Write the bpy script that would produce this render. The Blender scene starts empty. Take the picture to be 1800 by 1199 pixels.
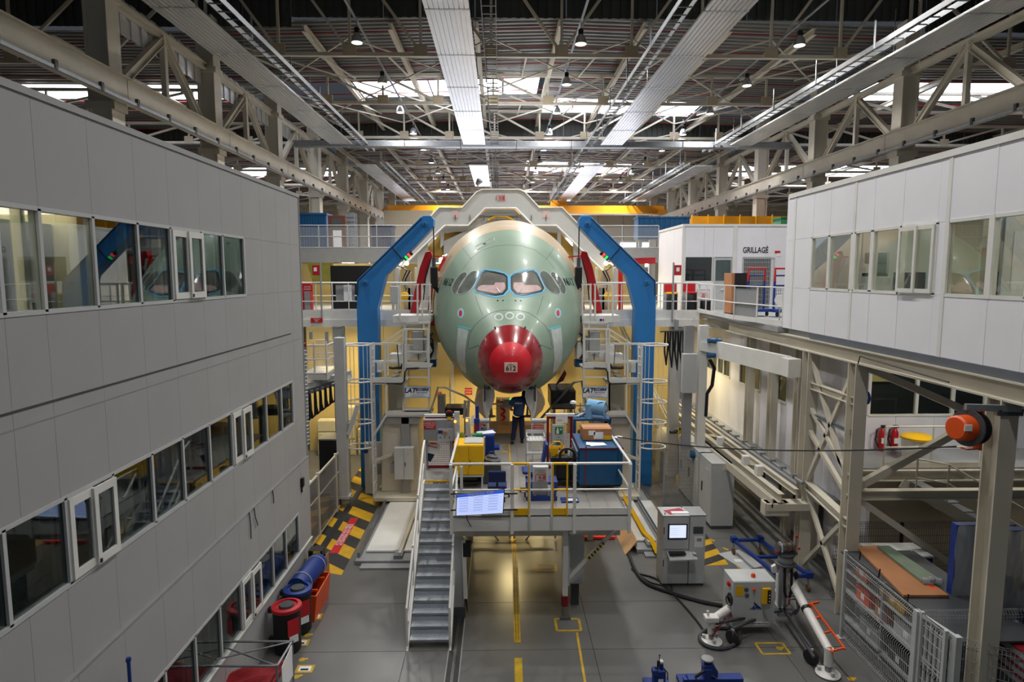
import bpy, bmesh, math, random
from mathutils import Vector, Matrix
from mathutils.bvhtree import BVHTree
random.seed(7)
S = bpy.context.scene
COL = S.collection
V = Vector
# ------------------------------------------------------------------ camera
F, CZ = 1110.0, 8.1
YAW, PITCH = math.radians(1.03), math.radians(6.04)
cd = bpy.data.cameras.new('camera'); cam = bpy.data.objects.new('camera', cd); COL.objects.link(cam)
cam.location = (0, 0, CZ); cam.rotation_euler = (math.pi/2 - PITCH, 0, -YAW)
cd.sensor_width = 36; cd.lens = F/1800*36; cd.clip_end = 400
S.camera = cam
FW = V((math.sin(YAW)*math.cos(PITCH), math.cos(YAW)*math.cos(PITCH), -math.sin(PITCH)))
RT = V((math.cos(YAW), -math.sin(YAW), 0)); UP = RT.cross(FW)
def ray(px, py): return FW*F + RT*(px-900) - UP*(py-599.5)
def at(px, py, Y=None, X=None, Z=None):
    d = ray(px, py); o = V((0, 0, CZ))
    t = Y/d.y if Y is not None else X/d.x if X is not None else (Z-CZ)/d.z
    return o + d*t
# ------------------------------------------------------------------ light and exposure
S.view_settings.view_transform = 'Standard'; S.view_settings.look = 'None'
S.view_settings.gamma = 1; S.view_settings.use_curve_mapping = False
S.view_settings.exposure = 0.1
w = bpy.data.worlds.new('hall_daylight'); S.world = w; w.use_nodes = True
w.node_tree.nodes['Background'].inputs[0].default_value = (0.75, 0.85, 1.0, 1)
w.node_tree.nodes['Background'].inputs[1].default_value = 0.055
LAMP_W, WARM_W = 360.0, 130.0
def area(name, loc, size, power, color=(1, 1, 1), rot=(0, 0, 0), sy=None, spread=180):
    l = bpy.data.lights.new(name, 'AREA'); l.energy = power; l.color = color
    l.shape = 'RECTANGLE' if sy else 'DISK'; l.size = size; l.spread = math.radians(spread)
    if sy: l.size_y = sy
    o = bpy.data.objects.new(name, l); o.location = loc; o.rotation_euler = rot; COL.objects.link(o)
    return o
LAMP_X = (-6.0, 3.4, 12.7)
LAMP_Y = [22+5.75*k for k in range(-3, 10)]
for lx in LAMP_X:
    for i, ly in enumerate(LAMP_Y):
        area('pendant_light', (lx, ly, 17.62), 0.5, LAMP_W*(1.0 if i > 2 else .7 if lx == 3.4 else .3), (1, 0.97, 0.93), spread=150)
# ------------------------------------------------------------------ materials
def lin(c):
    c /= 255.0
    return c/12.92 if c <= 0.04045 else ((c+0.055)/1.055)**2.4
MATS = {}
def mat(name, rgb, rough=0.5, metal=0.0, var=0.08, scale=3.0, bump=0.0, bscale=60.0, emit=0.0, coat=0.0, emit_rgb=None, aniso=None):
    if name in MATS: return MATS[name]
    m = bpy.data.materials.new(name); m.use_nodes = True; nt = m.node_tree; b = nt.nodes['Principled BSDF']
    c = [lin(x) for x in rgb]
    b.inputs['Roughness'].default_value = rough; b.inputs['Metallic'].default_value = metal
    if coat: b.inputs['Coat Weight'].default_value = coat; b.inputs['Coat Roughness'].default_value = 0.08
    if var:
        tc = nt.nodes.new('ShaderNodeTexCoord'); n = nt.nodes.new('ShaderNodeTexNoise')
        n.inputs['Scale'].default_value = scale; n.inputs['Detail'].default_value = 4
        nt.links.new(tc.outputs['Object'], n.inputs['Vector'])
        r = nt.nodes.new('ShaderNodeValToRGB')
        r.color_ramp.elements[0].position = 0.3; r.color_ramp.elements[1].position = 0.7
        r.color_ramp.elements[0].color = (*[x*(1-var) for x in c], 1)
        r.color_ramp.elements[1].color = (*[min(1, x*(1+var)) for x in c], 1)
        nt.links.new(n.outputs['Fac'], r.inputs['Fac']); nt.links.new(r.outputs['Color'], b.inputs['Base Color'])
    else: b.inputs['Base Color'].default_value = (*c, 1)
    if bump:
        tc = nt.nodes.new('ShaderNodeTexCoord'); n = nt.nodes.new('ShaderNodeTexNoise')
        n.inputs['Scale'].default_value = bscale; nt.links.new(tc.outputs['Object'], n.inputs['Vector'])
        bp = nt.nodes.new('ShaderNodeBump'); bp.inputs['Strength'].default_value = bump; bp.inputs['Distance'].default_value = 0.01
        nt.links.new(n.outputs['Fac'], bp.inputs['Height']); nt.links.new(bp.outputs['Normal'], b.inputs['Normal'])
    if emit:
        e = [lin(x) for x in (emit_rgb or rgb)]
        b.inputs['Emission Color'].default_value = (*e, 1); b.inputs['Emission Strength'].default_value = emit
    MATS[name] = m
    return m
def glass(name, tint=(0.75, 0.8, 0.8), refl=1.0, rough=0.0, haze=None):
    m = bpy.data.materials.new(name); m.use_nodes = True; nt = m.node_tree; nt.nodes.clear()
    o = nt.nodes.new('ShaderNodeOutputMaterial'); t = nt.nodes.new('ShaderNodeBsdfTransparent'); g = nt.nodes.new('ShaderNodeBsdfGlossy')
    fr = nt.nodes.new('ShaderNodeFresnel'); fr.inputs[0].default_value = 1.5
    mu = nt.nodes.new('ShaderNodeMath'); mu.operation = 'MULTIPLY'; mu.inputs[1].default_value = refl; mu.use_clamp = True
    mx = nt.nodes.new('ShaderNodeMixShader'); t.inputs[0].default_value = (*tint, 1); g.inputs['Roughness'].default_value = rough
    nt.links.new(fr.outputs[0], mu.inputs[0]); nt.links.new(mu.outputs[0], mx.inputs[0])
    nt.links.new(t.outputs[0], mx.inputs[1]); nt.links.new(g.outputs[0], mx.inputs[2])
    last = mx
    if haze:
        d = nt.nodes.new('ShaderNodeBsdfDiffuse'); d.inputs[0].default_value = (0.8, 0.82, 0.85, 1)
        m2 = nt.nodes.new('ShaderNodeMixShader'); m2.inputs[0].default_value = haze
        nt.links.new(mx.outputs[0], m2.inputs[1]); nt.links.new(d.outputs[0], m2.inputs[2]); last = m2
    nt.links.new(last.outputs[0], o.inputs[0]); MATS[name] = m
    return m
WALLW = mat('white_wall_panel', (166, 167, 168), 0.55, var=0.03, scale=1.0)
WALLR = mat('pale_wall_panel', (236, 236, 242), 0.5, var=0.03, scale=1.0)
WHITE = mat('white_paint', (226, 226, 222), 0.4, var=0.05, scale=2)
CREAM = mat('cream_steel', (206, 200, 184), 0.45, var=0.07, scale=1.2)
CREAMD = mat('aged_cream_steel', (190, 176, 150), 0.5, var=0.12, scale=0.8)
YCREAM = mat('yellow_cream_cladding', (226, 205, 140), 0.45, var=0.06, scale=0.6)
GREY = mat('grey_paint', (150, 152, 154), 0.45, var=0.05)
LGREY = mat('light_grey_paint', (192, 195, 196), 0.42, var=0.04)
DGREY = mat('dark_grey_paint', (70, 73, 77), 0.5, var=0.08)
GALV = mat('galvanised_steel', (150, 155, 160), 0.42, 0.6, var=0.12, scale=6)
STEEL = mat('bare_steel', (150, 150, 150), 0.3, 0.9, var=0.1)
ALU = mat('aluminium_sheet', (212, 213, 214), 0.27, 0.5, var=0.04, scale=0.7)
BLACK = mat('black_plastic', (22, 22, 24), 0.45, var=0.1)
RUBBER = mat('black_rubber', (34, 34, 36), 0.7, var=0.1)
BLUE = mat('gantry_blue', (40, 120, 190), 0.4, var=0.05, scale=1)
DBLUE = mat('cabinet_blue', (18, 80, 126), 0.42, var=0.07)
NBLUE = mat('deep_blue', (16, 52, 132), 0.5, var=0.08)
NAVY = mat('navy_cloth', (60, 80, 122), 0.9, var=0.12, scale=14)
NAVYD = mat('dark_navy_cloth', (34, 44, 74), 0.9, var=0.12, scale=14)
RED = mat('signal_red', (186, 22, 34), 0.4, var=0.06)
DRED = mat('dark_red_frame', (128, 18, 34), 0.45, var=0.08)
SIGNR = mat('sign_red', (196, 26, 40), 0.5, var=0.03)
YEL = mat('signal_yellow', (238, 186, 12), 0.42, var=0.05)
CRANEY = mat('crane_yellow', (240, 160, 22), 0.45, var=0.05, scale=0.5)
ORANGE = mat('bright_orange', (232, 86, 18), 0.4, var=0.06)
CARD = mat('cardboard', (176, 122, 82), 0.85, var=0.08, scale=2)
WOOD = mat('bare_plywood', (206, 168, 126), 0.7, var=0.1, scale=3)
PAPER = mat('paper', (238, 238, 238), 0.8, var=0.0)
GREEN = mat('sign_green', (16, 130, 70), 0.5, var=0.04)
LBLUE = mat('blue_paper_roll', (128, 178, 220), 0.9, var=0.06, scale=8)
SKIN = mat('skin', (200, 148, 118), 0.55, var=0.05)
HAIR = mat('dark_hair', (32, 26, 24), 0.7, var=0.1)
DARKIN = mat('dark_interior', (52, 54, 56), 0.7, var=0.1)
CREAMIN = mat('cream_interior', (232, 226, 196), 0.6, var=0.04)
PRIMER = mat('green_primer', (128, 150, 133), 0.42, var=0.05, scale=1.3, coat=0.08)
BRONZE = mat('bronze_composite', (176, 158, 128), 0.4, 0.1, var=0.08, scale=1.5, coat=0.1)
RADOME = mat('gloss_radome_shaded', (140, 7, 22), 0.25, var=0.04, coat=0.5)  # darker red paints in the dim rim of the radome
RADLIT = mat('red_nose_cap', (212, 18, 40), 0.42, var=0.03, coat=0.25)  # brighter copy of the radome red, paints in its bright centre
SEAM = mat('dark_seam', (72, 84, 78), 0.6, var=0)
BTAPE = mat('blue_masking', (84, 172, 214), 0.6, var=0.1, scale=25)
CLAD = mat('dark_cladding', (72, 76, 72), 0.5, 0.2, var=0.08, scale=1)
DECKM = mat('roof_deck_steel', (128, 128, 126), 0.42, 0.5, var=0.12, scale=0.6)
PIPER = mat('sprinkler_red', (150, 24, 30), 0.5, var=0.05)
SKYL = mat('skylight_daylight', (235, 240, 255), 0.5, var=0, emit=6.0)
TUBE = mat('fluorescent_tube', (255, 240, 205), 0.5, var=0, emit=9.0)
BEIGE = mat('beige_wall', (206, 194, 172), 0.6, var=0.05, scale=0.4)
GLASSD = glass('window_glass', (0.7, 0.75, 0.75), 0.6)
GLASSR = glass('clear_window_glass', (0.88, 0.9, 0.88), 0.35)
PLEXI = glass('clear_plastic', (0.82, 0.84, 0.84), 1.0, 0.05, 0.12)
FILM = glass('clear_wrap_film', (0.8, 0.86, 0.95), 2.2, 0.12, 0.3)
SCREEN = mat('lit_screen', (190, 205, 250), 0.3, var=0, emit=0.85)
# ------------------------------------------------------------------ mesh builder
ORG = {}
TEXTS = []
def frame(d, up=(0, 0, 1)):
    d = d.normalized(); u = V(up)
    if abs(d.dot(u)) > 0.98: u = V((0, 1, 0)) if abs(d.y) < 0.9 else V((1, 0, 0))
    s = d.cross(u).normalized(); return d, s, s.cross(d).normalized()
class MB:
    def __init__(self): self.v = []; self.f = []; self.mi = []; self.cur = 0
    def _add(self, vs, fs):
        n = len(self.v); self.v += [tuple(x) for x in vs]
        for f in fs: self.f.append([i+n for i in f]); self.mi.append(self.cur)
        return self
    BF = [(0, 3, 2, 1), (4, 5, 6, 7), (0, 1, 5, 4), (1, 2, 6, 5), (2, 3, 7, 6), (3, 0, 4, 7)]
    def box(self, x0, y0, z0, x1, y1, z1):
        return self._add([(x0, y0, z0), (x1, y0, z0), (x1, y1, z0), (x0, y1, z0), (x0, y0, z1), (x1, y0, z1), (x1, y1, z1), (x0, y1, z1)], MB.BF)
    def cbox(self, c, sx, sy, sz, rz=0.0):
        ca, sa = math.cos(rz), math.sin(rz); vs = []
        for z in (-.5, .5):
            for x, y in ((-.5, -.5), (.5, -.5), (.5, .5), (-.5, .5)):
                X, Y = x*sx, y*sy; vs.append((c[0]+X*ca-Y*sa, c[1]+X*sa+Y*ca, c[2]+z*sz))
        return self._add(vs, MB.BF)
    def bar(self, p, q, w, h=None, up=(0, 0, 1)):
        p, q = V(p), V(q); h = h or w; d, s, u = frame(q-p, up); vs = []
        for e in (p, q):
            for a, b in ((-1, -1), (1, -1), (1, 1), (-1, 1)): vs.append(e+s*a*w/2+u*b*h/2)
        return self._add(vs, MB.BF)
    def ibeam(self, p, q, h, w, t=0.03, up=(0, 0, 1)):
        p, q = V(p), V(q); d, s, u = frame(q-p, up)
        self.bar(p, q, t, h-2*t, up)
        for k in (-1, 1): o = u*k*(h-t)/2; self.bar(p+o, q+o, w, t, up)
        return self
    def tube(self, p, q, r, n=8, r2=None):
        p, q = V(p), V(q); r2 = r if r2 is None else r2; d, s, u = frame(q-p); vs = []
        for e, rr in ((p, r), (q, r2)):
            for i in range(n): a = 2*math.pi*i/n; vs.append(e+(s*math.cos(a)+u*math.sin(a))*rr)
        return self._add(vs, [[i, (i+1) % n, n+(i+1) % n, n+i] for i in range(n)]+[list(range(n))[::-1], list(range(n, 2*n))])
    def path(self, pts, r, n=6, closed=False):
        pts = [V(p) for p in pts]; m = len(pts); vs = []; prev = None
        for i, p in enumerate(pts):
            a = pts[i-1] if i or closed else p; b = pts[(i+1) % m] if i < m-1 or closed else p
            d = (b-a); d = d.normalized() if d.length > 1e-9 else V((0, 0, 1))
            if prev is None: _, s, u = frame(d)
            else:
                s = prev-d*prev.dot(d); s = s.normalized() if s.length > 1e-6 else frame(d)[1]; u = s.cross(d)
            prev = s
            for k in range(n): t = 2*math.pi*k/n; vs.append(p+(s*math.cos(t)+u*math.sin(t))*r)
        fs = []
        for i in range(m if closed else m-1):
            j = (i+1) % m
            fs += [[i*n+k, i*n+(k+1) % n, j*n+(k+1) % n, j*n+k] for k in range(n)]
        if not closed: fs += [list(range(n))[::-1], list(range((m-1)*n, m*n))]
        return self._add(vs, fs)
    def prism(self, poly, vec):
        poly = [V(p) for p in poly]; vec = V(vec); n = len(poly)
        return self._add(poly+[p+vec for p in poly], [list(range(n))[::-1], list(range(n, 2*n))]+[[i, (i+1) % n, n+(i+1) % n, n+i] for i in range(n)])
    def lathe(self, prof, o, ax=(0, 0, 1), n=16):
        o = V(o); d, s, u = frame(V(ax)); vs = []
        for r, t in prof:
            for i in range(n): a = 2*math.pi*i/n; vs.append(o+d*t+(s*math.cos(a)+u*math.sin(a))*max(r, 1e-4))
        m = len(prof)
        fs = [[j*n+i, j*n+(i+1) % n, (j+1)*n+(i+1) % n, (j+1)*n+i] for j in range(m-1) for i in range(n)]
        return self._add(vs, fs+[list(range(n))[::-1], list(range((m-1)*n, m*n))])
    def quad(self, a, b, c, d, t=None, vec=None):
        if t is None: return self._add([a, b, c, d], [(0, 1, 2, 3)])
        a, b, c, d = map(V, (a, b, c, d)); nrm = (b-a).cross(d-a).normalized()*t
        return self.prism([a, b, c, d], nrm)
    def torus(self, c, ax, R, r, n=16, k=6, a0=0.0, a1=2*math.pi):
        d, s, u = frame(V(ax)); full = abs(a1-a0-2*math.pi) < 1e-6; m = n if full else n+1
        return self.path([V(c)+(s*math.cos(a0+(a1-a0)*i/n)+u*math.sin(a0+(a1-a0)*i/n))*R for i in range(m)], r, k, full)
    def build(self, name, m, parent=None, smooth=False, bev=0.0, kind=None, label=None, loc=None):
        me = bpy.data.meshes.new(name)
        if parent is not None: org = ORG[parent.name]
        elif loc is not None: org = V(loc)
        else:
            xs, ys, zs = zip(*self.v); org = V(((min(xs)+max(xs))/2, (min(ys)+max(ys))/2, min(zs)))
        me.from_pydata([(x-org.x, y-org.y, z-org.z) for x, y, z in self.v], [], self.f)
        bm = bmesh.new(); bm.from_mesh(me); bmesh.ops.recalc_face_normals(bm, faces=bm.faces)
        bm.to_mesh(me); bm.free()
        ms = m if isinstance(m, (list, tuple)) else [m]
        for x in ms: me.materials.append(x)
        if len(ms) > 1: me.polygons.foreach_set('material_index', self.mi)
        if smooth:
            me.polygons.foreach_set('use_smooth', [True]*len(me.polygons))
            try: me.set_sharp_from_angle(angle=math.radians(42))
            except Exception: pass
        o = bpy.data.objects.new(name, me); COL.objects.link(o)
        if parent is not None: o.parent = parent
        else: o.location = org
        ORG[o.name] = org
        if bev:
            b = o.modifiers.new('edge', 'BEVEL'); b.width = bev; b.segments = 2; b.limit_method = 'ANGLE'
        if kind: o['kind'] = kind
        if label: o['label'] = label
        return o
def thing(name, label, cat, loc, group=None, kind=None):
    o = bpy.data.objects.new(name, None); COL.objects.link(o); o.location = loc; o.empty_display_size = 0.1
    ORG[o.name] = V(loc)
    if label: o['label'] = label
    if cat: o['category'] = cat
    if group: o['group'] = group
    if kind: o['kind'] = kind
    return o
def tag(o, label, cat, group=None, kind=None):
    o['label'] = label
    if cat: o['category'] = cat
    if group: o['group'] = group
    if kind: o['kind'] = kind
    return o
def dup(root, loc, rz=0.0, label=None, group=None):
    r = root.copy(); COL.objects.link(r); r.location = loc; r.rotation_euler = (0, 0, rz); ORG[r.name] = V(loc)
    if label: r['label'] = label
    if group: r['group'] = group
    for ch in list(root.children):
        c = ch.copy(); COL.objects.link(c); c.parent = r
        for g in list(ch.children):
            d = g.copy(); COL.objects.link(d); d.parent = c
    return r
def bx(name, m, parent, x0, y0, z0, x1, y1, z1, bev=0.0, **k): return MB().box(x0, y0, z0, x1, y1, z1).build(name, m, parent, bev=bev, **k)
def text(body, loc, size, m, parent, name='lettering', rot=(math.pi/2, 0, 0), align='CENTER', ext=0.003, bold=0.0, sx=1.0, shear=0.0):
    c = bpy.data.curves.new(name, 'FONT'); c.body = body; c.size = size; c.align_x = align; c.align_y = 'CENTER'
    c.extrude = ext; c.offset = bold; c.resolution_u = 3; c.shear = shear; c.materials.append(m)
    o = bpy.data.objects.new(name, c); COL.objects.link(o); o.parent = parent
    o.location = V(loc)-ORG[parent.name]; o.rotation_euler = rot; o.scale = (sx, 1, 1); ORG[o.name] = ORG[parent.name]; TEXTS.append(o)
    return o
def lerp(a, b, t): return a+(b-a)*t
def railing(name, label, cat, pts, h=1.1, m=None, rails=(0.5, 1.0), spacing=1.2, r=0.022, toe=0.0, posts=None, group=None, parent=None):
    """tubular railing along base points: every post and rail a part"""
    m = m or WHITE; pts = [V(p) for p in pts]
    t = parent or thing(name, label, cat, pts[0], group)
    for k in rails: MB().path([p+V((0, 0, h*k)) for p in pts], r).build('top_rail' if k == 1.0 else 'mid_rail', m, t, smooth=True)
    for a, b in zip(pts[:-1], pts[1:]):
        n = max(1, round((b-a).length/spacing))
        for i in range(n+1):
            if i == 0 and a is not pts[0]: continue
            p = a.lerp(b, i/n); MB().tube(p, p+V((0, 0, h)), r, 6).build('post', m, t, smooth=True)
        if toe:
            MB().bar(a+V((0, 0, toe/2)), b+V((0, 0, toe/2)), 0.012, toe).build('toe_board', m, t)
    return t
def wires(mb, o, u, v, nu, nv, r=0.004):
    """wire mesh over the parallelogram o, o+u, o+v"""
    o, u, v = V(o), V(u), V(v)
    for i in range(nu+1): mb.bar(o+u*(i/nu), o+u*(i/nu)+v, r*2)
    for j in range(nv+1): mb.bar(o+v*(j/nv), o+v*(j/nv)+u, r*2)
    return mb
# ================================================================== THE HALL
CONC = mat('concrete_floor', (106, 106, 105), 0.3, var=0.13, scale=0.6, bump=0.02, bscale=9)
fl = thing('floor', 'grey polished concrete hall floor', None, (0, 10, 0), kind='structure')
DK = mat('joint_filler', (52, 52, 52), 0.8, var=0)
bx('subfloor', DK, fl, -40, -6, -0.3, 46, 92, -0.012)
xs = [-40, -12, -5.2, -2.05, 2.0, 6.1, 9.4, 20, 46]; ys = [-6, 8.5, 12.9, 14.9, 18.6, 24, 34, 60, 92]
for a, b in zip(xs[:-1], xs[1:]):
    for c, d in zip(ys[:-1], ys[1:]):
        bx('floor_slab', CONC, fl, a+.006, c+.006, -0.2, b-.006, d-.006, 0)
# rear and side walls
rear = thing('wall_rear', 'beige cladding wall closing the far end of the hall', None, (2.75, 90, 0), kind='structure')
for i in range(24):
    x = -40+i*86/24
    bx('cladding_sheet', BEIGE, rear, x+.03, 90, 0, x+86/24-.03, 90.3, 22)
for nm, x in (('wall_left_far', -38.3), ('wall_right_far', 44)):
    s = thing(nm, 'beige side wall of the neighbouring bay', None, (x, 40, 0), kind='structure')
    for i in range(12): bx('cladding_sheet', BEIGE, s, x, -5+i*8+.03, 0, x+.3, -5+i*8+7.97, 24)
# ------------------------------------------------------------------ roof
RX, SL = 2.75, 0.028
ROOF = [(-6, 29.8, 22.6), (29.8, 49.5, 19.75), (49.5, 90, 18.7)]
ceil = thing('ceiling', 'grey corrugated steel roof deck over the hall', None, (RX, 30, 18), kind='structure')
def roofz(x, z): return z - abs(x-RX)*SL if -13.4 < x < 18.9 else z-16*SL-0.4
def corr(mb, x0, x1, y0, y1, z, n):
    "corrugated sheet with ribs along x"
    dy = (y1-y0)/n
    pr = []
    for i in range(n):
        a = y0+i*dy
        pr += [(a, 0), (a+dy*.4, 0), (a+dy*.5, .09), (a+dy*.9, .09)]
    pr.append((y1, 0))
    for (a, h), (b, k) in zip(pr[:-1], pr[1:]):
        mb.quad((x0, a, roofz(x0, z)+h), (x1, a, roofz(x1, z)+h), (x1, b, roofz(x1, z)+k), (x0, b, roofz(x0, z)+k))
# skylights: (x0,x1,y0,y1,z of its roof)
SKY = [(-8.8, RX-.35, 38.9, 42.4, 19.75), (RX+.2, 13.6, 43.3, 47.0, 19.75), (RX-.3, 12.5, 61.0, 66.5, 18.7),
       (-30, -15.2, 38.0, 41.0, 19.75), (21.5, 34, 36.8, 40.5, 19.75), (-26, -15, 60, 65, 18.7), (22, 36, 58, 63, 18.7)]
for ri, (y0, y1, z) in enumerate(ROOF):
    cells_x = [(-38, -13.4), (-13.35, RX), (RX, 18.85), (18.9, 44)]
    for (x0, x1) in cells_x:
        ny = max(1, round((y1-y0)/6.6)); st = (y1-y0)/ny
        for k in range(ny):
            a, b = y0+k*st, y0+(k+1)*st
            cuts = [(s[2], s[3]) for s in SKY if s[4] == z and s[0] >= x0-.6 and s[1] <= x1+.6 and not (s[3] <= a or s[2] >= b)]
            segs = [(a, b)]
            for c0, c1 in cuts:
                ns = []
                for p, q in segs:
                    if c1 <= p or c0 >= q: ns.append((p, q))
                    else:
                        if c0 > p: ns.append((p, c0))
                        if c1 < q: ns.append((c1, q))
                segs = ns
            for p, q in segs:
                if q-p < .2: continue
                mb = MB(); corr(mb, x0, x1, p, q, z, max(1, int((q-p)/(.42 if ri == 1 else .8))))
                mb.build('roof_sheet', DECKM, ceil)
    # red pipes and purlins across the bay
    if ri:
        yy = y0+1.1
        while yy < min(y1, 84):
            for (x0, x1) in ((-13.3, RX), (RX, 18.8)):
                MB().tube((x0, yy, roofz(x0, z)-.16), (x1, yy, roofz(x1, z)-.16), .03, 6).build('red_pipe', PIPER, ceil)
            for (x0, x1) in ((-38, -13.5), (19, 44)):
                MB().tube((x0, yy, roofz(x0, z)-.16), (x1, yy, roofz(x1, z)-.16), .03, 6).build('red_pipe', PIPER, ceil)
            yy += 2.5
        x = RX-15.4
        while x < 19:   # rafters along the bay
            MB().ibeam((x, y0, roofz(x, z)-.35), (x, y1, roofz(x, z)-.35), .3, .22).build('rafter', CREAM, ceil)
            x += 3.85
        for x in (-33, -27, -20, 24, 31, 38):
            MB().ibeam((x, y0, roofz(x, z)-.35), (x, y1, roofz(x, z)-.35), .3, .22).build('rafter', CREAM, ceil)
for (x0, x1, y0, y1, z) in SKY:
    n = max(3, round((x1-x0)/2.2)); st = (x1-x0)/n
    for i in range(n):
        a, b = x0+i*st+.05, x0+(i+1)*st-.05
        MB().prism([(a, y0, roofz(a, z)+.02), (b, y0, roofz(b, z)+.02), (b, y1, roofz(b, z)+.02), (a, y1, roofz(a, z)+.02)], (0, 0, .05)).build('skylight_pane', SKYL, ceil)
# vertical dark cladding at the roof steps
for y, z0, z1 in ((29.8, 19.55, 22.8), (49.5, 18.35, 19.9)):
    for i in range(20):
        x = -38+i*4.1
        mb = MB(); n = 10
        for k in range(n):
            a = x+k*4.05/n; d = .4
            mb.box(a, y-.1, z0-(.45 if not -13.4 < x < 18 else 0), a+d*.55, y+.03, z1); mb.box(a+d*.55, y-.03, z0-(.45 if not -13.4 < x < 18 else 0), a+.405, y+.05, z1)
        mb.build('step_cladding', CLAD, ceil)
# ------------------------------------------------------------------ steel frame
COLX = (-13.0, 18.5)
def steel_column(x, y, z0=0, z1=19.4, wx=.75, wy=.55):
    c = thing('steel_column', 'cream boxed steel column of the hall frame', None, (x, y, z0), kind='structure')
    bx('web_plate', CREAM, c, x-wx/2+.06, y-wy/2, z0, x+wx/2-.06, y+wy/2, z1)
    for s in (-1, 1): bx('flange', CREAM, c, x+s*(wx/2-.03)-.03, y-wy/2-.08, z0, x+s*(wx/2-.03)+.03, y+wy/2+.08, z1)
    for z in (13.7, 17.2): bx('bracket', CREAM, c, x-wx/2-.1, y-wy/2-.1, z-.25, x+wx/2+.1, y+wy/2+.1, z)
    return c
for x in COLX:
    for y in (21.8, 29.5, 37.5, 45.5, 53.5, 61.5, 69.5, 77.5, 85): steel_column(x, y)
def roof_truss(y, zb, zt, x0=-13, x1=18.5, n=10, r=.07):
    t = thing('roof_truss', 'cream lattice roof truss across the bay', None, (RX, y, zb), kind='structure')
    MB().bar((x0, y, zb), (x1, y, zb), .18, .16).build('bottom_chord', CREAM, t)
    MB().bar((x0, y, zt-.1), (x1, y, zt-.1), .18, .16).build('top_chord', CREAM, t)
    st = (x1-x0)/n
    for i in range(n+1):
        x = x0+i*st
        MB().bar((x, y, zb), (x, y, zt-.1), .11).build('upright', CREAM, t)
        MB().box(x-.3, y-.11, zb-.06, x+.3, y-.06, zb+.42).build('gusset', CREAMD, t)
        if i < n:
            xa, xb = (x, x+st) if i >= n/2 else (x+st, x)
            MB().bar((xa, y, zb+.1), (xb, y, zt-.15), .12).build('diagonal', CREAM, t)
for y, zb, zt in ((21.5, 17.65, 22.4), (29.5, 17.85, 22.4), (37.5, 17.85, 19.5), (45.5, 17.6, 19.5), (53.5, 17.0, 18.5), (61.5, 16.95, 18.5), (69.5, 16.95, 18.5), (77.5, 16.95, 18.5), (85, 16.95, 18.5)):
    roof_truss(y, zb, zt)
    if y > 25:
        for x0, x1 in ((-38, -13.4), (18.9, 44)): roof_truss(y, zb-.4, zt-.9, x0, x1, 6)
# wind bracing rods in the roof plane
wb = thing('roof_bracing', 'thin cream bracing rods crossing below the roof', None, (RX, 40, 17.9), kind='structure')
for y0, y1 in ((29.5, 37.5), (37.5, 45.5), (45.5, 53.5), (53.5, 61.5), (61.5, 69.5)):
    for i in range(5):
        x = -13+i*6.3
        for a, b in ((x, x+6.3), (x+6.3, x)):
            MB().bar((a, y0, 18.6 if y1 < 50 else 17.9), (b, y1, 18.6 if y1 < 50 else 17.9), .06).build('bracing_rod', CREAM, wb)
for y0, y1 in ((29.5, 37.5), (37.5, 45.5), (53.5, 61.5), (61.5, 69.5), (69.5, 77.5)):
    for i in range(10):
        x = -11.4+i*3.15
        MB().bar((x, y0, 17.9 if y0 < 50 else 17.1), (x, y1, 19.2 if y0 < 50 else 18.3), .07).build('bracing_rod', CREAM, wb)
# longitudinal lattice between the columns of each row, with crane rail
for x, s in ((-13.0, 1), (18.5, -1)):
    g = thing('column_bracing', 'cream cross bracing along the column row', None, (x, 40, 14), kind='structure')
    ys = [21.8, 29.5, 37.5, 45.5, 53.5, 61.5, 69.5]
    for a, b in zip(ys[:-1], ys[1:]):
        m_ = (a+b)/2
        MB().ibeam((x, a, 13.9), (x, m_, 17.1), .3, .22).build('brace', CREAM, g); MB().ibeam((x, b, 13.9), (x, m_, 17.1), .3, .22).build('brace', CREAM, g)
        MB().ibeam((x, a, 17.2), (x, b, 17.2), .3, .22).build('tie_beam', CREAM, g)
        MB().bar((x, m_, 14.2), (x, m_, 17.2), .2).build('hanger', CREAM, g)
    cr = thing('crane_rail_beam', 'long cream overhead crane rail beam along the column row', None, (x+s*.7, 40, 13.9), kind='structure')
    for y0, y1 in [(-2, 6)]+[(6+7.9*k, 6+7.9*(k+1)) for k in range(9)]:
        MB().ibeam((x+s*.7, y0+.02, 14.1), (x+s*.7, y1-.02, 14.1), .8, .34, .04).build('beam_length', CREAM, cr)
        MB().bar((x+s*.7, y0, 14.53), (x+s*.7, y1, 14.53), .07, .06).build('rail', STEEL, cr)
        for k in range(4):
            y = y0+k*2; MB().box(x+s*.98-.05, y, 13.62, x+s*.98+.05, y+.12, 13.86).build('conductor_clip', DGREY, cr)
        MB().bar((x+s*.98, y0, 13.66), (x+s*.98, y1, 13.66), .06, .1).build('conductor_rail', GALV, cr)
# big galvanised duct crossing the bay
d = thing('cross_duct', 'grey galvanised duct running across the bay under the trusses', 'duct', (RX, 41, 16.1))
for i in range(9):
    x = -13+i*3.5; bx('duct_length', GALV, d, x+.015, 40.7, 16.05, x+3.485, 41.3, 16.42, .03)
for x in (-10, -3, 4, 11): MB().tube((x, 41, 16.4), (x, 41, 17.9), .015, 5).build('hanger_rod', STEEL, d)
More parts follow.
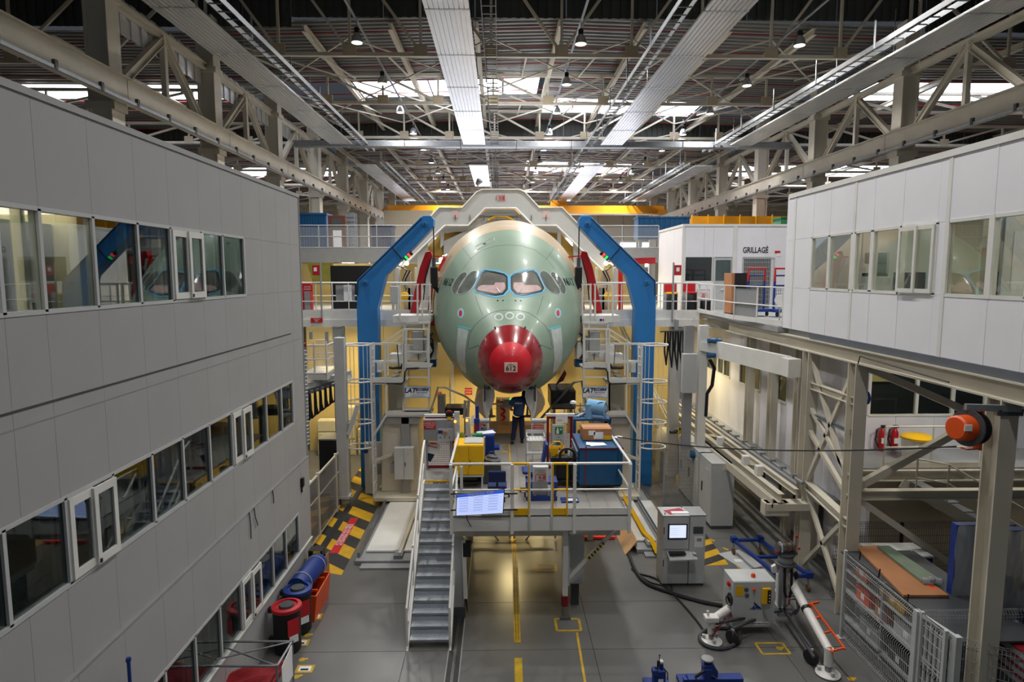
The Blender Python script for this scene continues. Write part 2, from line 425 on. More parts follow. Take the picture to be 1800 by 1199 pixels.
# ------------------------------------------------------------------ radiant ceiling panels
TRAY = mat('cable_tray_zinc', (112, 115, 118), .55, .3)
PX = ((-9.75, 'second from the left'), (-1.6, 'over the middle of the aircraft'), (6.85, 'right of the aircraft'), (14.9, 'nearest the right crane rail'))
for pi, (x, w_) in enumerate(PX):
    for y0, y1, z, far in ((12.0, 39.9, 16.02, 0), (47.0, 58.0 if pi == 1 else 69.5, 15.95, 1)):
        if far and pi == 1: y1 = 58
        p = thing('radiant_panel', f'{"far short" if far else "long near"} ribbed white ceiling heating panel, {w_.replace("second from the left", "nearest the left crane rail")}', 'heating panel', (x, y0, z), 'ceiling heating panels')
        L = 2.0; n = int((y1-y0)/4.6)+1; st = (y1-y0)/n
        for k in range(n):
            a, b = y0+k*st, y0+(k+1)*st
            mb = MB(); nb = 9; wd = 1.36/nb
            for i in range(nb):
                mb.box(x-.68+i*wd+.012, a+.02, z, x-.68+(i+1)*wd-.012, b-.02, z+.03)
            mb.box(x-.68, a, z+.03, x+.68, b, z+.07)
            mb.build('panel_section', ALU, p)
            MB().box(x-.69, b-.05, z-.004, x+.69, b+.05, z+.012).build('joint_strip', GALV, p)
            for sx in (-.62, .62): MB().tube((x+sx, b-.3, z+.05), (x+sx, b-.3, z+1.6), .012, 5).build('hanger', STEEL, p)
        tr = -1 if pi >= 2 else 1
        # cable ladder beside the panel
        mbx = x+tr*1.25
        q = thing('cable_ladder', f'galvanised cable ladder hung beside the {"far" if far else "near"} ceiling panel {w_.replace("second from the left", "nearest the left crane rail")}', 'cable tray', (mbx, y0, z+.1), 'ceiling cable ladders')
        ya = max(y0, 14)
        for sx in (-.22, .22): MB().box(mbx+sx-.012, ya, z+.12, mbx+sx+.012, y1+3, z+.3).build('side_rail', TRAY, q)
        rung = MB()
        yy = ya
        while yy < y1+3: rung.box(mbx-.22, yy, z+.13, mbx+.22, yy+.05, z+.16); yy += .6
        o = rung.build('rungs', TRAY, q); o['kind'] = 'stuff'
        yy = ya+1
        while yy < y1+3:
            MB().bar((mbx-.24, yy, z+.12), (mbx-.24, yy, z+1.1), .05).build('hanger', GALV, q); yy += 4.2
# ------------------------------------------------------------------ pendant lamps
LW = ['left lamp row', 'middle lamp row', 'right lamp row']
ORD = ['nearest', 'second', 'third', 'fourth', 'fifth', 'sixth', 'seventh', 'eighth', 'ninth', 'tenth', 'eleventh', 'twelfth', 'thirteenth']
LAMPIN = mat('lamp_lens', (255, 246, 228), 0.4, var=0, emit=2.2)
REFL = mat('lamp_reflector', (210, 214, 218), 0.25, 0.75, var=0.05)
first = None
for r_, lx in enumerate(LAMP_X):
    for i, ly in enumerate(LAMP_Y):
        lab = f'bell-shaped pendant lamp, {ORD[i]} from the camera in the {LW[r_]}'
        if first is None:
            t = thing('pendant_lamp', lab, 'lamp', (lx, ly, 17.75), 'pendant hall lamps'); x, y, z = lx, ly, 17.75
            MB().lathe([(.255, 0), (.25, .02), (.235, .12), (.19, .27), (.12, .36), (.11, .38)], (x, y, z), n=20).build('reflector', REFL, t, smooth=True)
            MB().lathe([(.22, -.012), (.22, .0)], (x, y, z), n=20).build('lens', LAMPIN, t)
            MB().lathe([(.09, .38), (.11, .42), (.11, .58), (.07, .62)], (x, y, z), n=12).build('ballast_housing', BLACK, t, smooth=True)
            MB().tube((x, y, z+.6), (x, y, z+1.05), .02, 6).build('suspension', GREY, t)
            first = t
        else: dup(first, (lx, ly, 17.75), label=lab)
    MB().bar((lx, 4, 18.83), (lx, 76, 18.3), .1, .05).build('lamp_conduit', GALV, None)
    o = bpy.data.objects[sorted([k.name for k in COL.objects if k.name.startswith('lamp_conduit')])[-1]]
    tag(o, f'thin metal conduit carrying the {LW[r_]}', 'conduit')
# acoustic curtain panels hanging in the left column row
for y0, y1, n_ in ((22.4, 29.1, 'nearer'), (30, 37.1, 'middle'), (38, 45, 'farther')):
    t = thing('corrugated_screen', f'grey corrugated sheet screen hung between left columns, the {n_} one', 'screen', (-13.2, y0, 16.2), 'corrugated screens of the left column row')
    n = int((y1-y0)/.33); st = (y1-y0)/n
    for k in range(n):
        a = y0+k*st; MB().box(-13.17-(k % 2)*.05, a, 16.4, -13.11-(k % 2)*.05, a+st, 17.6).build('rib', ALU, t)
# travelling crane far back
cr = thing('bridge_crane', 'yellow overhead travelling crane girder spanning the far bay', 'crane', (2.75, 70, 14.5))
bx('girder', CRANEY, cr, -12.2, 69.5, 14.55, 17.8, 70.3, 15.5)
for x in (-12.3, 17.3): bx('end_carriage', CRANEY, cr, x-.3, 68.5, 14.56, x+.6, 71.5, 15.0)
bx('walkway', CREAMD, cr, -12, 68.9, 14.56, 17.6, 69.5, 14.62)
bx('trolley', CRANEY, cr, 5.5, 69.6, 15.5, 7.2, 71.0, 16.1, .05)
# rear wall window, and hidden glowing glazing added to brighten the ceiling panels
for i in range(5):
    x = 3+i*4.0
rw = thing('window_9', None, None, (13, 89.9, 7), kind='structure')
bx('window_frame', WHITE, rw, 16.6, 89.75, 8.9, 21.8, 89.95, 12.8)
bx('pane', SKYL, rw, 16.9, 89.7, 9.2, 21.5, 89.75, 12.5)
GLOWGL = mat('daylit_glazing', (235, 240, 255), .5, var=0, emit=4.0)  # glow added to be mirrored in the far ceiling panels
rd = thing('door_9', 'daylit glazed hangar door in the far wall', None, (3, 89.8, 0), kind='structure')
for k in range(8):
    bx('door_frame', WHITE, rd, -13+k*4, 89.7, 0, -12.8+k*4, 89.9, 8.2); bx('pane', GLOWGL, rd, -12.8+k*4, 89.8, 1.2, -9+k*4, 89.85, 8.0)  # frames and panes of the added glazing, not a known door
for k in range(7): bx('transom', WHITE, rd, -16+k*4, 89.7, 8.2, -15.85+k*4, 89.9, 13.2); bx('upper_pane', GLOWGL, rd, -15.85+k*4, 89.8, 8.3, -12+k*4, 89.85, 13.1)
# ================================================================== LEFT OFFICE BLOCK
LX, LY1 = -5.11, 16.3
MW = 0.93
lw = thing('wall_left', 'white panelled three-storey office block wall', None, (LX, 8, 0), kind='structure')
Y0L = 12.79   # last mullion of the upper band
BANDS = [(7.68, 8.82), (4.44, 5.49), (1.15, 2.17)]
def mull(pxs, py, n=14):
    ys = [at(p, py, X=LX).y for p in pxs]
    return ys+[ys[-1]-MW*(k+1) for k in range(n)]
M1 = mull((430, 393, 355, 302, 245, 168, 75, 0), 470); M2 = mull((517, 497, 470, 440, 408, 368, 320, 264, 192, 105), 760); M3 = mull((524, 501, 477, 451, 417, 378), 1000)
levels = [(0, 1.15, 0), (2.17, 3.35, 0), (3.35, 4.44, .0), (5.49, 6.66, 0), (6.66, 7.68, 0), (8.82, 10.02, 0)]
ysm = sorted(M1+[Y0L+MW*k for k in (1, 2, 3)])
TH = .12
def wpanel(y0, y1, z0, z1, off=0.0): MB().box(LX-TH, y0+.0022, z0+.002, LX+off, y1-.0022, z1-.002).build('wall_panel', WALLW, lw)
edges = [-6.0]+ysm+[LY1]
for a, b in zip(edges[:-1], edges[1:]):
    for z0, z1, o in levels:
        wpanel(a, b, z0, z1, .05 if z1 <= 3.36 else 0)
    if a >= Y0L-.02: wpanel(a, b, 7.68, 8.82)
    if b > LY1-.1:
        wpanel(M2[0], b, 4.44, 5.49); wpanel(M3[0], b, 1.15, 2.17, .05)
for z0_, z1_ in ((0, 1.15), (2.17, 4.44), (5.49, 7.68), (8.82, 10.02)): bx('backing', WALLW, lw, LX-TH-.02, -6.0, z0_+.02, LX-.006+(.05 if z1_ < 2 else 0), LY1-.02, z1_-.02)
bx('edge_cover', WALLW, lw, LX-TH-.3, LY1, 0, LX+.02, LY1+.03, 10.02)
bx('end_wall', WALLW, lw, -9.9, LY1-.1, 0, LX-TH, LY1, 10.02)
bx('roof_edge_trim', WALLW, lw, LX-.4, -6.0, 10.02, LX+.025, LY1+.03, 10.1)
bx('joint_strip', DGREY, lw, LX-.02, -6.0, 6.645, LX+.004, LY1-.9, 6.675)
bx('joint_strip', GREY, lw, LX-.02, -6.0, 6.47, LX+.004, LY1-.1, 6.485)
bx('joint_strip', GREY, lw, LX-.02, -6.0, 3.33, LX+.06, LY1-.1, 3.36)
bx('sill_strip', WHITE, lw, LX-.02, -6.0, 1.12, LX+.09, LY1, 1.155)
# rooms behind
bx('back_wall', CREAMIN, lw, -9.9, -6.0, 0, -9.8, LY1-.1, 10)
for z in (0.02, 3.42, 6.72, 9.9): bx('floor_plate', DARKIN if z > .1 else GREY, lw, -9.8, -6.0, z-.02, LX-TH-.02, LY1-.1, z+.12)
bx('rear_closing_wall', DARKIN, lw, -9.8, -2.7, 0, LX, -6.0, 10)
ROOML = mat('lit_ceiling_panel', (255, 240, 215), 0.5, var=0, emit=3.0)
bx('ceiling_light_panel', ROOML, lw, -9.3, 2.0, 8.84, LX-.13, 8.1, 8.88)
bx('partition', mat('warm_grey_partition', (188, 184, 178), 0.6), lw, -9.8, 4.4, 6.84, -7.6, 4.5, 9.88)
bx('partition', CREAMIN, lw, -9.8, 8.12, 6.84, LX-TH-.05, 8.2, 9.88)
bx('partition_edge', CARD, lw, LX-.62, 6.9, 6.84, LX-.5, 7.0, 8.75)
bx('partition', GREY, lw, LX-.62, 7.0, 6.84, LX-.5, 8.1, 8.72)
def window_band(n, bi, M, sliding):
    y_first, y_last = M[-1], M[0]
    z0, z1 = BANDS[bi]
    w_ = thing(f'window_{n}', None, None, (LX, (y_first+y_last)/2, z0), kind='structure')
    off = .05 if bi == 2 else 0
    for zz in (z0, z1): MB().box(LX-.1, y_first, zz-.025, LX+off+.012, y_last, zz+.025).build('frame', LGREY, w_)
    cnt = len(M)-1
    for i in range(cnt+1):
        y = M[i]
        MB().box(LX-.1, y-.025, z0, LX+off+.012, y+.025, z1).build('mullion', LGREY, w_)
        MB().box(LX-.24, y-.1, z0, LX-.13, y-.03, z1).build('inner_post', CREAMIN if bi == 0 else GREY, w_)
        if i < cnt:
            a, b = M[i+1]+.025, y-.025
            if i in sliding:
                for k, (p, q) in enumerate(((a, (a+b)/2+.03), ((a+b)/2-.03, b))):
                    x = LX+.0+k*.035+off
                    f = MB()
                    f.box(x, p, z0+.03, x+.035, p+.075, z1-.03).box(x, q-.075, z0+.03, x+.035, q, z1-.03)
                    f.box(x, p+.075, z0+.03, x+.035, q-.075, z0+.13).box(x, p+.075, z1-.13, x+.035, q-.075, z1-.03)
                    fo = f.build('sliding_sash', WHITE, w_)
                    MB().box(x+.01, p+.08, z0+.14, x+.016, q-.08, z1-.14).build('pane', GLASSD, fo)
                    MB().box(x+.035, (q-.05 if not k else p+.02), z0+.05, x+.05, (q-.02 if not k else p+.05), z0+.1).build('latch', BLACK, fo)
            else:
                MB().box(LX+off-.03, a, z0+.02, LX+off-.022, b, z1-.02).build('pane', GLASSD, w_)
window_band(1, 0, M1, (2,))
window_band(2, 1, M2, (3, 8))
window_band(3, 2, M3, (3,))
# things seen behind the glass
def simple(name, label, cat, m, b, group=None, bev=.01, **k):
    o = MB().box(*b).build(name, m, None, bev=bev, **k); return tag(o, label, cat, group)
desk = thing('office_desk', 'white office desk behind the lit upper window of the left block', 'desk', (-6.6, 6.2, 6.84))
bx('desktop', WHITE, desk, -7.3, 5.0, 7.55, -5.75, 7.2, 7.6, .005)
for x in (-7.2, -5.85):
    for y in (5.1, 7.1): MB().tube((x, y, 6.84), (x, y, 7.56), .03, 6).build('leg', GREY, desk)
bx('front_screen', LGREY, desk, -5.8, 5.0, 7.6, -5.75, 7.1, 7.95)
cb = thing('blue_crate', 'blue plastic crate on the desk behind the upper left window', 'crate', (-6.3, 6.3, 7.6))
for a in ((-6.6, 5.9, 7.6, -6.56, 6.7, 7.9), (-6.04, 5.9, 7.6, -6.0, 6.7, 7.9), (-6.6, 5.9, 7.6, -6.0, 5.94, 7.9), (-6.6, 6.66, 7.6, -6.0, 6.7, 7.9)): bx('side_panel', NBLUE, cb, *a)
bx('bottom_panel', NBLUE, cb, -6.6, 5.9, 7.6, -6.0, 6.7, 7.63)
tb = simple('cardboard_box', 'small brown box beside the blue crate behind the glass', 'box', CARD, (-6.5, 6.75, 7.6, -6.1, 7.0, 8.0))
board = thing('whiteboard', 'white paper covered board leaning behind the middle window band', 'board', (LX-.35, 8.9, 4.3))
bx('board_panel', WHITE, board, LX-.4, 8.62, 4.4, LX-.36, 9.5, 5.2)
bx('edge_strip', GREY, board, LX-.41, 8.58, 4.36, LX-.35, 9.54, 4.4)
sh = thing('blue_workbench', 'blue workbench inside the middle storey of the left block', 'workbench', (-6.2, 10.3, 3.54))
bx('top', NBLUE, sh, -6.6, 9.9, 4.62, -5.5, 10.9, 4.85); bx('body', DBLUE, sh, -6.5, 10.0, 3.54, -5.6, 10.8, 4.62)
m_ = mat('speckled_board', (120, 128, 130), 0.8, var=.35, scale=40)
tag(bx('notice_board', m_, None, LX-.36, 6.0, 3.54, LX-.32, 8.2, 4.75), 'speckled blue-edged notice board behind the nearest middle window', 'notice board')
# cables hanging on the facade
for y, l, n_ in ((12.3, .55, 'longer'), (12.55, .42, 'curved'), (13.6, .3, 'shortest')):
    tag(MB().path([(LX+.07, y, 3.36), (LX+.08, y+.02, 3.36-l*.5), (LX+.085, y+(.12 if n_ == 'curved' else 0), 3.36-l)], .012, 6).build('hanging_cable', DGREY, smooth=True), f'thin dark cable hanging on the white facade, the {n_} one', 'cable')
# bits along the wall foot
def bin_(name, label, x, y, body, lidm, r=.29, h=1.02, grp=None, sig=True):
    t = thing(name, label, 'bin', (x, y, 0), grp)
    MB().lathe([(r*.9, .03), (r*.95, .05), (r, h-.06), (r*1.02, h-.05)], (x, y, 0), n=24).build('drum', body, t, smooth=True)
    MB().lathe([(r*1.08, h-.07), (r*1.1, h-.04), (r*1.08, h), (r*.8, h+.02), (r*.78, h-.02)], (x, y, 0), n=24).build('lid_ring', lidm, t, smooth=True)
    MB().lathe([(r*.55, h), (r*.5, h+.03)], (x, y, 0), n=16).build('lid_flap', DGREY, t, smooth=True)
    if sig:
        MB().cbox((x+r*.97*.72, y-r*.97*.72, h*.62), .26, .012, .36, math.pi/4).build('label_plate', SIGNR, t)
        MB().cbox((x+r*.97*.72, y-r*.97*.72, h*.36), .2, .012, .16, math.pi/4).build('label_sticker', PAPER, t)
    bx('clamp', BLACK, t, x-r-.1, y-.06, h*.85, x-r*.8, y+.06, h*.95); bx('clamp', BLACK, t, x-r-.1, y-.06, .2, x-r*.8, y+.06, .3)
    return t
bin_('waste_drum', 'black waste drum with red lid ring against the left wall', -4.62, 13.0, RUBBER, SIGNR)
bin_('waste_drum', 'black waste drum with blue lid ring behind the red-lidded one', -4.62, 13.75, RUBBER, NBLUE)
RA, RB = V((-4.7, 13.95, .92)), V((-4.58, 15.25, .92))
t = thing('tarpaulin_roll', 'rolled blue tarpaulin lying on an orange bin by the left wall', 'roll', (-4.6, 14.6, .7))
d = RB-RA; MB().lathe([(.08, 0), (.23, 0), (.24, .04), (.243, d.length*.5), (.24, d.length-.04), (.23, d.length), (.08, d.length)], RA, d, 20).build('rolled_sheet', NBLUE, t, smooth=True)
for k in (.2, .85): MB().torus(RA.lerp(RB, k), d, .25, .012, 20).build('tie_rope', LGREY, t, smooth=True)
MB().lathe([(.2, 0), (.03, .001)], RA-d*.004, -d, 16).build('end_spiral', DBLUE, t)
ob = thing('orange_trough', 'orange trough bin beneath the rolled blue tarpaulin', 'bin', (-4.6, 14.6, 0))
for y, e in ((14.08, .03), (15.3, -.03)): MB().prism([(-4.82, y, 0), (-4.4, y, 0), (-4.33, y, .64), (-4.9, y, .64)], (0, e, 0)).build('end_panel', ORANGE, ob)
MB().quad((-4.4, 14.08, 0), (-4.4, 15.3, 0), (-4.33, 15.3, .64), (-4.33, 14.08, .64), .03).build('side_panel', ORANGE, ob)
MB().quad((-4.82, 14.08, 0), (-4.82, 15.3, 0), (-4.9, 15.3, .64), (-4.9, 14.08, .64), .03).build('side_panel', ORANGE, ob)
for y in (14.3, 14.9): MB().box(-4.88, y, .63, -4.35, y+.05, .68).build('support_bar', ORANGE, ob)
cx = thing('open_carton', 'tall open cardboard carton at the far end of the left wall', 'box', (-4.75, 15.7, 0))
for a in ((-4.97, 15.45, 0, -4.95, 15.95, .82), (-4.53, 15.45, 0, -4.51, 15.95, .88), (-4.97, 15.45, 0, -4.51, 15.47, .76), (-4.97, 15.93, 0, -4.51, 15.95, .82)): bx('side_panel', CARD, cx, *a)
bx('bottom_panel', CARD, cx, -4.95, 15.47, 0, -4.53, 15.93, .02)
bx2 = thing('black_case', 'black case with yellow strap standing in the open carton', 'case', (-4.74, 15.7, .03))
bx('body', BLACK, bx2, -4.93, 15.55, .03, -4.57, 15.85, 1.08, .02); bx('strap', YEL, bx2, -4.82, 15.535, .5, -4.7, 15.55, .98)
bx('strap', YEL, bx2, -4.8, 15.535, 1.0, -4.62, 15.56, 1.06)
# door intercom on the wall corner
tag(MB().box(LX+.055, LY1-.75, 2.75, LX+.12, LY1-.62, 2.98).box(LX+.055, LY1-.72, 2.6, LX+.08, LY1-.65, 2.76).build('wall_socket', BLACK, bev=.008), 'small black socket box low on the far end of the left facade', 'socket')
# tubular cart with red cover at the bottom
ct = thing('tube_frame_cart', 'silver tubular frame cart with green and red cloth beside the left wall', 'cart', (-3.9, 10.6, 0))
A = [at(331, 1171, Z=1.25), at(487, 1171, Z=1.25), at(513, 1128, Z=1.25), at(367, 1128, Z=1.25)]
for i in range(4):
    p, q = A[i], A[(i+1) % 4]
    MB().tube(p, q, .022, 8).build('top_tube', GALV, ct, smooth=True)
    MB().tube((p.x, p.y, .1), p, .022, 8).build('upright', GALV, ct, smooth=True)
    MB().tube((p.x, p.y, .35), (q.x, q.y, .35), .018, 8).build('lower_tube', GALV, ct, smooth=True)
    MB().lathe([(.035, -.03), (.035, .03)], p, (0, 0, 1), 8).build('clamp', STEEL, ct)
    MB().lathe([(.08, -.02), (.08, .02)], (p.x, p.y, .08), (1, 0, 0), 12).build('castor', RUBBER, ct)
MB().tube(A[0], A[2], .016, 8).build('cross_brace', GALV, ct, smooth=True); MB().tube(A[1], A[3], .016, 8).build('cross_brace', GALV, ct, smooth=True)
c = (A[0]+A[1]+A[2]+A[3])/4
REDC = mat('red_cover_cloth', (150, 18, 30), 0.75, var=.1, scale=5)
mb = MB(); n = 10
g = [[None]*(n+1) for _ in range(n+1)]
P0, P1, P2, P3 = [V((p.x, p.y, .8)) for p in A]
for i in range(n+1):
    for j in range(n+1):
        u, v = i/n, j/n
        p = (P0*(1-u)+P1*u)*(1-v)+(P3*(1-u)+P2*u)*v
        p.z = .62+.3*u+.05*math.sin(9*u+4*v)+.04*math.sin(11*v-3*u); p = c.lerp(p, .93) if True else p; p.z = .62+.28*u+.04*math.sin(9*u+4*v)+.03*math.sin(11*v-3*u)
        g[i][j] = tuple(p)
vs = [g[i][j] for i in range(n+1) for j in range(n+1)]
mb._add(vs, [(i*(n+1)+j, (i+1)*(n+1)+j, (i+1)*(n+1)+j+1, i*(n+1)+j+1) for i in range(n) for j in range(n)])
co = mb.build('red_cover', REDC, ct, smooth=True)
m_ = co.modifiers.new('thick', 'SOLIDIFY'); m_.thickness = .012
p = A[0]; MB().quad(p+V((.02, .02, -.05)), A[0].lerp(A[1], .17)+V((0, .02, -.05)), A[0].lerp(A[1], .17)+V((0, .02, -.35)), p+V((.02, .02, -.55)), .01).build('green_cloth', GREEN, ct)
p, q = A[1], A[2]; MB().quad(p.lerp(q, .15)+V((.04, 0, -.1)), p.lerp(q, .85)+V((.04, 0, 0)), p.lerp(q, .85)+V((.04, 0, -.6)), p.lerp(q, .15)+V((.04, 0, -.6)), .01).build('paper_sheet', PAPER, ct)
bx('tray', WHITE, ct, min(a.x for a in A)+.1, min(a.y for a in A)+.05, .36, max(a.x for a in A)-.1, max(a.y for a in A)-.05, .42)
# pole tip at the bottom of the left wall
pt = at(226, 1163, X=LX+.25)
tag(MB().tube((pt.x, pt.y, 0), (pt.x, pt.y, pt.z), .022, 8).lathe([(.03, 0), (.035, .02), (.03, .05)], (pt.x, pt.y, pt.z), n=8).build('blue_pole', NBLUE, smooth=True), 'thin dark blue pole standing against the left wall', 'pole')
# ================================================================== RIGHT OFFICE BOX AND STEEL FRAME
QX, QY0, QY1, QZ0, QZ1 = 8.1, 3.0, 17.85, 6.58, 10.2
wr = thing('wall_right', 'white panelled office box raised on the steel frame', None, (QX, 12, QZ0), kind='structure')
def yof(px): return at(px, 560, X=QX).y
WZ0, WZ1 = 7.72, 9.05
seams = [yof(p) for p in (1390, 1421, 1450, 1492, 1525, 1575, 1637)]+[yof(1653), yof(1732), yof(1800)]
yy = seams[-1]
while yy > QY0: yy -= .98; seams.append(yy)
seams = sorted(seams+[QY1])
opn = [(1421, 1450), (1452, 1490), (1496, 1524), (1527, 1574), (1575, 1637), (1656, 1731), (1732.5, 1799)]
wins = [(yof(b)+.0, yof(a), i) for i, (a, b) in enumerate(opn)]
def inwin(a, b): return any(w0-.01 < (a+b)/2 < w1+.01 for w0, w1, _ in wins) or (a+b)/2 < yof(1800)
def qpanel(y0, y1, z0, z1): MB().box(QX, y0+.002, z0+.002, QX+.12, y1-.002, z1-.002).build('wall_panel', WALLR, wr)
for a, b in zip(seams[:-1], seams[1:]):
    qpanel(a, b, QZ0, WZ0)
    qpanel(a, b, WZ1, QZ1)
    if not inwin(a, b): qpanel(a, b, WZ0, WZ1)
for p in (1390, 1493, 1654, 1816):
    y = yof(p); bx('cover_strip', WHITE, wr, QX-.012, y-.045, QZ0, QX+.01, y+.045, QZ1)
for p in (1421, 1450, 1525, 1575, 1732):
    y = yof(p); bx('cover_strip', WALLR, wr, QX-.006, y-.02, QZ0, QX+.01, y+.02, QZ1)
bx('backing', WALLR, wr, QX+.01, QY0, QZ0+.02, QX+.13, QY1-.02, WZ0-.02); bx('backing', WALLR, wr, QX+.01, QY0, WZ1+.02, QX+.13, QY1-.02, QZ1-.02)
y = yof(1731.7); bx('window_cover_strip', WHITE, wr, QX-.016, y-.06, WZ0-.03, QX+.1, y+.06, WZ1+.03)
bx('roof_edge_trim', WHITE, wr, QX-.03, QY0, QZ1, QX+.4, QY1, QZ1+.12)
bx('end_panel', WALLR, wr, QX, QY1, QZ0, 12.5, QY1+.1, QZ1+.1)
bx('base_flashing', mat('slate_flashing', (98, 104, 112), 0.5, var=.06), wr, QX-.03, QY0, QZ0-.16, QX+.1, yof(1427), QZ0)
bx('floor_plate', GREY, wr, QX+.12, QY0, QZ0-.16, 12.5, QY1, QZ0+.1)
bx('ceiling_plate', CREAMIN, wr, QX+.12, QY0, QZ1-.25, 12.5, QY1, QZ1)
bx('back_wall', CREAMIN, wr, 12.4, QY0, QZ0, 12.5, QY1, QZ1)
bx('ceiling_strip_light', mat('office_strip_light', (255, 248, 230), 0.5, var=0, emit=5.0), wr, 9.3, 6.0, QZ1-.3, 9.8, 16.5, QZ1-.26)
bx('closing_wall', CREAMIN, wr, QX, QY0-.1, QZ0, 12.5, QY0, QZ1)
pw = MB().box(QX+.2, yof(1692)-.06, QZ0+.1, 10.6, yof(1692), QZ1-.25).build('partition', CREAMIN, wr)
pw = MB().box(QX+.2, yof(1742)+.1, QZ0+.1, QX+1.5, yof(1742)+.16, QZ1-.25).build('partition', WHITE, wr)
for n, (y0, y1, i) in enumerate(wins):
    w_ = thing(f'window_{n+4}', None, None, (QX, (y0+y1)/2, WZ0), kind='structure')
    f = MB()
    for (a, b, c, d) in ((y0-.03, y0+.03, WZ0, WZ1), (y1-.03, y1+.03, WZ0, WZ1)): MB().box(QX-.01, a, c, QX+.1, b, d).build('jamb', WHITE, w_)
    for z in (WZ0, WZ1): MB().box(QX-.01, y0-.03, z-.03, QX+.1, y1+.03, z+.03).build('frame', WHITE, w_)
    if i == 4:
        ym = (y0+y1)/2
        for k, (a, b) in enumerate(((y0+.03, ym+.04), (ym-.04, y1-.03))):
            x = QX-.05-k*.03
            g = MB().box(x, a, WZ0+.02, x+.03, a+.06, WZ1-.02).box(x, b-.06, WZ0+.02, x+.03, b, WZ1-.02).box(x, a+.06, WZ0+.02, x+.03, b-.06, WZ0+.1).box(x, a+.06, WZ1-.1, x+.03, b-.06, WZ1-.02).build('sliding_sash', WHITE, w_)
            MB().box(x+.01, a+.06, WZ0+.1, x+.016, b-.06, WZ1-.1).build('pane', GLASSR, g)
    else: MB().box(QX+.03, y0+.03, WZ0+.03, QX+.038, y1-.03, WZ1-.03).build('pane', GLASSR, w_)
# office contents seen through the glass
def monitor(lab, x, y, z):
    t = thing('computer_monitor', lab, 'monitor', (x, y, z), 'monitors in the right office')
    bx('bezel', BLACK, t, x, y-.25, z+.1, x+.04, y+.25, z+.48, .008); bx('stand', BLACK, t, x+.04, y-.03, z, x+.08, y+.03, z+.25); bx('base', BLACK, t, x-.05, y-.12, z, x+.15, y+.12, z+.015)
dk = thing('office_desk', 'long pale desk behind the sliding window of the right office', 'desk', (8.8, 13.5, QZ0+.1))
bx('desktop', LGREY, dk, 8.35, 8.6, 7.62, 9.2, 16.9, 7.66)
for y in (8.8, 11.0, 13.5, 16.7): bx('leg', GREY, dk, 8.5, y-.03, QZ0+.1, 9.1, y+.03, 7.62)
monitor('black monitor seen through the left sash of the right sliding window', 8.6, at(1590, 490, X=8.7).y, 7.66)
monitor('black monitor seen through the right sash of the right sliding window', 8.6, at(1618, 490, X=8.7).y, 7.66)
monitor('black monitor in the nearest window of the right office', 8.6, at(1775, 500, X=8.7).y, 7.66)
pr = thing('printer', 'grey office printer on the desk behind the right office glass', 'printer', (8.8, at(1540, 500, X=8.8).y, 7.66))
y = at(1540, 500, X=8.8).y
bx('body', LGREY, pr, 8.55, y-.22, 7.66, 9.0, y+.22, 8.05, .02); bx('tray', BLACK, pr, 8.56, y-.2, 8.05, 8.95, y+.2, 8.13, .01); bx('top_cover', DGREY, pr, 8.6, y-.2, 8.35, 8.9, y+.2, 8.6, .02); bx('rear_support', GREY, pr, 8.9, y-.2, 8.1, 8.95, y+.2, 8.6)
def poster(lab, y, z, w_, h, m, m2, x=12.38):
    t = thing('wall_poster', lab, 'poster', (x, y, z), 'posters in the right office')
    bx('sheet', m, t, x-.02, y-w_/2, z, x, y+w_/2, z+h); bx('printed_block', m2, t, x-.024, y-w_/2*.8, z+h*.12, x-.02, y+w_/2*.8, z+h*.5); bx('headline_band', SIGNR, t, x-.024, y-w_/2*.85, z+h*.8, x-.02, y+w_/2*.85, z+h*.92)
def xpost(px, py, X): return at(px, py, X=X)
for lab, px, py, w_, h, m, m2 in (('yellow safety poster with red heading in the right office', 1788, 470, .9, .75, YEL, CARD), ('white framed poster below the yellow one in the right office', 1788, 497, .9, .72, PAPER, GREY), ('pale framed sheet above the yellow poster', 1790, 432, .95, .7, PAPER, LGREY), ('small framed notice behind the sliding window', 1622, 470, .5, .4, PAPER, GREY), ('white sheet stuck behind the left sash', 1596, 468, .45, .6, PAPER, LGREY)):
    X = 10.2 if px > 1700 else 12.38
    p = xpost(px, py, X); poster(lab, p.y, p.z, w_, h, m, m2, X)
bx('poster_wall', WHITE, wr, 10.2, 6.0, QZ0+.1, 10.28, yof(1742)-.4, QZ1-.25)
ch = thing('wall_chart', 'tall paper chart with pink column on the white partition', 'chart', (8.9, yof(1742)+.09, 7.9))
bx('sheet', PAPER, ch, 8.45, yof(1742)+.09, 7.85, 9.0, yof(1742)+.1, 8.8); bx('pink_column', mat('pink_print', (226, 150, 160), .7, var=0), ch, 8.85, yof(1742)+.085, 7.9, 8.93, yof(1742)+.09, 8.75)
# ---- steel frame below
FX = 8.0
sf = thing('steel_frame', 'cream steel frame carrying the right office box', None, (FX, 14, 0), kind='structure')
def hcol(x, y, z0, z1, par=None, w_=.3, d_=.3, rot=0):
    "H column, flanges facing the aisle"
    par = par or sf
    c = MB().box(x-w_/2, y-.012, z0, x+w_/2, y+.012, z1).build('column_web', CREAM, par) if rot else MB().box(x-.012, y-d_/2, z0, x+.012, y+d_/2, z1).build('column_web', CREAM, par)
    for s in (-1, 1):
        if rot: MB().box(x+s*w_/2-.015, y-d_/2, z0, x+s*w_/2+.015, y+d_/2, z1).build('flange', CREAM, c)
        else: MB().box(x-w_/2, y+s*d_/2-.015, z0, x+w_/2, y+s*d_/2+.015, z1).build('flange', CREAM, c)
    return c
for y in (9.95, 14.1, 16.3): hcol(FX+.15, y, 0, 6.1)
hcol(10.9, 10.1, 0, 6.1)
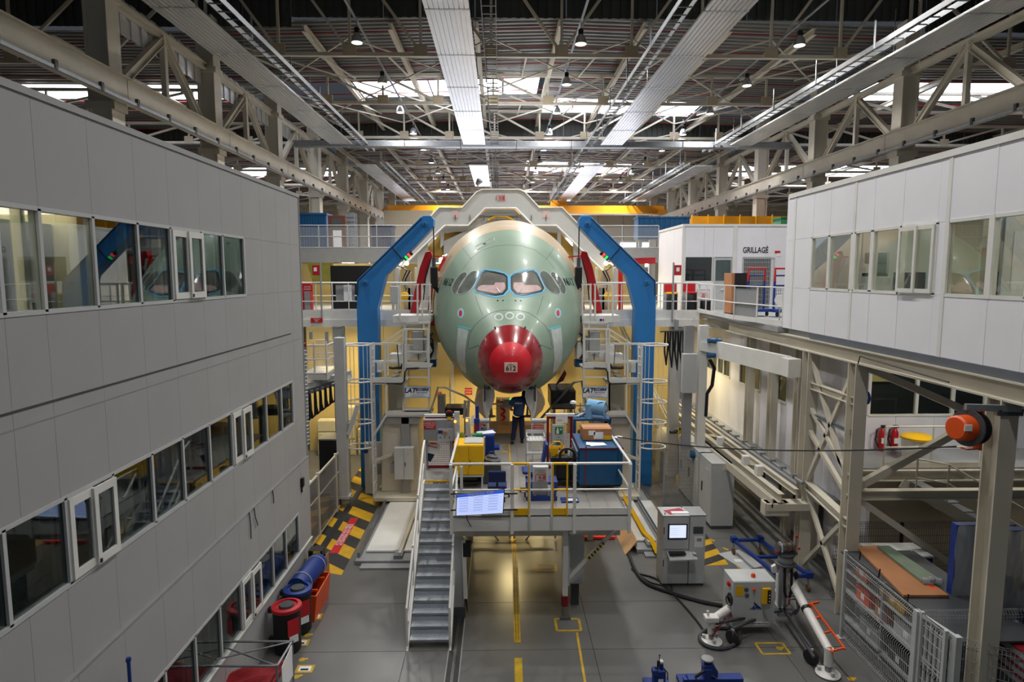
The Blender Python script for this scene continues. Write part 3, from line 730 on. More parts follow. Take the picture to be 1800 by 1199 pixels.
for a, b in ((3, 9.9), (9.9, 14.05), (14.05, 17.0), (17.0, 19.4), (19.4, 22.3)):
    MB().ibeam((FX+.15, a, 6.25), (FX+.15, b, 6.25), .34, .26, .03).build('edge_beam', CREAM, sf)
MB().ibeam((FX+.15, 9.95, 6.25), (13, 9.95, 6.25), .4, .26, .03).build('cross_beam', CREAM, sf)
MB().ibeam((FX+.15, 14.1, 3.0), (13, 14.1, 3.0), .22, .2, .02).build('cross_beam', CREAM, sf)
area('recess_fill_light', (11.5, 15.4, 6.1), 1.2, 70, (1, .93, .82))  # unseen fill lamp added to brighten the recess
# bracing in the bay behind the near columns
def brace(a, b, w_=.1): MB().bar(a, b, w_).build('diagonal_brace', CREAM, sf)
brace((FX+.3, 14.1, 6.0), (11.0, 14.1, 4.85), .16); brace((FX+.3, 14.1, 3.2), (11.0, 14.1, 4.75), .16)
brace((FX+.3, 14.1, 2.9), (11.2, 14.1, .9), .14); brace((FX+.15, 16.3, 6.0), (FX+.15, 14.3, 3.2)); brace((FX+.15, 14.2, 6.0), (FX+.15, 16.2, 2.6))
brace((FX+.15, 16.2, 2.4), (FX+.15, 14.2, .2)); brace((FX+.15, 16.2, .3), (FX+.15, 14.2, 2.4)); brace((FX+.15, 16.2, 4.6), (FX+.15, 14.2, 3.4)); brace((FX+.15, 16.2, 4.0), (FX+.15, 14.2, 2.9))
MB().ibeam((FX+.15, 16.3, 2.55), (FX+.15, 14.1, 2.3), .22, .2, .02).build('tie_beam', CREAM, sf)
MB().ibeam((FX+.15, 16.3, 5.2), (FX+.15, 14.1, 5.2), .18, .15, .02).build('tie_beam', CREAM, sf)
MB().ibeam((FX+.15, 16.3, 4.45), (FX+.15, 14.1, 4.45), .1, .08, .015).build('tie_beam', GALV, sf)
# recessed lower walls
lo = thing('wall_right_lower', 'pale recessed wall with windows under the right walkway', None, (8.75, 20, 0), kind='structure')
XW = 8.75
lowwin = [(at(1352, 640, X=XW).y+.0, at(1386, 640, X=XW).y), (at(1301, 640, X=XW).y, at(1338, 640, X=XW).y), (at(1241, 640, X=XW).y, at(1284, 640, X=XW).y)]
cols = [15.5, 16.35, 17.15]+[17.15+.95*k for k in range(1, 12)]
def hole(a, b):
    m_ = (a+b)/2
    return any(min(w_)-.1 < m_ < max(w_)+.1 for w_ in lowwin)
cuts = sorted(set([15.5, 16.6, 29]+[round(y, 3) for w_ in lowwin for y in w_]))
for a, b in zip(cuts[:-1], cuts[1:]):
    n = max(1, round((b-a)/.95))
    for k in range(n):
        p, q = lerp(a, b, k/n), lerp(a, b, (k+1)/n)
        if hole(p, q):
            bx('wall_panel', WALLR, lo, XW, p+.004, 2.3, XW+.1, q-.004, 4.15); bx('wall_panel', WALLR, lo, XW, p+.004, 5.35, XW+.1, q-.004, 6.4)
        else: bx('wall_panel', WALLR, lo, XW, p+.004, 2.3, XW+.1, q-.004, 6.4)
for i, w_ in enumerate(lowwin):
    a, b = min(w_), max(w_)
    wi = thing(f'window_{i+12}', None, None, (XW, a, 4.1), kind='structure')
    for y in ((a, b, (a+b)/2, a+(b-a)*.25) if i == 2 else (a, b, (a+b)/2)): MB().box(XW-.02, y-.03, 4.15, XW+.08, y+.03, 5.35).build('mullion', WHITE, wi)
    for z in (4.15, 5.35): MB().box(XW-.02, a, z-.03, XW+.08, b, z+.03).build('frame', WHITE, wi)
    MB().box(XW+.02, a+.03, 4.18, XW+.028, b-.03, 5.32).build('pane', GLASSD, wi)
bx('back_wall', YCREAM, lo, 10.6, 18.2, 0, 10.7, 29, 6.4)
bx('ledge', GREY, lo, 8.2, 15.6, 2.18, XW+.3, 29, 2.3)
for y in (17.45, 19.2, 21.0): hcol(8.45, y, 2.3, 6.15, lo, .22, .26)
XL = 9.25
for k in range(13):
    a = 15.3+k; 
    if k in (3, 4, 6, 7, 2):
        bx('wall_panel', WALLR, lo, XL, a+.004, 0, XL+.1, a+.996, .75); bx('window_strip', DARKIN, lo, XL+.03, a+.03, .75, XL+.06, a+.97, 2.0)
        bx('window_post', LGREY, lo, XL-.01, a-.02, .75, XL+.07, a+.02, 2.0); bx('wall_panel', WALLR, lo, XL, a, 2.0, XL+.1, a+1, 2.2)
    else: bx('wall_panel', WALLR, lo, XL, a+.004, 0, XL+.1, a+.996, 2.2)
for y in (17.3, 18.9): hcol(8.9, y, 0, 2.2, lo, .22, .24)
# corner wall beside the stair with two round signs
bx('wall_panel', WALLR, lo, 9.1, 15.5, 3.3, 9.2, 17.95, 6.4)
def round_sign(lab, px, py, m, cross):
    p = at(px, py, X=9.08); t = thing('round_sign', lab, 'sign', p)
    MB().lathe([(.17, 0), (.17, .01)], p, (-1, 0, 0), 24).build('disc', PAPER if cross else m, t)
    if cross:
        MB().torus(p+V((-.012, 0, 0)), (1, 0, 0), .155, .018, 24).build('ring', m, t); MB().bar(p+V((-.012, -.1, .1)), p+V((-.012, .1, -.1)), .03).build('slash', m, t)
        MB().bar(p+V((-.01, .0, -.08)), p+V((-.01, .03, .09)), .04).build('pictogram', BLACK, t)
    else: MB().lathe([(.06, .012), (.05, .014)], p, (-1, 0, 0), 12).build('pictogram', PAPER, t)
round_sign('round red-ringed prohibition sign on the wall by the steel brace', 1494, 700, RED, 1)
round_sign('round blue mandatory sign next to the prohibition sign', 1524, 699, NBLUE, 0)
# recess with deck, rail, stair
rc = thing('wall_right_recess', 'pale wall with internal windows at the back of the recess', None, (12, 18.6, 0), kind='structure')
RY = 18.0
def rp(px, py): return at(px, py, Y=RY)
zb = rp(1600, 730).z; zt = 6.35; zdk = rp(1600, 812).z
for k in range(6):
    x = 9.3+k*1.15
    bx('wall_panel', WALLR, rc, x+.004, RY, zdk, x+1.146, RY+.1, zb)
bx('wall_panel', WALLR, rc, 9.3, RY, zb, rp(1528, 700).x, RY+.1, zt)
xs_ = [rp(1528, 700).x, rp(1612, 700).x, rp(1676, 700).x, rp(1734, 700).x, 16.5]
wi = thing('window_15', None, None, (12, RY, zb), kind='structure')
for a, b in zip(xs_[:-1], xs_[1:]):
    MB().box(a-.04, RY-.02, zb, a+.04, RY+.08, zt).build('mullion', WHITE, wi); MB().box(a+.04, RY+.03, zb+.03, b-.04, RY+.04, zt).build('pane', GLASSD, wi)
MB().box(xs_[0], RY-.03, zb-.03, xs_[-1], RY+.08, zb+.03).build('frame', WHITE, wi)
area('room_light', (12.2, RY+1.6, 6.0), .6, 22, (1, .86, .5))  # unseen warm lamp added so the room behind the glass reads lit
bx('room_back', DARKIN, rc, 9.3, RY+3, zdk, 17, RY+3.1, zt); bx('lit_panel', YCREAM, rc, 10.4, RY+2.9, zb+.5, 13.2, RY+3, zt)  # yellow cream colour of the front panel imitates a lit wall
DKY = 16.2
def dp(px, py): return at(px, py, Y=DKY)
xd0, xd1 = dp(1553, 810).x, dp(1722, 810).x
z_d = dp(1640, 822).z
dkp = thing('mezzanine_deck', 'cream mezzanine deck in the right recess', None, (11, 17, z_d), kind='structure')
bx('deck_plate', GREY, dkp, 9.2, DKY, z_d-.08, xd1+4, RY, z_d)
MB().ibeam((9.3, DKY, z_d-.2), (xd1+4, DKY, z_d-.2), .3, .2, .03).build('edge_beam', CREAM, dkp)
bx('skirt_wall', CREAMD, dkp, xd0-.2, DKY+.25, 0, xd1+4, DKY+.35, z_d-.35)
railing('guard_railing', 'cream guard railing along the mezzanine deck with the yellow-lidded bin', 'railing', [(xd0, DKY, z_d), (xd1, DKY, z_d)], 1.12, CREAM, toe=.14, spacing=1.3)
railing('stair_railing', 'sloping cream handrail of the stair below the mezzanine', 'railing', [(xd0+.1, DKY-1.2, z_d-.35), (xd0+.9, DKY-1.2, z_d-.5), (xd0+3.6, DKY-1.2, .9)], .95, CREAM, spacing=1.3)
stv = thing('stair_flight', 'cream steel stair flight descending behind the fence', 'stairs', (11, DKY-1, 0))
for k in range(11):
    u = k/10; x = lerp(xd0+.6, xd0+4.4, u); z = lerp(z_d-.3, .3, u)
    bx('tread', GALV, stv, x, DKY-1.15, z-.03, x+.3, DKY-.2, z)
for y in (-1.15, -.2): MB().bar((xd0+.4, DKY+y, z_d-.35), (xd0+4.7, DKY+y, .12), .05, .26).build('stringer', CREAM, stv)
lb = thing('lidded_bin', 'white round bin with a yellow lid on the mezzanine deck', 'bin', (*dp(1628, 810).xy, z_d))
p = V((dp(1625, 800).x+.25, DKY+.7, z_d))
lb.location = p; ORG[lb.name] = p
MB().lathe([(.33, 0), (.38, .6), (.38, .62)], p, n=20).build('drum', WHITE, lb, smooth=True); MB().lathe([(.41, .6), (.42, .66), (.3, .73), (.05, .75)], p, n=20).build('lid', YEL, lb, smooth=True)
def extinguisher(lab, px, py, hose=1):
    p = at(px, py, Y=RY-.18); t = thing('fire_extinguisher', lab, 'fire extinguisher', p, 'extinguishers on the recess wall')
    MB().lathe([(.06, 0), (.1, .02), (.1, .5), (.06, .6), (.03, .64)], p, n=14).build('cylinder', RED, t, smooth=True)
    MB().box(p.x-.04, p.y-.03, p.z+.64, p.x+.09, p.y+.03, p.z+.72).build('valve', BLACK, t); MB().path([p+V((-.05, -.02, .66)), p+V((-.18, -.02, .6)), p+V((-.2, -.02, .3)), p+V((-.12, -.02, .1))], .018, 6).build('hose', BLACK, t, smooth=True)
    MB().box(p.x-.07, p.y-.105, p.z+.2, p.x+.07, p.y-.098, p.z+.36).build('label_sticker', PAPER, t); bx('bracket', DGREY, t, p.x-.03, p.y+.08, p.z+.3, p.x+.03, RY, p.z+.36)
extinguisher('red fire extinguisher with hose loop, left one of two on the recess wall', 1549, 790); extinguisher('red fire extinguisher, right one of two on the recess wall', 1571, 790)
# hose reel on the near column
hr = thing('hose_reel', 'orange spring hose reel bolted to the near steel column', 'hose reel', at(1700, 755, Y=9.9))
c = at(1702, 752, Y=9.85); ax = V((-1, -.25, .05)).normalized()
MB().lathe([(.3, 0), (.3, .03)], c+ax*.0, ax, 28).build('side_disc', DGREY, hr, smooth=True); MB().lathe([(.27, -.16), (.27, -.13)], c, ax, 28).build('side_disc', BLACK, hr, smooth=True)
MB().lathe([(.2, -.14), (.2, .01)], c, ax, 24).build('wound_hose', RUBBER, hr, smooth=True); MB().lathe([(.21, .03), (.2, .24), (.17, .27), (.03, .275)], c, ax, 24).build('spring_housing', ORANGE, hr, smooth=True)
p = c-ax*.16
MB().bar(p+V((.05, 0, .34)), p+V((.05, 0, -.36)), .16, .03, (1, 0, 0)).build('support_arm', ORANGE, hr); MB().bar(p+V((.05, 0, -.34)), p+V((-.22, -.06, -.33)), .12, .02).build('hose_guide', ORANGE, hr)
MB().bar(p+V((-.2, 0, .34)), (FX+.28, 9.75, p.z+.34), .08, .1).build('mount_arm', GALV, hr); bx('column_clamp', DGREY, hr, FX-.05, 9.76, p.z+.22, FX+.35, 9.8, p.z+.32)
bx('warning_sticker', PAPER, hr, *(c+ax*.15+V((-.1, -.215, .0))), *(c+ax*.15+V((.02, -.2, .1))))
q0 = c-ax*.1+V((-.25, 0, -.31))
q1 = at(1085, 768, Y=16.2)
pts = []
for i in range(25):
    u = i/24; p = q0.lerp(q1, u); p.z -= .55*4*u*(1-u)*.35; pts.append(p)
tag(MB().path(pts, .014, 6).build('air_hose', BLACK, smooth=True), 'long thin black hose strung from the orange reel to the platform cabinet', 'hose')
# conduit cables along the beam
tag(MB().path([at(1508, 640, X=FX-.02), at(1512, 626, X=FX-.02), at(1530, 632, X=FX-.02), at(1600, 652, X=FX-.02), at(1668, 672, X=FX-.02)], .014, 6).build('beam_cable', BLACK, smooth=True), 'black cable clipped along the cream beam under the right office', 'cable')
# overhead track with lattice under the walkway
tk = thing('conveyor_track', 'long cream twin rail track running down beside the right wall', 'track', (7.6, 20, 2.2))
MB().ibeam((7.35, 15.9, 2.25), (7.35, 27, 2.25), .24, .16, .02).build('rail_beam', CREAM, tk); MB().ibeam((7.75, 15.9, 2.42), (7.75, 27, 2.42), .16, .12, .02).build('rail_beam', CREAM, tk)
MB().tube((7.95, 16, 2.62), (7.95, 26, 2.62), .05, 8).build('shaft', GALV, tk, smooth=True)
bx('side_plate', CREAM, tk, 7.1, 15.9, 2.0, 7.14, 27, 2.24)
for y in (16.1, 19.5, 23.0): bx('support_bracket', CREAM, tk, 7.0, y-.2, 1.9, 8.2, y+.2, 2.1, .01)
for y in (17.4, 18.4, 20.6): bx('motor_mount', WHITE, tk, 7.3, y, 2.37, 7.5, y+.2, 2.65, .02)
for i in range(14): MB().cbox((7.95, 16.5+i*.7, 2.66), .16, .1, .1).build('roller_bracket', GALV, tk)
bx('end_box', CREAM, tk, 6.95, 15.95, 1.75, 7.6, 16.25, 2.1, .01)
# jib mast and its swing beam
jm = thing('jib_mast', 'white vertical jib mast with swing beam along the right side', 'jib crane', at(1222, 790, Y=21.5))
p = at(1223, 790, Y=21.5)
bx('mast', WHITE, jm, p.x-.0, 21.4, p.z, p.x+.28, 21.7, 6.35); bx('mast', GREY, jm, p.x-.5, 21.45, p.z, p.x-.2, 21.65, 6.35)
bx('control_box', LGREY, jm, p.x-.62, 21.2, 4.05, p.x-.14, 21.45, 5.4, .01)
a, b = at(1245, 612, Y=21.2), at(1400, 640, Y=16.9)
a = V((p.x+.55, 21.2, 5.55)); b = V((7.85, 16.9, 5.6))
MB().bar(a, b, .16, .55).build('swing_beam', WHITE, jm); bx('end_bracket', WHITE, jm, 7.65, 16.5, 5.35, 8.0, 16.95, 5.85, .01)
MB().bar(a+V((-.5, .2, .1)), a, .12, .3).build('hinge_arm', WHITE, jm)
for z in (5.35, 5.85): MB().tube((a.x-.35, 21.2, z), (a.x+.1, 21.2, z), .09, 10).build('drive_motor', DBLUE, jm, smooth=True)
bx('base_carriage', WHITE, jm, p.x-.2, 21.2, p.z-.35, p.x+.9, 21.8, p.z); MB().tube((p.x-.3, 21.1, p.z-.05), (p.x+.75, 21.0, p.z-.2), .14, 12).build('gear_motor', DBLUE, jm, smooth=True)
tag(MB().path([p+V((.35, -.1, 3.2)), p+V((.5, -.15, 2.9)), p+V((.45, -.15, 2.3)), p+V((.3, -.1, 2.0)), p+V((.28, -.1, 1.2))], .06, 8).build('cable_loop', BLACK, smooth=True), 'thick black cable loop hanging beside the white jib mast', 'cable')
# ================================================================== AIRCRAFT NOSE SECTION
AX = 0.29
# station: y, z of widest line, half width, top z, bottom z
ST = [(18.12, 5.47, 0.02, 5.49, 5.45), (18.2, 5.48, 0.3, 5.783, 5.176), (18.35, 5.49, 0.5, 5.99, 4.988), (18.6, 5.5, 0.7, 6.19, 4.776), (18.95, 5.52, 0.89, 6.415, 4.588), (19.3, 5.54, 1.03, 6.6, 4.44), (19.8, 5.62, 1.313, 6.91, 4.25), (20.4, 5.75, 1.656, 7.22, 4.08), (21.0, 5.9, 1.95, 7.6, 4.0), (21.6, 6.08, 2.21, 8.12, 3.97), (22.2, 6.27, 2.42, 8.76, 3.96), (22.8, 6.42, 2.59, 9.28, 3.96), (23.6, 6.57, 2.77, 9.74, 3.96), (24.2, 6.66, 2.87, 9.95, 3.96), (25.0, 6.77, 2.99, 10.14, 3.96), (26.0, 6.85, 3.09, 10.28, 3.97), (27.5, 6.95, 3.14, 10.35, 4.0), (30, 7, 3.15, 10.36, 4.0), (44, 7, 3.15, 10.36, 4.0)]
def station(y):
    i = 0
    while i < len(ST)-2 and y > ST[i+1][0]: i += 1
    a, b = ST[i], ST[i+1]; p = ST[max(0, i-1)]; q = ST[min(len(ST)-1, i+2)]
    h = b[0]-a[0]; t = (y-a[0])/h; out = []
    for k in range(1, 5):
        ma = (b[k]-p[k])/(b[0]-p[0]) if i else (b[k]-a[k])/h
        mb_ = (q[k]-a[k])/(q[0]-a[0]) if i+2 < len(ST) else (b[k]-a[k])/h
        if i == 0: ma = min((b[k]-a[k])/h*1.2, 99) if b[k] > a[k] else (b[k]-a[k])/h*1.2
        t2, t3 = t*t, t*t*t
        out.append((2*t3-3*t2+1)*a[k]+(t3-2*t2+t)*h*ma+(-2*t3+3*t2)*b[k]+(t3-t2)*h*mb_)
    return out
def ringpts(y, n=96):
    zc, hw, zt, zb = station(y); r = []
    for i in range(n):
        a = 2*math.pi*i/n; c, s = math.sin(a), math.cos(a)
        r.append((AX+hw*c, y, zc+(zt-zc)*s if s > 0 else zc+(zc-zb)*s))
    return r
def skin(ys, cap0=False, cap1=False, n=96, bay=False):
    mb = MB(); vs = []
    for y in ys: vs += ringpts(y, n)
    fs = [[j*n+i, j*n+(i+1) % n, (j+1)*n+(i+1) % n, (j+1)*n+i] for j in range(len(ys)-1) for i in range(n)]
    fs = [f for f in fs if not (bay and sum(abs(vs[k][0]-AX) < .74 and vs[k][2] < 5 and 19.4 < vs[k][1] < 23.3 for k in f) == 4)]
    if cap0: fs.append(list(range(n)))
    if cap1: fs.append(list(range((len(ys)-1)*n, len(ys)*n)))
    return mb._add(vs, fs)
def span(a, b, n): return [a+(b-a)*i/n for i in range(n+1)]
YR, YG = 19.22, 23.55
air = thing('aircraft_fuselage', 'green-primed airliner nose section with a red radome held in the assembly jig', 'aircraft', (AX, 24, 0))
skin([18.12, 18.13, 18.15, 18.18]+span(18.22, 18.5, 6), True).build('nose_cap', RADLIT, air, smooth=True)  # radome front in brighter red, imitating light on its centre
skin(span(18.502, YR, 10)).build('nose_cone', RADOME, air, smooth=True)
skin(span(YR+.012, YG, 48), True, bay=True).build('forward_skin', PRIMER, air, smooth=True)
skin(span(YG+.004, 44, 50), False, True).build('rear_barrel', BRONZE, air, smooth=True)
_m = skin(span(18.13, 44, 160))
BV = BVHTree.FromPolygons([V(v) for v in _m.v], _m.f)
def hit(px, py, off=0.0):
    o = V((0, 0, CZ)); h, nrm, _, _ = BV.ray_cast(o, ray(px, py).normalized())
    if h is None: return None, None
    if nrm.dot(h-o) > 0: nrm = -nrm
    return h+nrm*off, nrm
def near(p, off=0.0):
    h, nrm, _, _ = BV.find_nearest(V(p))
    c = V((AX, h.y+.3, station(h.y)[0]))
    if nrm.dot(h-c) < 0: nrm = -nrm
    return h+nrm*off
def mir(p): return V((2*AX-p.x, p.y, p.z))
def dens(poly, k=3, closed=True):
    r = []; m = len(poly)
    for i in range(m if closed else m-1):
        a, b = poly[i], poly[(i+1) % m]
        for j in range(k): r.append((a[0]+(b[0]-a[0])*j/k, a[1]+(b[1]-a[1])*j/k))
    if not closed: r.append(poly[-1])
    return r
def smoothpoly(poly, it=2):
    for _ in range(it):
        r = []; m = len(poly)
        for i in range(m):
            a, b = poly[i], poly[(i+1) % m]
            r += [(a[0]*.75+b[0]*.25, a[1]*.75+b[1]*.25), (a[0]*.25+b[0]*.75, a[1]*.25+b[1]*.75)]
        poly = r
    return poly
def grow(poly, d):
    cx = sum(p[0] for p in poly)/len(poly); cy = sum(p[1] for p in poly)/len(poly)
    r = []
    for x, y in poly:
        l = math.hypot(x-cx, y-cy); r.append((x+(x-cx)/l*d, y+(y-cy)/l*d))
    return r
def patch(poly, off, th=.008, rings=4, mirror=False):
    "thin plate lying on the skin, outline given in view pixels of the left half"
    c = (sum(p[0] for p in poly)/len(poly), sum(p[1] for p in poly)/len(poly)); n = len(poly)
    mb = MB(); f = mir if mirror else (lambda p: p); lay = []
    for o in (off, off-th):
        vs = [f(hit(*c, o)[0])]
        for k in range(1, rings+1):
            for x, y in poly: vs.append(f(hit(c[0]+(x-c[0])*k/rings, c[1]+(y-c[1])*k/rings, o)[0]))
        lay.append(vs)
    m = len(lay[0]); fs = []
    for b in (0, m):
        fs += [[b, b+1+i, b+1+(i+1) % n] for i in range(n)]
        for k in range(rings-1): fs += [[b+1+k*n+i, b+1+k*n+(i+1) % n, b+1+(k+1)*n+(i+1) % n, b+1+(k+1)*n+i] for i in range(n)]
    e = 1+(rings-1)*n
    fs += [[e+i, e+(i+1) % n, m+e+(i+1) % n, m+e+i] for i in range(n)]
    return mb._add(lay[0]+lay[1], fs)
def ringstrip(inner, outer, off, th=.01, mirror=False):
    n = len(inner); f = mir if mirror else (lambda p: p)
    vs = [f(hit(*p, off)[0]) for p in inner]+[f(hit(*p, off)[0]) for p in outer]+[f(hit(*p, off-th)[0]) for p in inner]+[f(hit(*p, off-th)[0]) for p in outer]
    fs = []
    for i in range(n):
        j = (i+1) % n
        fs += [[i, j, n+j, n+i], [i, j, 2*n+j, 2*n+i], [n+i, n+j, 3*n+j, 3*n+i]]
    return MB()._add(vs, fs)
def line3(pts, w=.012, off=.004, r=None):
    return MB().path([p for p in pts], w/2, 4)
def seam(poly, name='panel_seam', m=None, w=.012, both=True, k=8):
    pts = [hit(x, y, .002)[0] for x, y in dens(poly, k, False)]
    pts = [p for p in pts if p is not None]
    MB().path(pts, w/2, 4).build(name, m or SEAM, air)
    if both: MB().path([mir(p) for p in pts], w/2, 4).build(name, m or SEAM, air)
def C1(x, y): return (740+x/5.993, 340+y/5.993)
def C2(x, y): return (740+x/5.993, 530+y/5.993)
WS = dens([C1(*p) for p in ((577, 998), (600, 1030), (780, 1066), (858, 1056), (900, 1008), (897, 884), (866, 858), (683, 822), (645, 850))], 4)
BLKR = mat('window_seal', (12, 14, 18), 0.4, var=0)
COCK = mat('cockpit_glazing', (104, 110, 106), 0.08, var=.3, scale=2.2, coat=.6)
PINKP = mat('pink_protection', (178, 150, 148), 0.5, var=.15, scale=4)
for mr in (False, True):
    seal = ringstrip(WS, grow(WS, 2.6), .016, .02, mr).build('windscreen_seal', BLKR, air)
    ringstrip(grow(WS, 2.6), grow(WS, 5.6), .007, .01, mr).build('blue_masking', BTAPE, air)
    pane = patch(WS, .006, .006, 5, mr).build('windscreen_pane', mat('windscreen_glass', (112, 112, 108), 0.06, var=.3, scale=1.4, coat=.6), air, smooth=True)
    low = [C1(*p) for p in ((592, 1010), (610, 985), (640, 968), (780, 968), (785, 940), (880, 940), (888, 975), (886, 1004), (850, 1046), (782, 1056), (610, 1024))]
    patch(dens(low, 2), .012, .005, 3, mr).build('pink_cover', PINKP, pane, smooth=True)
    a, b = hit(*C1(800, 1000), .02)[0], hit(*C1(832, 1052), .02)[0]
    if mr: a, b = mir(a), mir(b)
    MB().bar(a, b, .03, .015).build('wiper', LGREY, pane)
    for o in (((387, 1060), (390, 1020), (425, 945), (500, 850), (560, 812), (600, 830), (600, 885), (560, 965), (510, 1030), (440, 1062)),
              ((327, 1045), (328, 990), (375, 895), (430, 838), (487, 828), (478, 880), (410, 975), (362, 1070))):
        pl = smoothpoly([C1(*p) for p in o], 2)
        patch(pl, .006, .006, 4, mr).build('side_window', COCK, air, smooth=True)
        ringstrip(pl, grow(pl, .8), .01, .012, mr).build('window_trim', LGREY, air)
    # red pitot covers ringed with blue masking
    pl = smoothpoly([C2(*p) for p in ((412, 90), (432, 95), (436, 130), (424, 158), (404, 150), (402, 118))], 2)
    patch(grow(pl, 3.5), .004, .005, 3, mr).build('blue_masking', mat('pale_blue_masking', (140, 190, 205), .6, var=.15, scale=20), air)
    patch(pl, .012, .01, 2, mr).build('red_probe_cover', SIGNR, air)
    # clear film with turquoise tape
    pl = dens([C2(*p) for p in ((392, 268), (505, 292), (480, 430), (468, 600), (480, 760), (430, 720), (385, 640), (375, 500))], 3)
    patch(pl, .01, .004, 3, mr).build('protective_film', mat('milky_film', (186, 196, 192), .3, var=.12, scale=5), air, smooth=True)
    pl = dens([C2(*p) for p in ((392, 250), (530, 285), (526, 305), (390, 272))], 3)
    patch(pl, .014, .006, 2, mr).build('turquoise_tape', mat('turquoise_tape', (86, 178, 186), .6, var=.06), air)
    # registration numbers
for s in (-1, 1):
    lab = 'N612' if s > 0 else 'N612'
    for k, ch in enumerate('N612'):
        px, py = C1(252+k*23, 935+k*2) if s < 0 else (0, 0)
        if s < 0: p, nrm = hit(px, py, .012)
        else:
            q, nq = hit(*C1(252+(3-k)*23, 935), .012); p = mir(q); nrm = V((-nq.x, nq.y, nq.z))
        o = text(ch, p, .42, BLKR, air, 'registration_letter', ext=.002, sx=.8)
        fwd = nrm.normalized(); upv = (V((0, 0, 1))-fwd*fwd.z).normalized(); rt = upv.cross(fwd)
        o.rotation_euler = Matrix((rt, upv, fwd)).transposed().to_euler()
# ring of three small round covers above the radome
for x, y in ((820, 164), (934, 150), (1048, 162)):
    c = C2(x, y)
    pl = [(c[0]+5.6*math.cos(a*math.pi/12), c[1]+4.2*math.sin(a*math.pi/12)) for a in range(24)]
    patch(grow(pl, 2.4), .004, .004, 2).build('masking_ring', mat('pale_mask', (190, 204, 198), .5, var=.05), air)
    patch(pl, .009, .006, 2).build('round_cover', mat('grey_green_disc', (124, 142, 130), .5, var=.05), air)
# seams
seam([C1(430, 565), C1(540, 705)]); seam([C1(575, 1085), C2(600, 20), C2(648, 140)])
arc = [C1(440, 800), C1(520, 690), C1(640, 600), C1(780, 555), C1(930, 543)]
seam(arc, w=.008); seam([C2(648, 178), C2(740, 118), C2(840, 95), C2(934, 90)]); seam([C2(648, 178), C2(560, 260), C2(510, 360), C2(495, 470), C2(440, 520)]); seam([C2(495, 505), C2(610, 458)], w=.01)
for p in ((865, 1130), (995, 1130), (808, 1130), (1050, 1130)):
    h, nrm = hit(*C1(*p), .004); MB().lathe([(.03, 0), (.025, .01)], h, nrm, 10).build('static_port', BLKR, air)
# panel outline on the crown
oc = [C1(*p) for p in ((575, 560), (760, 458), (775, 505), (592, 595), (575, 560))]
MB().path([hit(x, y, .005)[0] for x, y in dens(oc, 6, False)], .012, 4).build('hatch_outline', LGREY, air)
h, nrm = hit(*C1(672, 528), .01); MB().lathe([(.06, 0), (.04, .04)], h, nrm, 10).build('antenna_stub', GREY, air)
# radome latches and number plate
for x, y in ((785, 285), (1092, 285), (630, 475), (1245, 470), (625, 705), (1250, 700), (790, 900), (1090, 890)):
    h, nrm = hit(*C2(x, y), .012)
    c = V((AX, h.y, 5.5)); d = (V((h.x, 0, h.z))-V((c.x, 0, c.z))).normalized()
    MB().bar(h-d*.05, h+d*.05, .05, .02, nrm).build('latch', STEEL, air)
pcx, pcz = at(898, 646, Y=18.1).x, at(898, 646, Y=18.1).z
plate = MB().box(pcx-.19, 18.085, pcz-.14, pcx+.19, 18.118, pcz+.14).build('number_plate', mat('cream_plate', (222, 206, 184), .6, var=.03), air, bev=.006)
mp = mat('plum_print', (110, 30, 60), .6, var=0)
text('612', (pcx, 18.08, pcz-.03), .2, mp, plate, bold=.005); text('AIRBUS', (pcx, 18.08, pcz+.09), .06, GREY, plate)
# nose gear doors, bay and inner mechanism
for s in (-1, 1):
    out = [(.84, 4.5), (1.02, 4.3), (1.12, 4.12), (1.13, 3.95), (1.05, 3.76), (.9, 3.6), (.78, 3.46), (.73, 3.25)]; inn = [(.7, 3.27), (.73, 3.5), (.8, 3.7), (.84, 3.95), (.82, 4.2), (.78, 4.5)]
    MB().prism([(AX+s*x, 19.9, z) for x, z in out+inn], (0, 2.8, 0)).build('gear_door', BRONZE, air, smooth=True, bev=.02)
    MB().prism([(AX+s*x, 19.88, z) for x, z in ((.86, 4.45), (.87, 4.2), (.86, 3.95), (.82, 3.7), (.74, 3.46), (.7, 3.28), (.67, 3.4), (.68, 3.7), (.55, 3.95), (.48, 4.2), (.5, 4.45))], (0, .05, 0)).build('door_frame', WHITE, air)
    MB().lathe([(.02, 0), (.16, .02), (.16, .05)], (AX+s*.62, 20.9, 3.3), n=14).build('hinge_cup', WHITE, air)
    MB().bar((AX+s*.66, 21.0, 4.3), (AX+s*.6, 21.0, 3.3), .07).build('actuator', LGREY, air)
MB().prism([(AX-.3, 21.0, 3.62), (AX+.3, 21.0, 3.62), (AX+.16, 21.0, 3.85), (AX-.16, 21.0, 3.85)], (0, .1, 0)).build('bay_fitting', LGREY, air)
bx('bay_roof', DARKIN, air, AX-.8, 19.5, 5.3, AX+.8, 23.3, 5.35); bx('bay_end', DGREY, air, AX-.8, 23.25, 4.0, AX+.8, 23.3, 5.3)
for k in (-1, 1): bx('bay_side', DGREY, air, AX+k*.8-.02, 19.6, 4.1, AX+k*.8+.02, 23.3, 5.3)
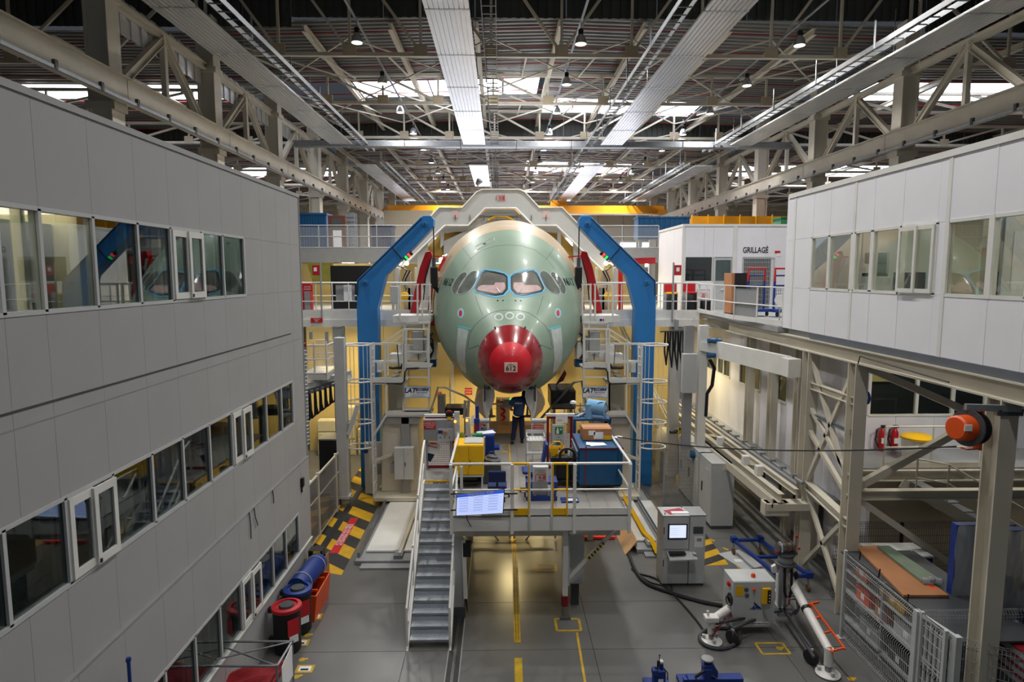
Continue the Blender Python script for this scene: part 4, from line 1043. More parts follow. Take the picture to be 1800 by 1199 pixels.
# ================================================================== ASSEMBLY JIG AROUND THE NOSE
AXP = 890.0
def qp(s, px, py, Y): return at(px if s < 0 else 2*AXP-px, py, Y=Y)
side = {-1: 'left', 1: 'right'}
Z_MID = 6.62
for s in (-1, 1):
    L = side[s]
    # ---- blue gantry arm
    g = thing('gantry_arm', f'tall blue bent gantry arm on the {L} of the aircraft nose', 'gantry', (qp(s, 655, 800, 23.5).x, 23.8, 0), 'blue gantry arms')
    px = [(627, 493), (740, 381), (744, 379), (757, 379), (762, 385), (762, 398), (731, 431), (678, 484), (671, 510), (663, 543), (663, 604), (663, 770), (630, 770), (628, 597)]
    pts = [qp(s, *p, 23.5) for p in px]
    a, b = qp(s, 627, 543, 23.5), pts[9]
    MB().prism(pts[:10]+[V((b.x, 23.5, .02)), V((a.x, 23.5, .02)), a], (0, .6, 0)).build('arm', BLUE, g, bev=.02)
    for p in ((643, 496), (747, 393)):
        c = qp(s, *p, 23.49); MB().lathe([(.11, 0), (.11, .04), (.05, .045), (.05, .08)], c, (0, -1, 0), 18).build('pivot_boss', BLUE, g, smooth=True)
        MB().lathe([(.045, .08), (.03, .1)], c, (0, -1, 0), 10).build('pivot_pin', DGREY, g)
    MB().path([qp(s, *p, 23.46) for p in ((628, 520), (629, 494), (741, 384))], .02, 6).build('edge_cable', BLACK, g)
    MB().bar(qp(s, 690, 436, 23.46), qp(s, 708, 457, 23.46), .03).build('strap', BLACK, g)
    # beacon on arm
    b0 = qp(s, 711, 456, 23.4); b1 = qp(s, 724, 444, 23.4); bk = thing('signal_beacon', f'red and green signal lamp stack on the {L} blue arm', 'signal lamp', b0)
    d = (b1-b0)
    for k, (m, nm) in enumerate(((BLACK, 'base'), (mat('green_lamp', (30, 200, 90), .4, var=0, emit=1.5), 'green_lens'), (BLACK, 'spacer'), (mat('red_lamp', (240, 60, 50), .4, var=0, emit=1.5), 'red_lens'), (BLACK, 'cap'))):
        p0 = b0.lerp(b1, [0, .15, .4, .5, .75][k]); p1 = b0.lerp(b1, [.15, .4, .5, .75, 1][k]); MB().tube(p0, p1, .07 if k % 2 else .075, 12).build(nm, m, bk, smooth=True)
    # hoist cable and black hook block
    h0 = qp(s, 762, 398, 23.4); h1 = qp(s, 763, 470, 23.4)
    hk = thing('hoist_hook', f'black hoist block hanging on a cable from the {L} blue arm', 'hoist', (h1.x, h1.y, h1.z-1.0), 'hoist hooks of the gantry arms')
    MB().tube(h0, h1, .022, 6).build('cable', BLACK, hk); bx('block_body', BLACK, hk, h1.x-.13, h1.y-.12, h1.z-.75, h1.x+.13, h1.y+.12, h1.z+.02, .04)
    MB().bar(h1+V((0, 0, -.7)), h1+V((-s*.25, 0, -1.0)), .14).build('hook_arm', BLACK, hk); MB().tube(h1+V((0, 0, .0)), h1+V((0, 0, .35)), .07, 10).build('swivel', DGREY, hk, smooth=True)
    # ---- red cradle clamp
    rcl = thing('cradle_clamp', f'curved red cradle clamp hugging the {L} flank of the fuselage', 'clamp', qp(s, 745, 550, 24.3), 'red cradle clamps')
    o = [(757, 441), (748, 443), (738, 470), (729, 510), (721, 550), (733, 550), (742, 512), (750, 478), (760, 450)]
    MB().prism([qp(s, *p, 24.3) for p in o], (0, .35, 0)).build('outer_beam', RED, rcl, bev=.02)
    MB().prism([qp(s, *p, 24.6) for p in ((765, 456), (761, 456), (756, 500), (752, 545), (757, 545), (761, 500))], (0, .25, 0)).build('inner_beam', RED, rcl)
    MB().prism([qp(s, *p, 23.9) for p in ((766, 535), (772, 535), (773, 556), (771, 572), (757, 574), (758, 555), (764, 552))], (0, .4, 0)).build('foot_block', RED, rcl, bev=.02)
    MB().prism([qp(s, *p, 24.8) for p in ((779, 452), (785, 455), (774, 478), (768, 476))], (0, .2, 0)).build('pad', mat('orange_red', (196, 60, 36), .5), rcl)
    MB().bar(qp(s, 758, 450, 24.5), qp(s, 786, 452, 24.8), .05).build('stay', RED, rcl)
    for k in range(3): MB().path([qp(s, 757+k*2, 455, 24.2), qp(s, 748+k*3, 490, 24.2), qp(s, 744+k*3, 530, 24.2)], .025, 6).build('hose', LGREY if k else BLACK, rcl)
    # ---- tower on floor rail
    tw = thing('jig_tower', f'white fabricated jig tower on the {L} floor rail', 'jig tower', (qp(s, 700, 885, 22).x, 22.3, 0), 'jig towers')
    def tp(px, py, Y=21.9): return qp(s, px, py, Y)
    base_z = .35
    body = [tp(672, 735), tp(739, 735), tp(739, 870), tp(666, 880), tp(672, 800)]
    zt = tp(700, 733).z
    MB().prism([V((tp(673, 800).x, 22, zt)), V((tp(736, 800).x, 22, zt)), V((tp(736, 800).x, 22, base_z)), V((tp(668, 800).x, 22, base_z))], (0, 1.3, 0)).build('body', CREAM, tw, bev=.03)
    xa, xb = sorted((tp(706, 800).x, tp(721, 800).x)); bx('rib', GREY, tw, xa, 21.86, base_z, xb, 22, zt, .02)
    xa, xb = sorted((tp(672, 800).x, tp(738, 800).x)); bx('head_plate', GREY, tw, xa, 21.86, zt-.25, xb, 23.3, zt, .01)
    bx('foot_bridge', GREY, tw, *sorted((tp(688, 800).x, tp(727, 800).x))[:1], 21.75, base_z+.75, sorted((tp(688, 800).x, tp(727, 800).x))[1], 22, base_z+1.1)
    xa, xb = sorted((tp(664, 800).x, tp(740, 800).x)); bx('base_plate', CREAM, tw, xa-.1, 21.4, .2, xb+.1, 23.4, base_z, .02)
    # wheel pads
    for u in (.2, .8): bx('slide_pad', DGREY, tw, lerp(xa, xb, u)-.15, 21.5, .1, lerp(xa, xb, u)+.15, 23.3, .2)
    ec = thing('control_cabinet', f'grey two-door control cabinet mounted on the {L} jig tower', 'cabinet', (tp(710, 800, 21.6).x, 21.6, tp(710, 845, 21.6).z), 'grey tower cabinets')
    xa, xb = sorted((tp(693, 800, 21.6).x, tp(727, 800, 21.6).x)); z0, z1 = tp(710, 843, 21.6).z, tp(710, 787, 21.6).z
    bx('body', LGREY, ec, xa, 21.6, z0, xb, 21.85, z1, .01); xm = (xa+xb)/2
    for a, b in ((xa, xm-.006), (xm+.006, xb)):
        dr = bx('door', LGREY, ec, a, 21.57, z0+.01, b, 21.6, z1-.01, .006)
    bx('lock', BLACK, ec, xm+.03, 21.55, (z0+z1)/2-.08, xm+.06, 21.57, (z0+z1)/2+.05); MB().prism([(xm+.12, 21.565, z1-.25), (xm+.2, 21.565, z1-.25), (xm+.16, 21.565, z1-.17)], (0, .004, 0)).build('warning_triangle', YEL, ec)
    # ---- landing structure on the tower
    st = thing('work_stand', f'white stepped work stand with railings on the {L} of the nose', 'work platform', (qp(s, 700, 730, 21.8).x, 21.8, zt), 'stepped work stands')
    Yf, Yb = 21.8, 23.0
    def fb(p0, p1, m=WHITE, name='frame_bar', w=.07, Y=Yf): MB().bar(qp(s, *p0, Y), qp(s, *p1, Y), w).build(name, m, st)
    def pl(px0, py0, px1, py1, name, m=WHITE, d=.04, Y=Yf):
        a, b = qp(s, px0, py0, Y), qp(s, px1, py1, Y); MB().box(min(a.x, b.x), Y, min(a.z, b.z), max(a.x, b.x), Y+d, max(a.z, b.z)).build(name, m, st)
    # three decks
    for (x0, x1, y, nm) in ((652, 711, 673, 'lower_deck'), (709, 755, 647, 'upper_deck'), (679, 756, 730, 'base_deck')):
        a, b = qp(s, x0, y, Yf), qp(s, x1, y, Yf); bx(nm, LGREY, st, min(a.x, b.x), Yf, a.z-.06, max(a.x, b.x), Yb, a.z)
    pl(651, 664, 711, 674, 'toe_board'); pl(709, 637, 755, 648, 'toe_board'); pl(679, 722, 756, 730, 'toe_board'); pl(711, 718, 756, 724, 'toe_board')
    for p in (652, 677, 711): fb((p, 604), (p, 673), name='post', w=.06)
    for p in (709, 714, 754): fb((p, 579), (p, 722 if p != 714 else 640), name='post', w=.06)
    for y in (604, 636): fb((650, y), (711, y), name='rail', w=.05)
    for y in (579, 596, 618, 663): fb((709, y), (755, y), name='rail', w=.045)
    for Y in (Yb-.05,):
        for y in (578, 596): fb((709, y), (755, y), name='rail', w=.045, Y=Y)
        for y in (605, 634): fb((655, y), (700, y), name='rail', w=.045, Y=Y)
        for p in (658, 682, 715, 752): fb((p, 605 if p < 700 else 580), (p, 660 if p < 700 else 640), name='post', w=.05, Y=Y)
    fb((667, 606), (708, 579), name='stair_rail', w=.055, Y=22.4); fb((686, 604), (709, 588), name='stair_rail', w=.05, Y=22.4)
    for k in range(4):
        a = qp(s, 690+k*5, 668-k*7, 22.2); MB().cbox(a, .22, .5, .03).build('step', GALV, st)
    fb((679, 674), (679, 728), name='post', w=.06); fb((709, 674), (709, 722), name='post', w=.06)
    fb((680, 728), (657, 766), name='strut', w=.07); fb((652, 673), (657, 766), name='strut', w=.05, Y=22.3)
    a, b = qp(s, 682, 676, Yb), qp(s, 708, 722, Yb); bx('rear_panel', CREAM, st, min(a.x, b.x), Yb, b.z, max(a.x, b.x), Yb+.04, a.z)
    # light grey machine housings between the decks
    for k, (x0, y0, x1, y1, Y) in enumerate(((725, 582, 744, 622, 23.2), (685, 622, 712, 640, 23.2), (700, 606, 735, 634, 23.4), (662, 637, 671, 655, 22.2), (736, 592, 752, 636, 23.4))):
        a, b = qp(s, x0, y0, Y), qp(s, x1, y1, Y); bx('machine_housing', WHITE if k else ALU, st, min(a.x, b.x), Y, b.z, max(a.x, b.x), Y+.5, a.z, .02)
    MB().path([qp(s, *p, 21.9) for p in ((684, 646), (690, 647), (705, 646), (708, 640))], .05, 8).build('black_hose', BLACK, st, smooth=True)
    MB().path([qp(s, *p, 21.76) for p in ((679, 674), (706, 675), (711, 670), (712, 654), (716, 648), (736, 647))], .028, 6).build('black_hose', BLACK, st, smooth=True)
    MB().path([qp(s, *p, 21.76) for p in ((698, 606), (700, 630), (701, 645))], .02, 6).build('hanging_spanner', DGREY if s < 0 else GALV, st)
    # ---- ladder with safety cage
    ld = thing('caged_ladder', f'white ladder with hooped safety cage beside the {L} work stand', 'ladder', (qp(s, 648, 890, 21.9).x, 21.9, 0), 'caged ladders')
    xA, xB = qp(s, 647, 700, 21.9).x, qp(s, 655, 700, 21.9).x
    top = qp(s, 650, 604, 21.9).z
    for y_ in (21.75, 22.2): MB().bar((xB, y_, .05), (xB, y_, top), .07, .05).build('stile', WHITE, ld)
    k = .4
    while k < top: MB().tube((xB, 21.75, k), (xB, 22.2, k), .018, 6).build('rung', WHITE, ld); k += .3
    R = abs(qp(s, 608, 700, 21.9).x-xB)/2
    cxc = (qp(s, 608, 700, 21.9).x+xB)/2
    cp = [V((cxc+R*math.cos(a), 21.95+R*.8*math.sin(a), 0)) for a in [2*math.pi*i/18 for i in range(19)]]
    hz = [qp(s, 630, p, 21.9).z for p in (606, 670, 706, 742, 785)]
    for z in hz: MB().path([p+V((0, 0, z)) for p in cp[:-1]], .03, 5, True).build('hoop', WHITE, ld)
    for i in (3, 5, 7, 9, 11, 13, 15): MB().bar(cp[i]+V((0, 0, hz[-1])), cp[i]+V((0, 0, hz[0])), .05, .012, (1, 0, 0)).build('cage_strip', WHITE, ld)
    MB().bar((xB, 21.75, 1.55), (qp(s, 690, 868, 21.9).x, 21.9, 1.75), .09).build('stay_bar', CREAM, ld)
    # ---- company sign
    sg = thing('company_sign', f'white LATECOERE Services sign board on the {L} work stand', 'sign', (qp(s, 733, 690, 21.7).x, 21.7, qp(s, 733, 698, 21.7).z), 'company signs on the stands')
    a, b = qp(s, 711.5, 680.5, 21.7), qp(s, 756, 698.5, 21.7)
    x0, x1 = min(a.x, b.x), max(a.x, b.x); z0, z1 = b.z, a.z
    bx('sign_board', PAPER, sg, x0, 21.68, z0, x1, 21.7, z1)
    fr = MB().box(x0-.01, 21.67, z1-.012, x1+.01, 21.7, z1+.012).box(x0-.01, 21.67, z0-.012, x1+.01, 21.7, z0+.012).box(x0-.01, 21.67, z0, x0+.012, 21.7, z1).box(x1-.012, 21.67, z0, x1+.01, 21.7, z1).build('sign_border', LBLUE, sg)
    SB = mat('sign_navy', (24, 40, 100), .5, var=0); w = x1-x0; h = z1-z0
    text('LAT', (x0+w*.2, 21.675, z0+h*.66), h*.62, SB, sg, bold=.008, shear=.25); text('ECOERE', (x0+w*.68, 21.675, z0+h*.76), h*.34, SB, sg, shear=.25, bold=.006); text('Services', (x0+w*.66, 21.675, z0+h*.5), h*.32, BLUE, sg, shear=.25)
    text('+33 (0)5 61 58 70 77', (x0+w*.5, 21.675, z0+h*.27), h*.14, GREY, sg); text('www.latecoere-services.com', (x0+w*.5, 21.675, z0+h*.11), h*.13, GREY, sg)
    # ---- mid walkway
    wk = thing('walkway', f'white elevated walkway with railing behind the {L} blue arm', 'walkway', (qp(s, 640, 570, 24.6).x, 24.6, 5.9), 'mid-level walkways')
    x_in = qp(s, 757, 560, 24.6).x; x_out = -8.4 if s < 0 else qp(1, 2*AXP-1228, 560, 24.6).x
    xa, xb = min(x_in, x_out), max(x_in, x_out)
    zd = qp(s, 700, 545, 24.6).z; zl = qp(s, 700, 574, 24.6).z
    bx('deck', GREY, wk, xa, 24.6, zd-.15, xb, 26.4, zd-.1); bx('edge_beam', WHITE, wk, xa, 24.55, zl+.2, xb, 24.62, zd); MB().box(xa, 24.5, zl, xb, 24.56, zl+.28).build('edge_beam', WHITE, wk)
    n = 9
    for i in range(n+1):
        x = lerp(xa, xb, i/n); MB().tube((x, 24.58, zl+.1), (x, 24.58, zd+1.05), .024, 6).build('post', WHITE, wk, smooth=True)
    for k, nm in ((1.05, 'top_rail'), (.34, 'mid_rail')): MB().tube((xa, 24.58, zd+k), (xb, 24.58, zd+k), .028 if k > 1 else .02, 6).build(nm, WHITE, wk, smooth=True)
    for k, nm in ((1.05, 'top_rail'), (.5, 'mid_rail')): MB().tube((xa, 26.4, zd+k), (xb, 26.4, zd+k), .022, 6).build(nm, WHITE, wk, smooth=True)
    for x in ((-6.35,) if s < 0 else (6.9,)):
        MB().box(x-.2, 24.6, .0, x+.2, 24.9, zl).build('support_column', LGREY, wk)
    # ---- small top platform next to the nose
    tp_ = thing('access_platform', f'small white access platform with safety rail touching the {L} flank of the nose', 'work platform', (qp(s, 725, 566, 22.9).x, 22.9, qp(s, 725, 566, 22.9).z), 'nose access platforms')
    Y = 22.9
    def b2(p0, p1, nm, w=.06, m=WHITE, Y=Y): MB().bar(qp(s, *p0, Y), qp(s, *p1, Y), w).build(nm, m, tp_)
    a, b = qp(s, 690, 550, Y), qp(s, 757, 567, Y)
    bx('deck_box', WHITE, tp_, min(a.x, b.x), Y, b.z, max(a.x, b.x), Y+1.2, a.z-.1, .01)
    for p in (703, 734, 742, 756): b2((p, 500), (p, 562), 'post')
    for y in (500, 529): b2((703, y), (737, y), 'rail', .05); b2((740, y), (758, y), 'rail', .05)
    b2((703, 548), (691, 551), 'rail', .05)
    for p in ((712, 568), (745, 568), (754, 568)): b2(p, (p[0], 578), 'post', .05)
    b2((711, 568), (756, 568), 'rail', .05)
    if s < 0:
        a, b = qp(s, 686, 503, 22.8), qp(s, 701, 534, 22.8); bx('control_box', LGREY, tp_, a.x, 22.7, b.z, b.x, 22.9, a.z, .015)
        a, b = qp(s, 718, 559, 22.85), qp(s, 735, 566, 22.85); bx('label_plate', PAPER, tp_, a.x, 22.85, b.z, b.x, 22.87, a.z)
    else:
        a, b = qp(s, 718, 559, 22.85), qp(s, 728, 566, 22.85); bx('label_plate', PAPER, tp_, b.x, 22.85, b.z, a.x, 22.87, a.z); bx('printed_block', NBLUE, tp_, b.x+.04, 22.84, b.z+.03, b.x+.13, 22.85, a.z-.03); bx('printed_block', RED, tp_, b.x+.15, 22.84, b.z+.03, b.x+.2, 22.85, a.z-.03)
    # positioning arm with black hoses against the flank
    po = thing('positioner', f'white positioning unit with black hoses pressed against the {L} lower flank', 'positioner', qp(s, 755, 625, 23.6), 'flank positioners')
    c = qp(s, 757, 606, 23.4)
    bx('head', WHITE, po, c.x-.22, 23.3, c.z-.55, c.x+.22, 23.9, c.z+.1, .06); bx('blue_motor', DBLUE, po, c.x-.25, 23.4, c.z-.85, c.x+.2, 23.8, c.z-.58, .03)
    for k in range(3): MB().path([c+V((-.1+.1*k, -.15, .45)), c+V((.1-.08*k, -.2, .2)), c+V((.12, -.2, -.2)), c+V((-.1+.05*k, -.2, -.5))], .028, 6).build('hose', BLACK, po, smooth=True)
    MB().bar(c+V((0, .2, -.2)), c+V((s*1.2, .2, -.2)), .3).build('arm', WHITE, po)
    # ---- floor rail bed
    bed = thing('floor_rail_bed', f'long white rail bed on the floor carrying the {L} jig tower', 'rail bed', (qp(s, 680, 950, 19.5).x, 19.5, 0), 'jig rail beds')
    f0, f1 = at(632 if s < 0 else 1163, 998 if s < 0 else 985, Z=0), at(719 if s < 0 else 1112, 998, Z=0)
    xo = -4.1 if s < 0 else 5.35; xi = -2.35 if s < 0 else 3.95
    yn = 17.0 if s < 0 else 17.6; x0, x1 = min(xo, xi), max(xo, xi)
    bx('bed_plate', GREY, bed, x0, yn, 0, x1, 26, .12, .01)
    bx('cover', WHITE, bed, lerp(xo, xi, .12) if s < 0 else lerp(xi, xo, .02), yn+.5, .12, lerp(xo, xi, .66) if s < 0 else lerp(xi, xo, .5), 21.4, .2, .03)
    bx('cover', WHITE, bed, lerp(xo, xi, .74) if s < 0 else lerp(xi, xo, .6), yn+.5, .12, lerp(xo, xi, .97) if s < 0 else lerp(xi, xo, .97), 21.4, .2, .03)
    for u in (.04, .7, .99): MB().box(lerp(xo, xi, u)-.04, yn+.2, .12, lerp(xo, xi, u)+.04, 26, .26).build('guide_rail', STEEL if u != .7 else CREAM, bed)
    bx('end_stop', GALV, bed, lerp(xo, xi, .68)-.12, yn+.1, .12, lerp(xo, xi, .68)+.12, yn+.5, .22)
    bx('front_lip', GREY, bed, x0+.2, yn-.3, 0, x1-.1, yn, .05)
    if s > 0:
        MB().prism([(3.6, 17.5, 0), (3.93, 17.5, .42), (3.93, 24, .42), (3.6, 24, 0)], (.03, 0, .0)).build('plywood_ramp', WOOD, bed)
        MB().path([(4.35, 24, .3), (4.35, 18.4, .3), (4.45, 17.9, .3), (4.5, 17.3, .12)], .075, 4).build('yellow_guard', YEL, bed)
        MB().path([(4.8, 24, .3), (4.8, 18.0, .3)], .03, 6).build('blue_hose', DBLUE, bed)
# blue side columns of the far frames
for x, l in ((at(1147, 800, Y=25.5).x, 'right'),):
    tag(MB().ibeam((x, 26.5, 0), (x, 26.5, 5.4), .3, .3).build('blue_post', BLUE), 'slim blue steel post behind the right jig tower', 'post')
# orange marking plate and white board behind left ladder
wb_ = thing('machine_cover', 'tall white machine cover with round blue mark behind the left ladder', 'machine cover', (-4.95, 22.9, 0))
a, b = at(640, 777, Y=22.8), at(674, 876, Y=22.8)
bx('cover_panel', WHITE, wb_, a.x, 22.8, b.z, b.x, 22.86, a.z); c = at(643, 793, Y=22.78); MB().lathe([(.09, 0), (.09, .01)], c, (0, -1, 0), 18).build('blue_disc', DBLUE, wb_)
a, b = at(654, 814, Y=22.75), at(669, 833, Y=22.75); bx('grey_pocket', GREY, wb_, a.x, 22.7, b.z, b.x, 22.8, a.z)
bx('stand_foot', GREY, wb_, -4.7, 22.86, 0, -4.4, 23.2, b.z)
# ------------------------------------------------------------------ stepped crossing gangway over the fuselage
gw = thing('crossing_gangway', 'white stepped gangway bridging over the fuselage with a red logo', 'gangway', (.3, 30.5, 8), None)
GY = 30.5
def gp(px, py, Y=GY): return at(px, py, Y=Y)
WP = mat('gangway_panel', (186, 189, 188), 0.5, var=.03)
topL = [(694, 440), (772, 364), (812, 365), (835, 338), (848, 333), (880, 333)]
botL = [(700, 470), (782, 396), (823, 396), (853, 365), (880, 365)]
segs = [((690, 450), (750, 388), (750, 428), (700, 475)), ((750, 388), (772, 364.5), (782, 396), (750, 428)), ((772, 364.5), (812, 365), (823, 396), (782, 396)), ((812, 365), (838, 337), (853, 365), (823, 396)), ((838, 337), (848, 333), (862, 333), (862, 365), (853, 365)), ((862, 333), (880, 333), (880, 365), (862, 365))]
for sg_ in segs:
    for m_ in (0, 1):
        pts = [gp(x if not m_ else 2*880-x, y) for x, y in sg_]
        MB().prism(pts, (0, .06, 0)).build('parapet_panel', WP, gw)
for m_ in (0, 1):
    f = lambda x: x if not m_ else 1760-x
    MB().path([gp(f(x), y, GY-.05) for x, y in ((690, 450), (772, 364.5), (812, 365), (838, 337), (848, 333), (880, 333))], .035, 6).build('top_rail', WHITE, gw, smooth=True)
    MB().path([gp(f(x), y, GY-.05) for x, y in ((700, 476), (782, 396.5), (823, 396.5), (853, 366), (880, 366))], .05, 6).build('bottom_rail', WHITE, gw, smooth=True)
    # support beams below with ochre gaps
    MB().prism([gp(f(x), y, GY+.2) for x, y in ((776, 398), (825, 398), (855, 368), (880, 368), (880, 383), (868, 383), (842, 398), (812, 407), (776, 407))], (0, .3, 0)).build('cross_girder', WP, gw)
    MB().prism([gp(f(x), y, GY+.2) for x, y in ((774, 400), (780, 400), (780, 430), (774, 436))], (0, .3, 0)).build('hanger_post', WP, gw)
    MB().prism([gp(f(x), y, GY+.25) for x, y in ((780, 424), (842, 395), (868, 383), (868, 390), (800, 440), (780, 448))], (0, .3, 0)).build('sloping_girder', WP, gw)
    MB().prism([gp(f(x), y, GY+.5) for x, y in ((740, 448), (773, 412), (812, 406), (812, 424), (770, 455), (740, 470))], (0, .1, 0)).build('ochre_panel', mat('ochre_panel', (176, 142, 62), .6, var=.06), gw)
    MB().path([gp(f(x), y, GY+.1) for x, y in ((858, 387), (871, 380), (880, 380))], .05, 4).build('lit_edge', YEL, gw)  # edge strip drawn in signal yellow
    for x in (800, 826, 851): MB().bar(gp(f(x), 378, GY-.04), gp(f(x), 388, GY-.04), .03).build('clip', DGREY, gw)
    a, b = gp(f(795), 370, GY-.02), gp(f(806), 383, GY-.02); bx('faded_label', mat('faded_label', (204, 176, 172), .7, var=.05), gw, min(a.x, b.x), GY-.02, b.z, max(a.x, b.x), GY-.005, a.z)
def logo(par, c, h, m, ax=V((1, 0, 0)), th=.012):
    "curvy red four-letter mark: r, two mirrored e, l"
    w = h*.5; r = h*.05; n = V((0, -.01, 0)); c = V(c)
    def P(x, z): return c+ax*x*h+V((0, 0, z*h))+n
    MB().path([P(-.75, -.5), P(-.75, .1), P(-.7, .35), P(-.55, .48)], r, 5).build('logo_letter', m, par)
    for x in (-.22, .27):
        MB().path([P(x-.2, .35), P(x, .48), P(x+.18, .3), P(x+.2, 0), P(x+.18, -.3), P(x, -.48), P(x-.2, -.35)], r, 5).build('logo_letter', m, par); MB().bar(P(x-.1, 0), P(x+.2, 0), r*1.8).build('logo_letter', m, par)
    MB().bar(P(.66, -.5), P(.66, .6), r*2).build('logo_letter', m, par)
logo(gw, gp(880, 348, GY-.02), .27, SIGNR)
bx('deck', GREY, gw, gp(812, 398).x, GY+.06, gp(880, 368).z-.3, gp(948, 398).x, GY+1.6, gp(880, 368).z-.25)
for x in (742, 1018): bx('end_pillar', WP, gw, gp(x, 460).x-.25, GY+.2, 0, gp(x, 460).x+.25, GY+.7, gp(x, 420).z)
# flood lamps perched on the gangway
for px, l in ((840, 'left'), (924, 'right')):
    p = gp(px, 332); t = thing('flood_lamp', f'small flood lamp clamped on the gangway rail, the {l} of two', 'lamp', p, 'flood lamps on the gangway')
    area('flood_light', p+V((0, .3, .5)), .3, 60, rot=(math.radians(122), 0, math.radians(8 if px < 880 else -10)), spread=55)
    MB().tube(p, p+V((0, 0, .25)), .03, 6).build('stem', GREY, t); MB().lathe([(.08, 0), (.15, .22), (.15, .26)], p+V((-.05, 0, .2)), (.5, -.3, .6), 12).build('head', STEEL, t, smooth=True); MB().lathe([(.14, 0), (.14, .01)], p+V((-.05, 0, .2))+V((.5, -.3, .6)).normalized()*.262, (.5, -.3, .6), 12).build('lens', BLACK, t)
# ================================================================== FRONT WORK PLATFORM
PZ, PF = 2.65, 13.85
DIAM = mat('checker_plate', (184, 190, 198), 0.45, 0.3, var=.12, scale=30, bump=.15, bscale=90)
PFLOOR = mat('platform_floor', (148, 146, 142), 0.5, var=.12, scale=1.4)
pf = thing('front_platform', 'white raised work platform in front of the nose with yellow gates', 'platform', (.3, 17, 0))
XL_, XR_ = at(793, 900, Y=PF).x, at(1107, 900, Y=PF).x
XS = at(738, 845, Y=16.32).x
for k in range(5): bx('deck_plate', PFLOOR, pf, lerp(XL_, XR_, k/5)+.003, PF, PZ-.04, lerp(XL_, XR_, (k+1)/5)-.003, 21.3, PZ)
bx('deck_plate', PFLOOR, pf, XS, 16.34, PZ-.04, XL_-.003, 21.3, PZ)
bx('edge_beam', WHITE, pf, XL_, PF-.02, PZ-.36, XR_, PF+.1, PZ-.05); bx('edge_beam', WHITE, pf, XR_-.1, PF+.1, PZ-.3, XR_, 18.6, PZ-.05); bx('edge_beam', WHITE, pf, XL_, PF+.1, PZ-.3, XL_+.08, 16.6, PZ-.05)
bx('stair_edge_nosing', YEL, pf, XS, 16.3, PZ-.03, XL_-.1, 16.33, PZ+.004)
ry = [815, 851]
gx = [793, 844, 900, 930, 971, 998, 1010, 1107]
def fp(px, py): return at(px, py, Y=PF)
ztop, zmid = fp(950, 815.5).z, fp(950, 861.5).z
def rail(x0, x1, z, m, nm, r=.03): MB().tube((x0, PF+.02, z), (x1, PF+.02, z), r, 8).build(nm, m, pf, smooth=True)
X = [fp(p, 850).x for p in gx]
for a, b, m in ((0, 2, WHITE), (2, 3, YEL), (3, 4, WHITE), (4, 5, YEL), (5, 7, WHITE)):
    rail(X[a], X[b], ztop, m, 'top_rail', .032); rail(X[a], X[b], zmid, m, 'mid_rail', .024)
    if a != 0: bx('toe_board', m, pf, X[a]+.01, PF, PZ-.02, X[b]-.01, PF+.015, PZ+.16)
    else: bx('toe_board', m, pf, X[1]+.02, PF, PZ-.02, X[2]-.01, PF+.015, PZ+.16)
for i, m in ((0, WHITE), (2, WHITE), (7, WHITE), (6, WHITE)): MB().bar((X[i], PF-.03, PZ-.42), (X[i], PF-.03, ztop), .07).build('post', m, pf)
MB().bar((fp(811, 850).x, PF+.03, zmid-.03), (fp(811, 850).x, PF+.03, ztop-.06), .06).build('post', WHITE, pf)
for p, m in ((902, YEL), (929, YEL), (931.5, WHITE), (969.5, WHITE), (972, YEL), (997, YEL)): MB().bar((fp(p, 850).x, PF-.01, PZ-.02), (fp(p, 850).x, PF-.01, ztop), .035).build('gate_bar', m, pf)
for p in (931, 970): MB().bar((fp(p, 850).x, PF-.03, PZ-.3), (fp(p, 850).x, PF-.03, PZ+.0), .05).build('gate_hinge', LGREY, pf)
# side rail at right running back
MB().path([(XR_, PF, ztop), (XR_, PF+.5, ztop), (XR_-.02, 18.4, ztop)], .03, 8).build('side_rail', WHITE, pf, smooth=True); MB().path([(XR_, PF, zmid), (XR_, 18.4, zmid)], .024, 8).build('side_rail', WHITE, pf, smooth=True)
for y in (15.4, 16.5, 17.5, 18.4): MB().bar((XR_, y, PZ-.2), (XR_, y, ztop), .06).build('post', WHITE, pf)
MB().path([(XL_, PF, ztop), (XL_, 16.5, ztop)], .03, 8).build('side_rail', WHITE, pf, smooth=True); MB().path([(XL_, PF, zmid), (XL_, 16.5, zmid)], .024, 8).build('side_rail', WHITE, pf, smooth=True)
MB().bar((XL_, 16.5, PZ), (XL_, 16.5, ztop), .06).build('post', WHITE, pf)
# understructure
bx('cross_beam', CREAM, pf, XL_+.05, PF+.3, PZ-.62, XR_-.15, PF+.42, PZ-.4)
for a, b in ((844, 900), (900, 956)):
    for (p0, p1) in (((a, 935), (b, 918)), ((a, 918), (b, 935))): MB().bar(at(*p0, Y=PF+.5), at(*p1, Y=PF+.5), .05).build('truss_bar', CREAM, pf)
MB().bar(at(1000, 936, Y=PF+.2), at(1098, 922, Y=PF+.2), .07).build('truss_bar', WHITE, pf)
lx = at(994, 950, Y=PF+.35).x
bx('front_leg', WHITE, pf, lx-.06, PF+.28, .55, lx+.06, PF+.42, PZ-.3); bx('front_leg_web', LGREY, pf, lx+.06, PF+.3, .8, lx+.1, PF+1.8, PZ-.3)
MB().bar((lx+.05, PF+.35, .95), (XR_-.15, PF+.3, PZ-.35), .08).build('knee_brace', WHITE, pf)
a, b = V((lx+.05, PF+.3, .95)), V((XR_-.15, PF+.25, PZ-.35))
for k in range(12):
    u = .38+k*.026; MB().bar(a.lerp(b, u), a.lerp(b, u+.013), .09, .06).build('hazard_mark', BLACK if k % 2 else YEL, pf)
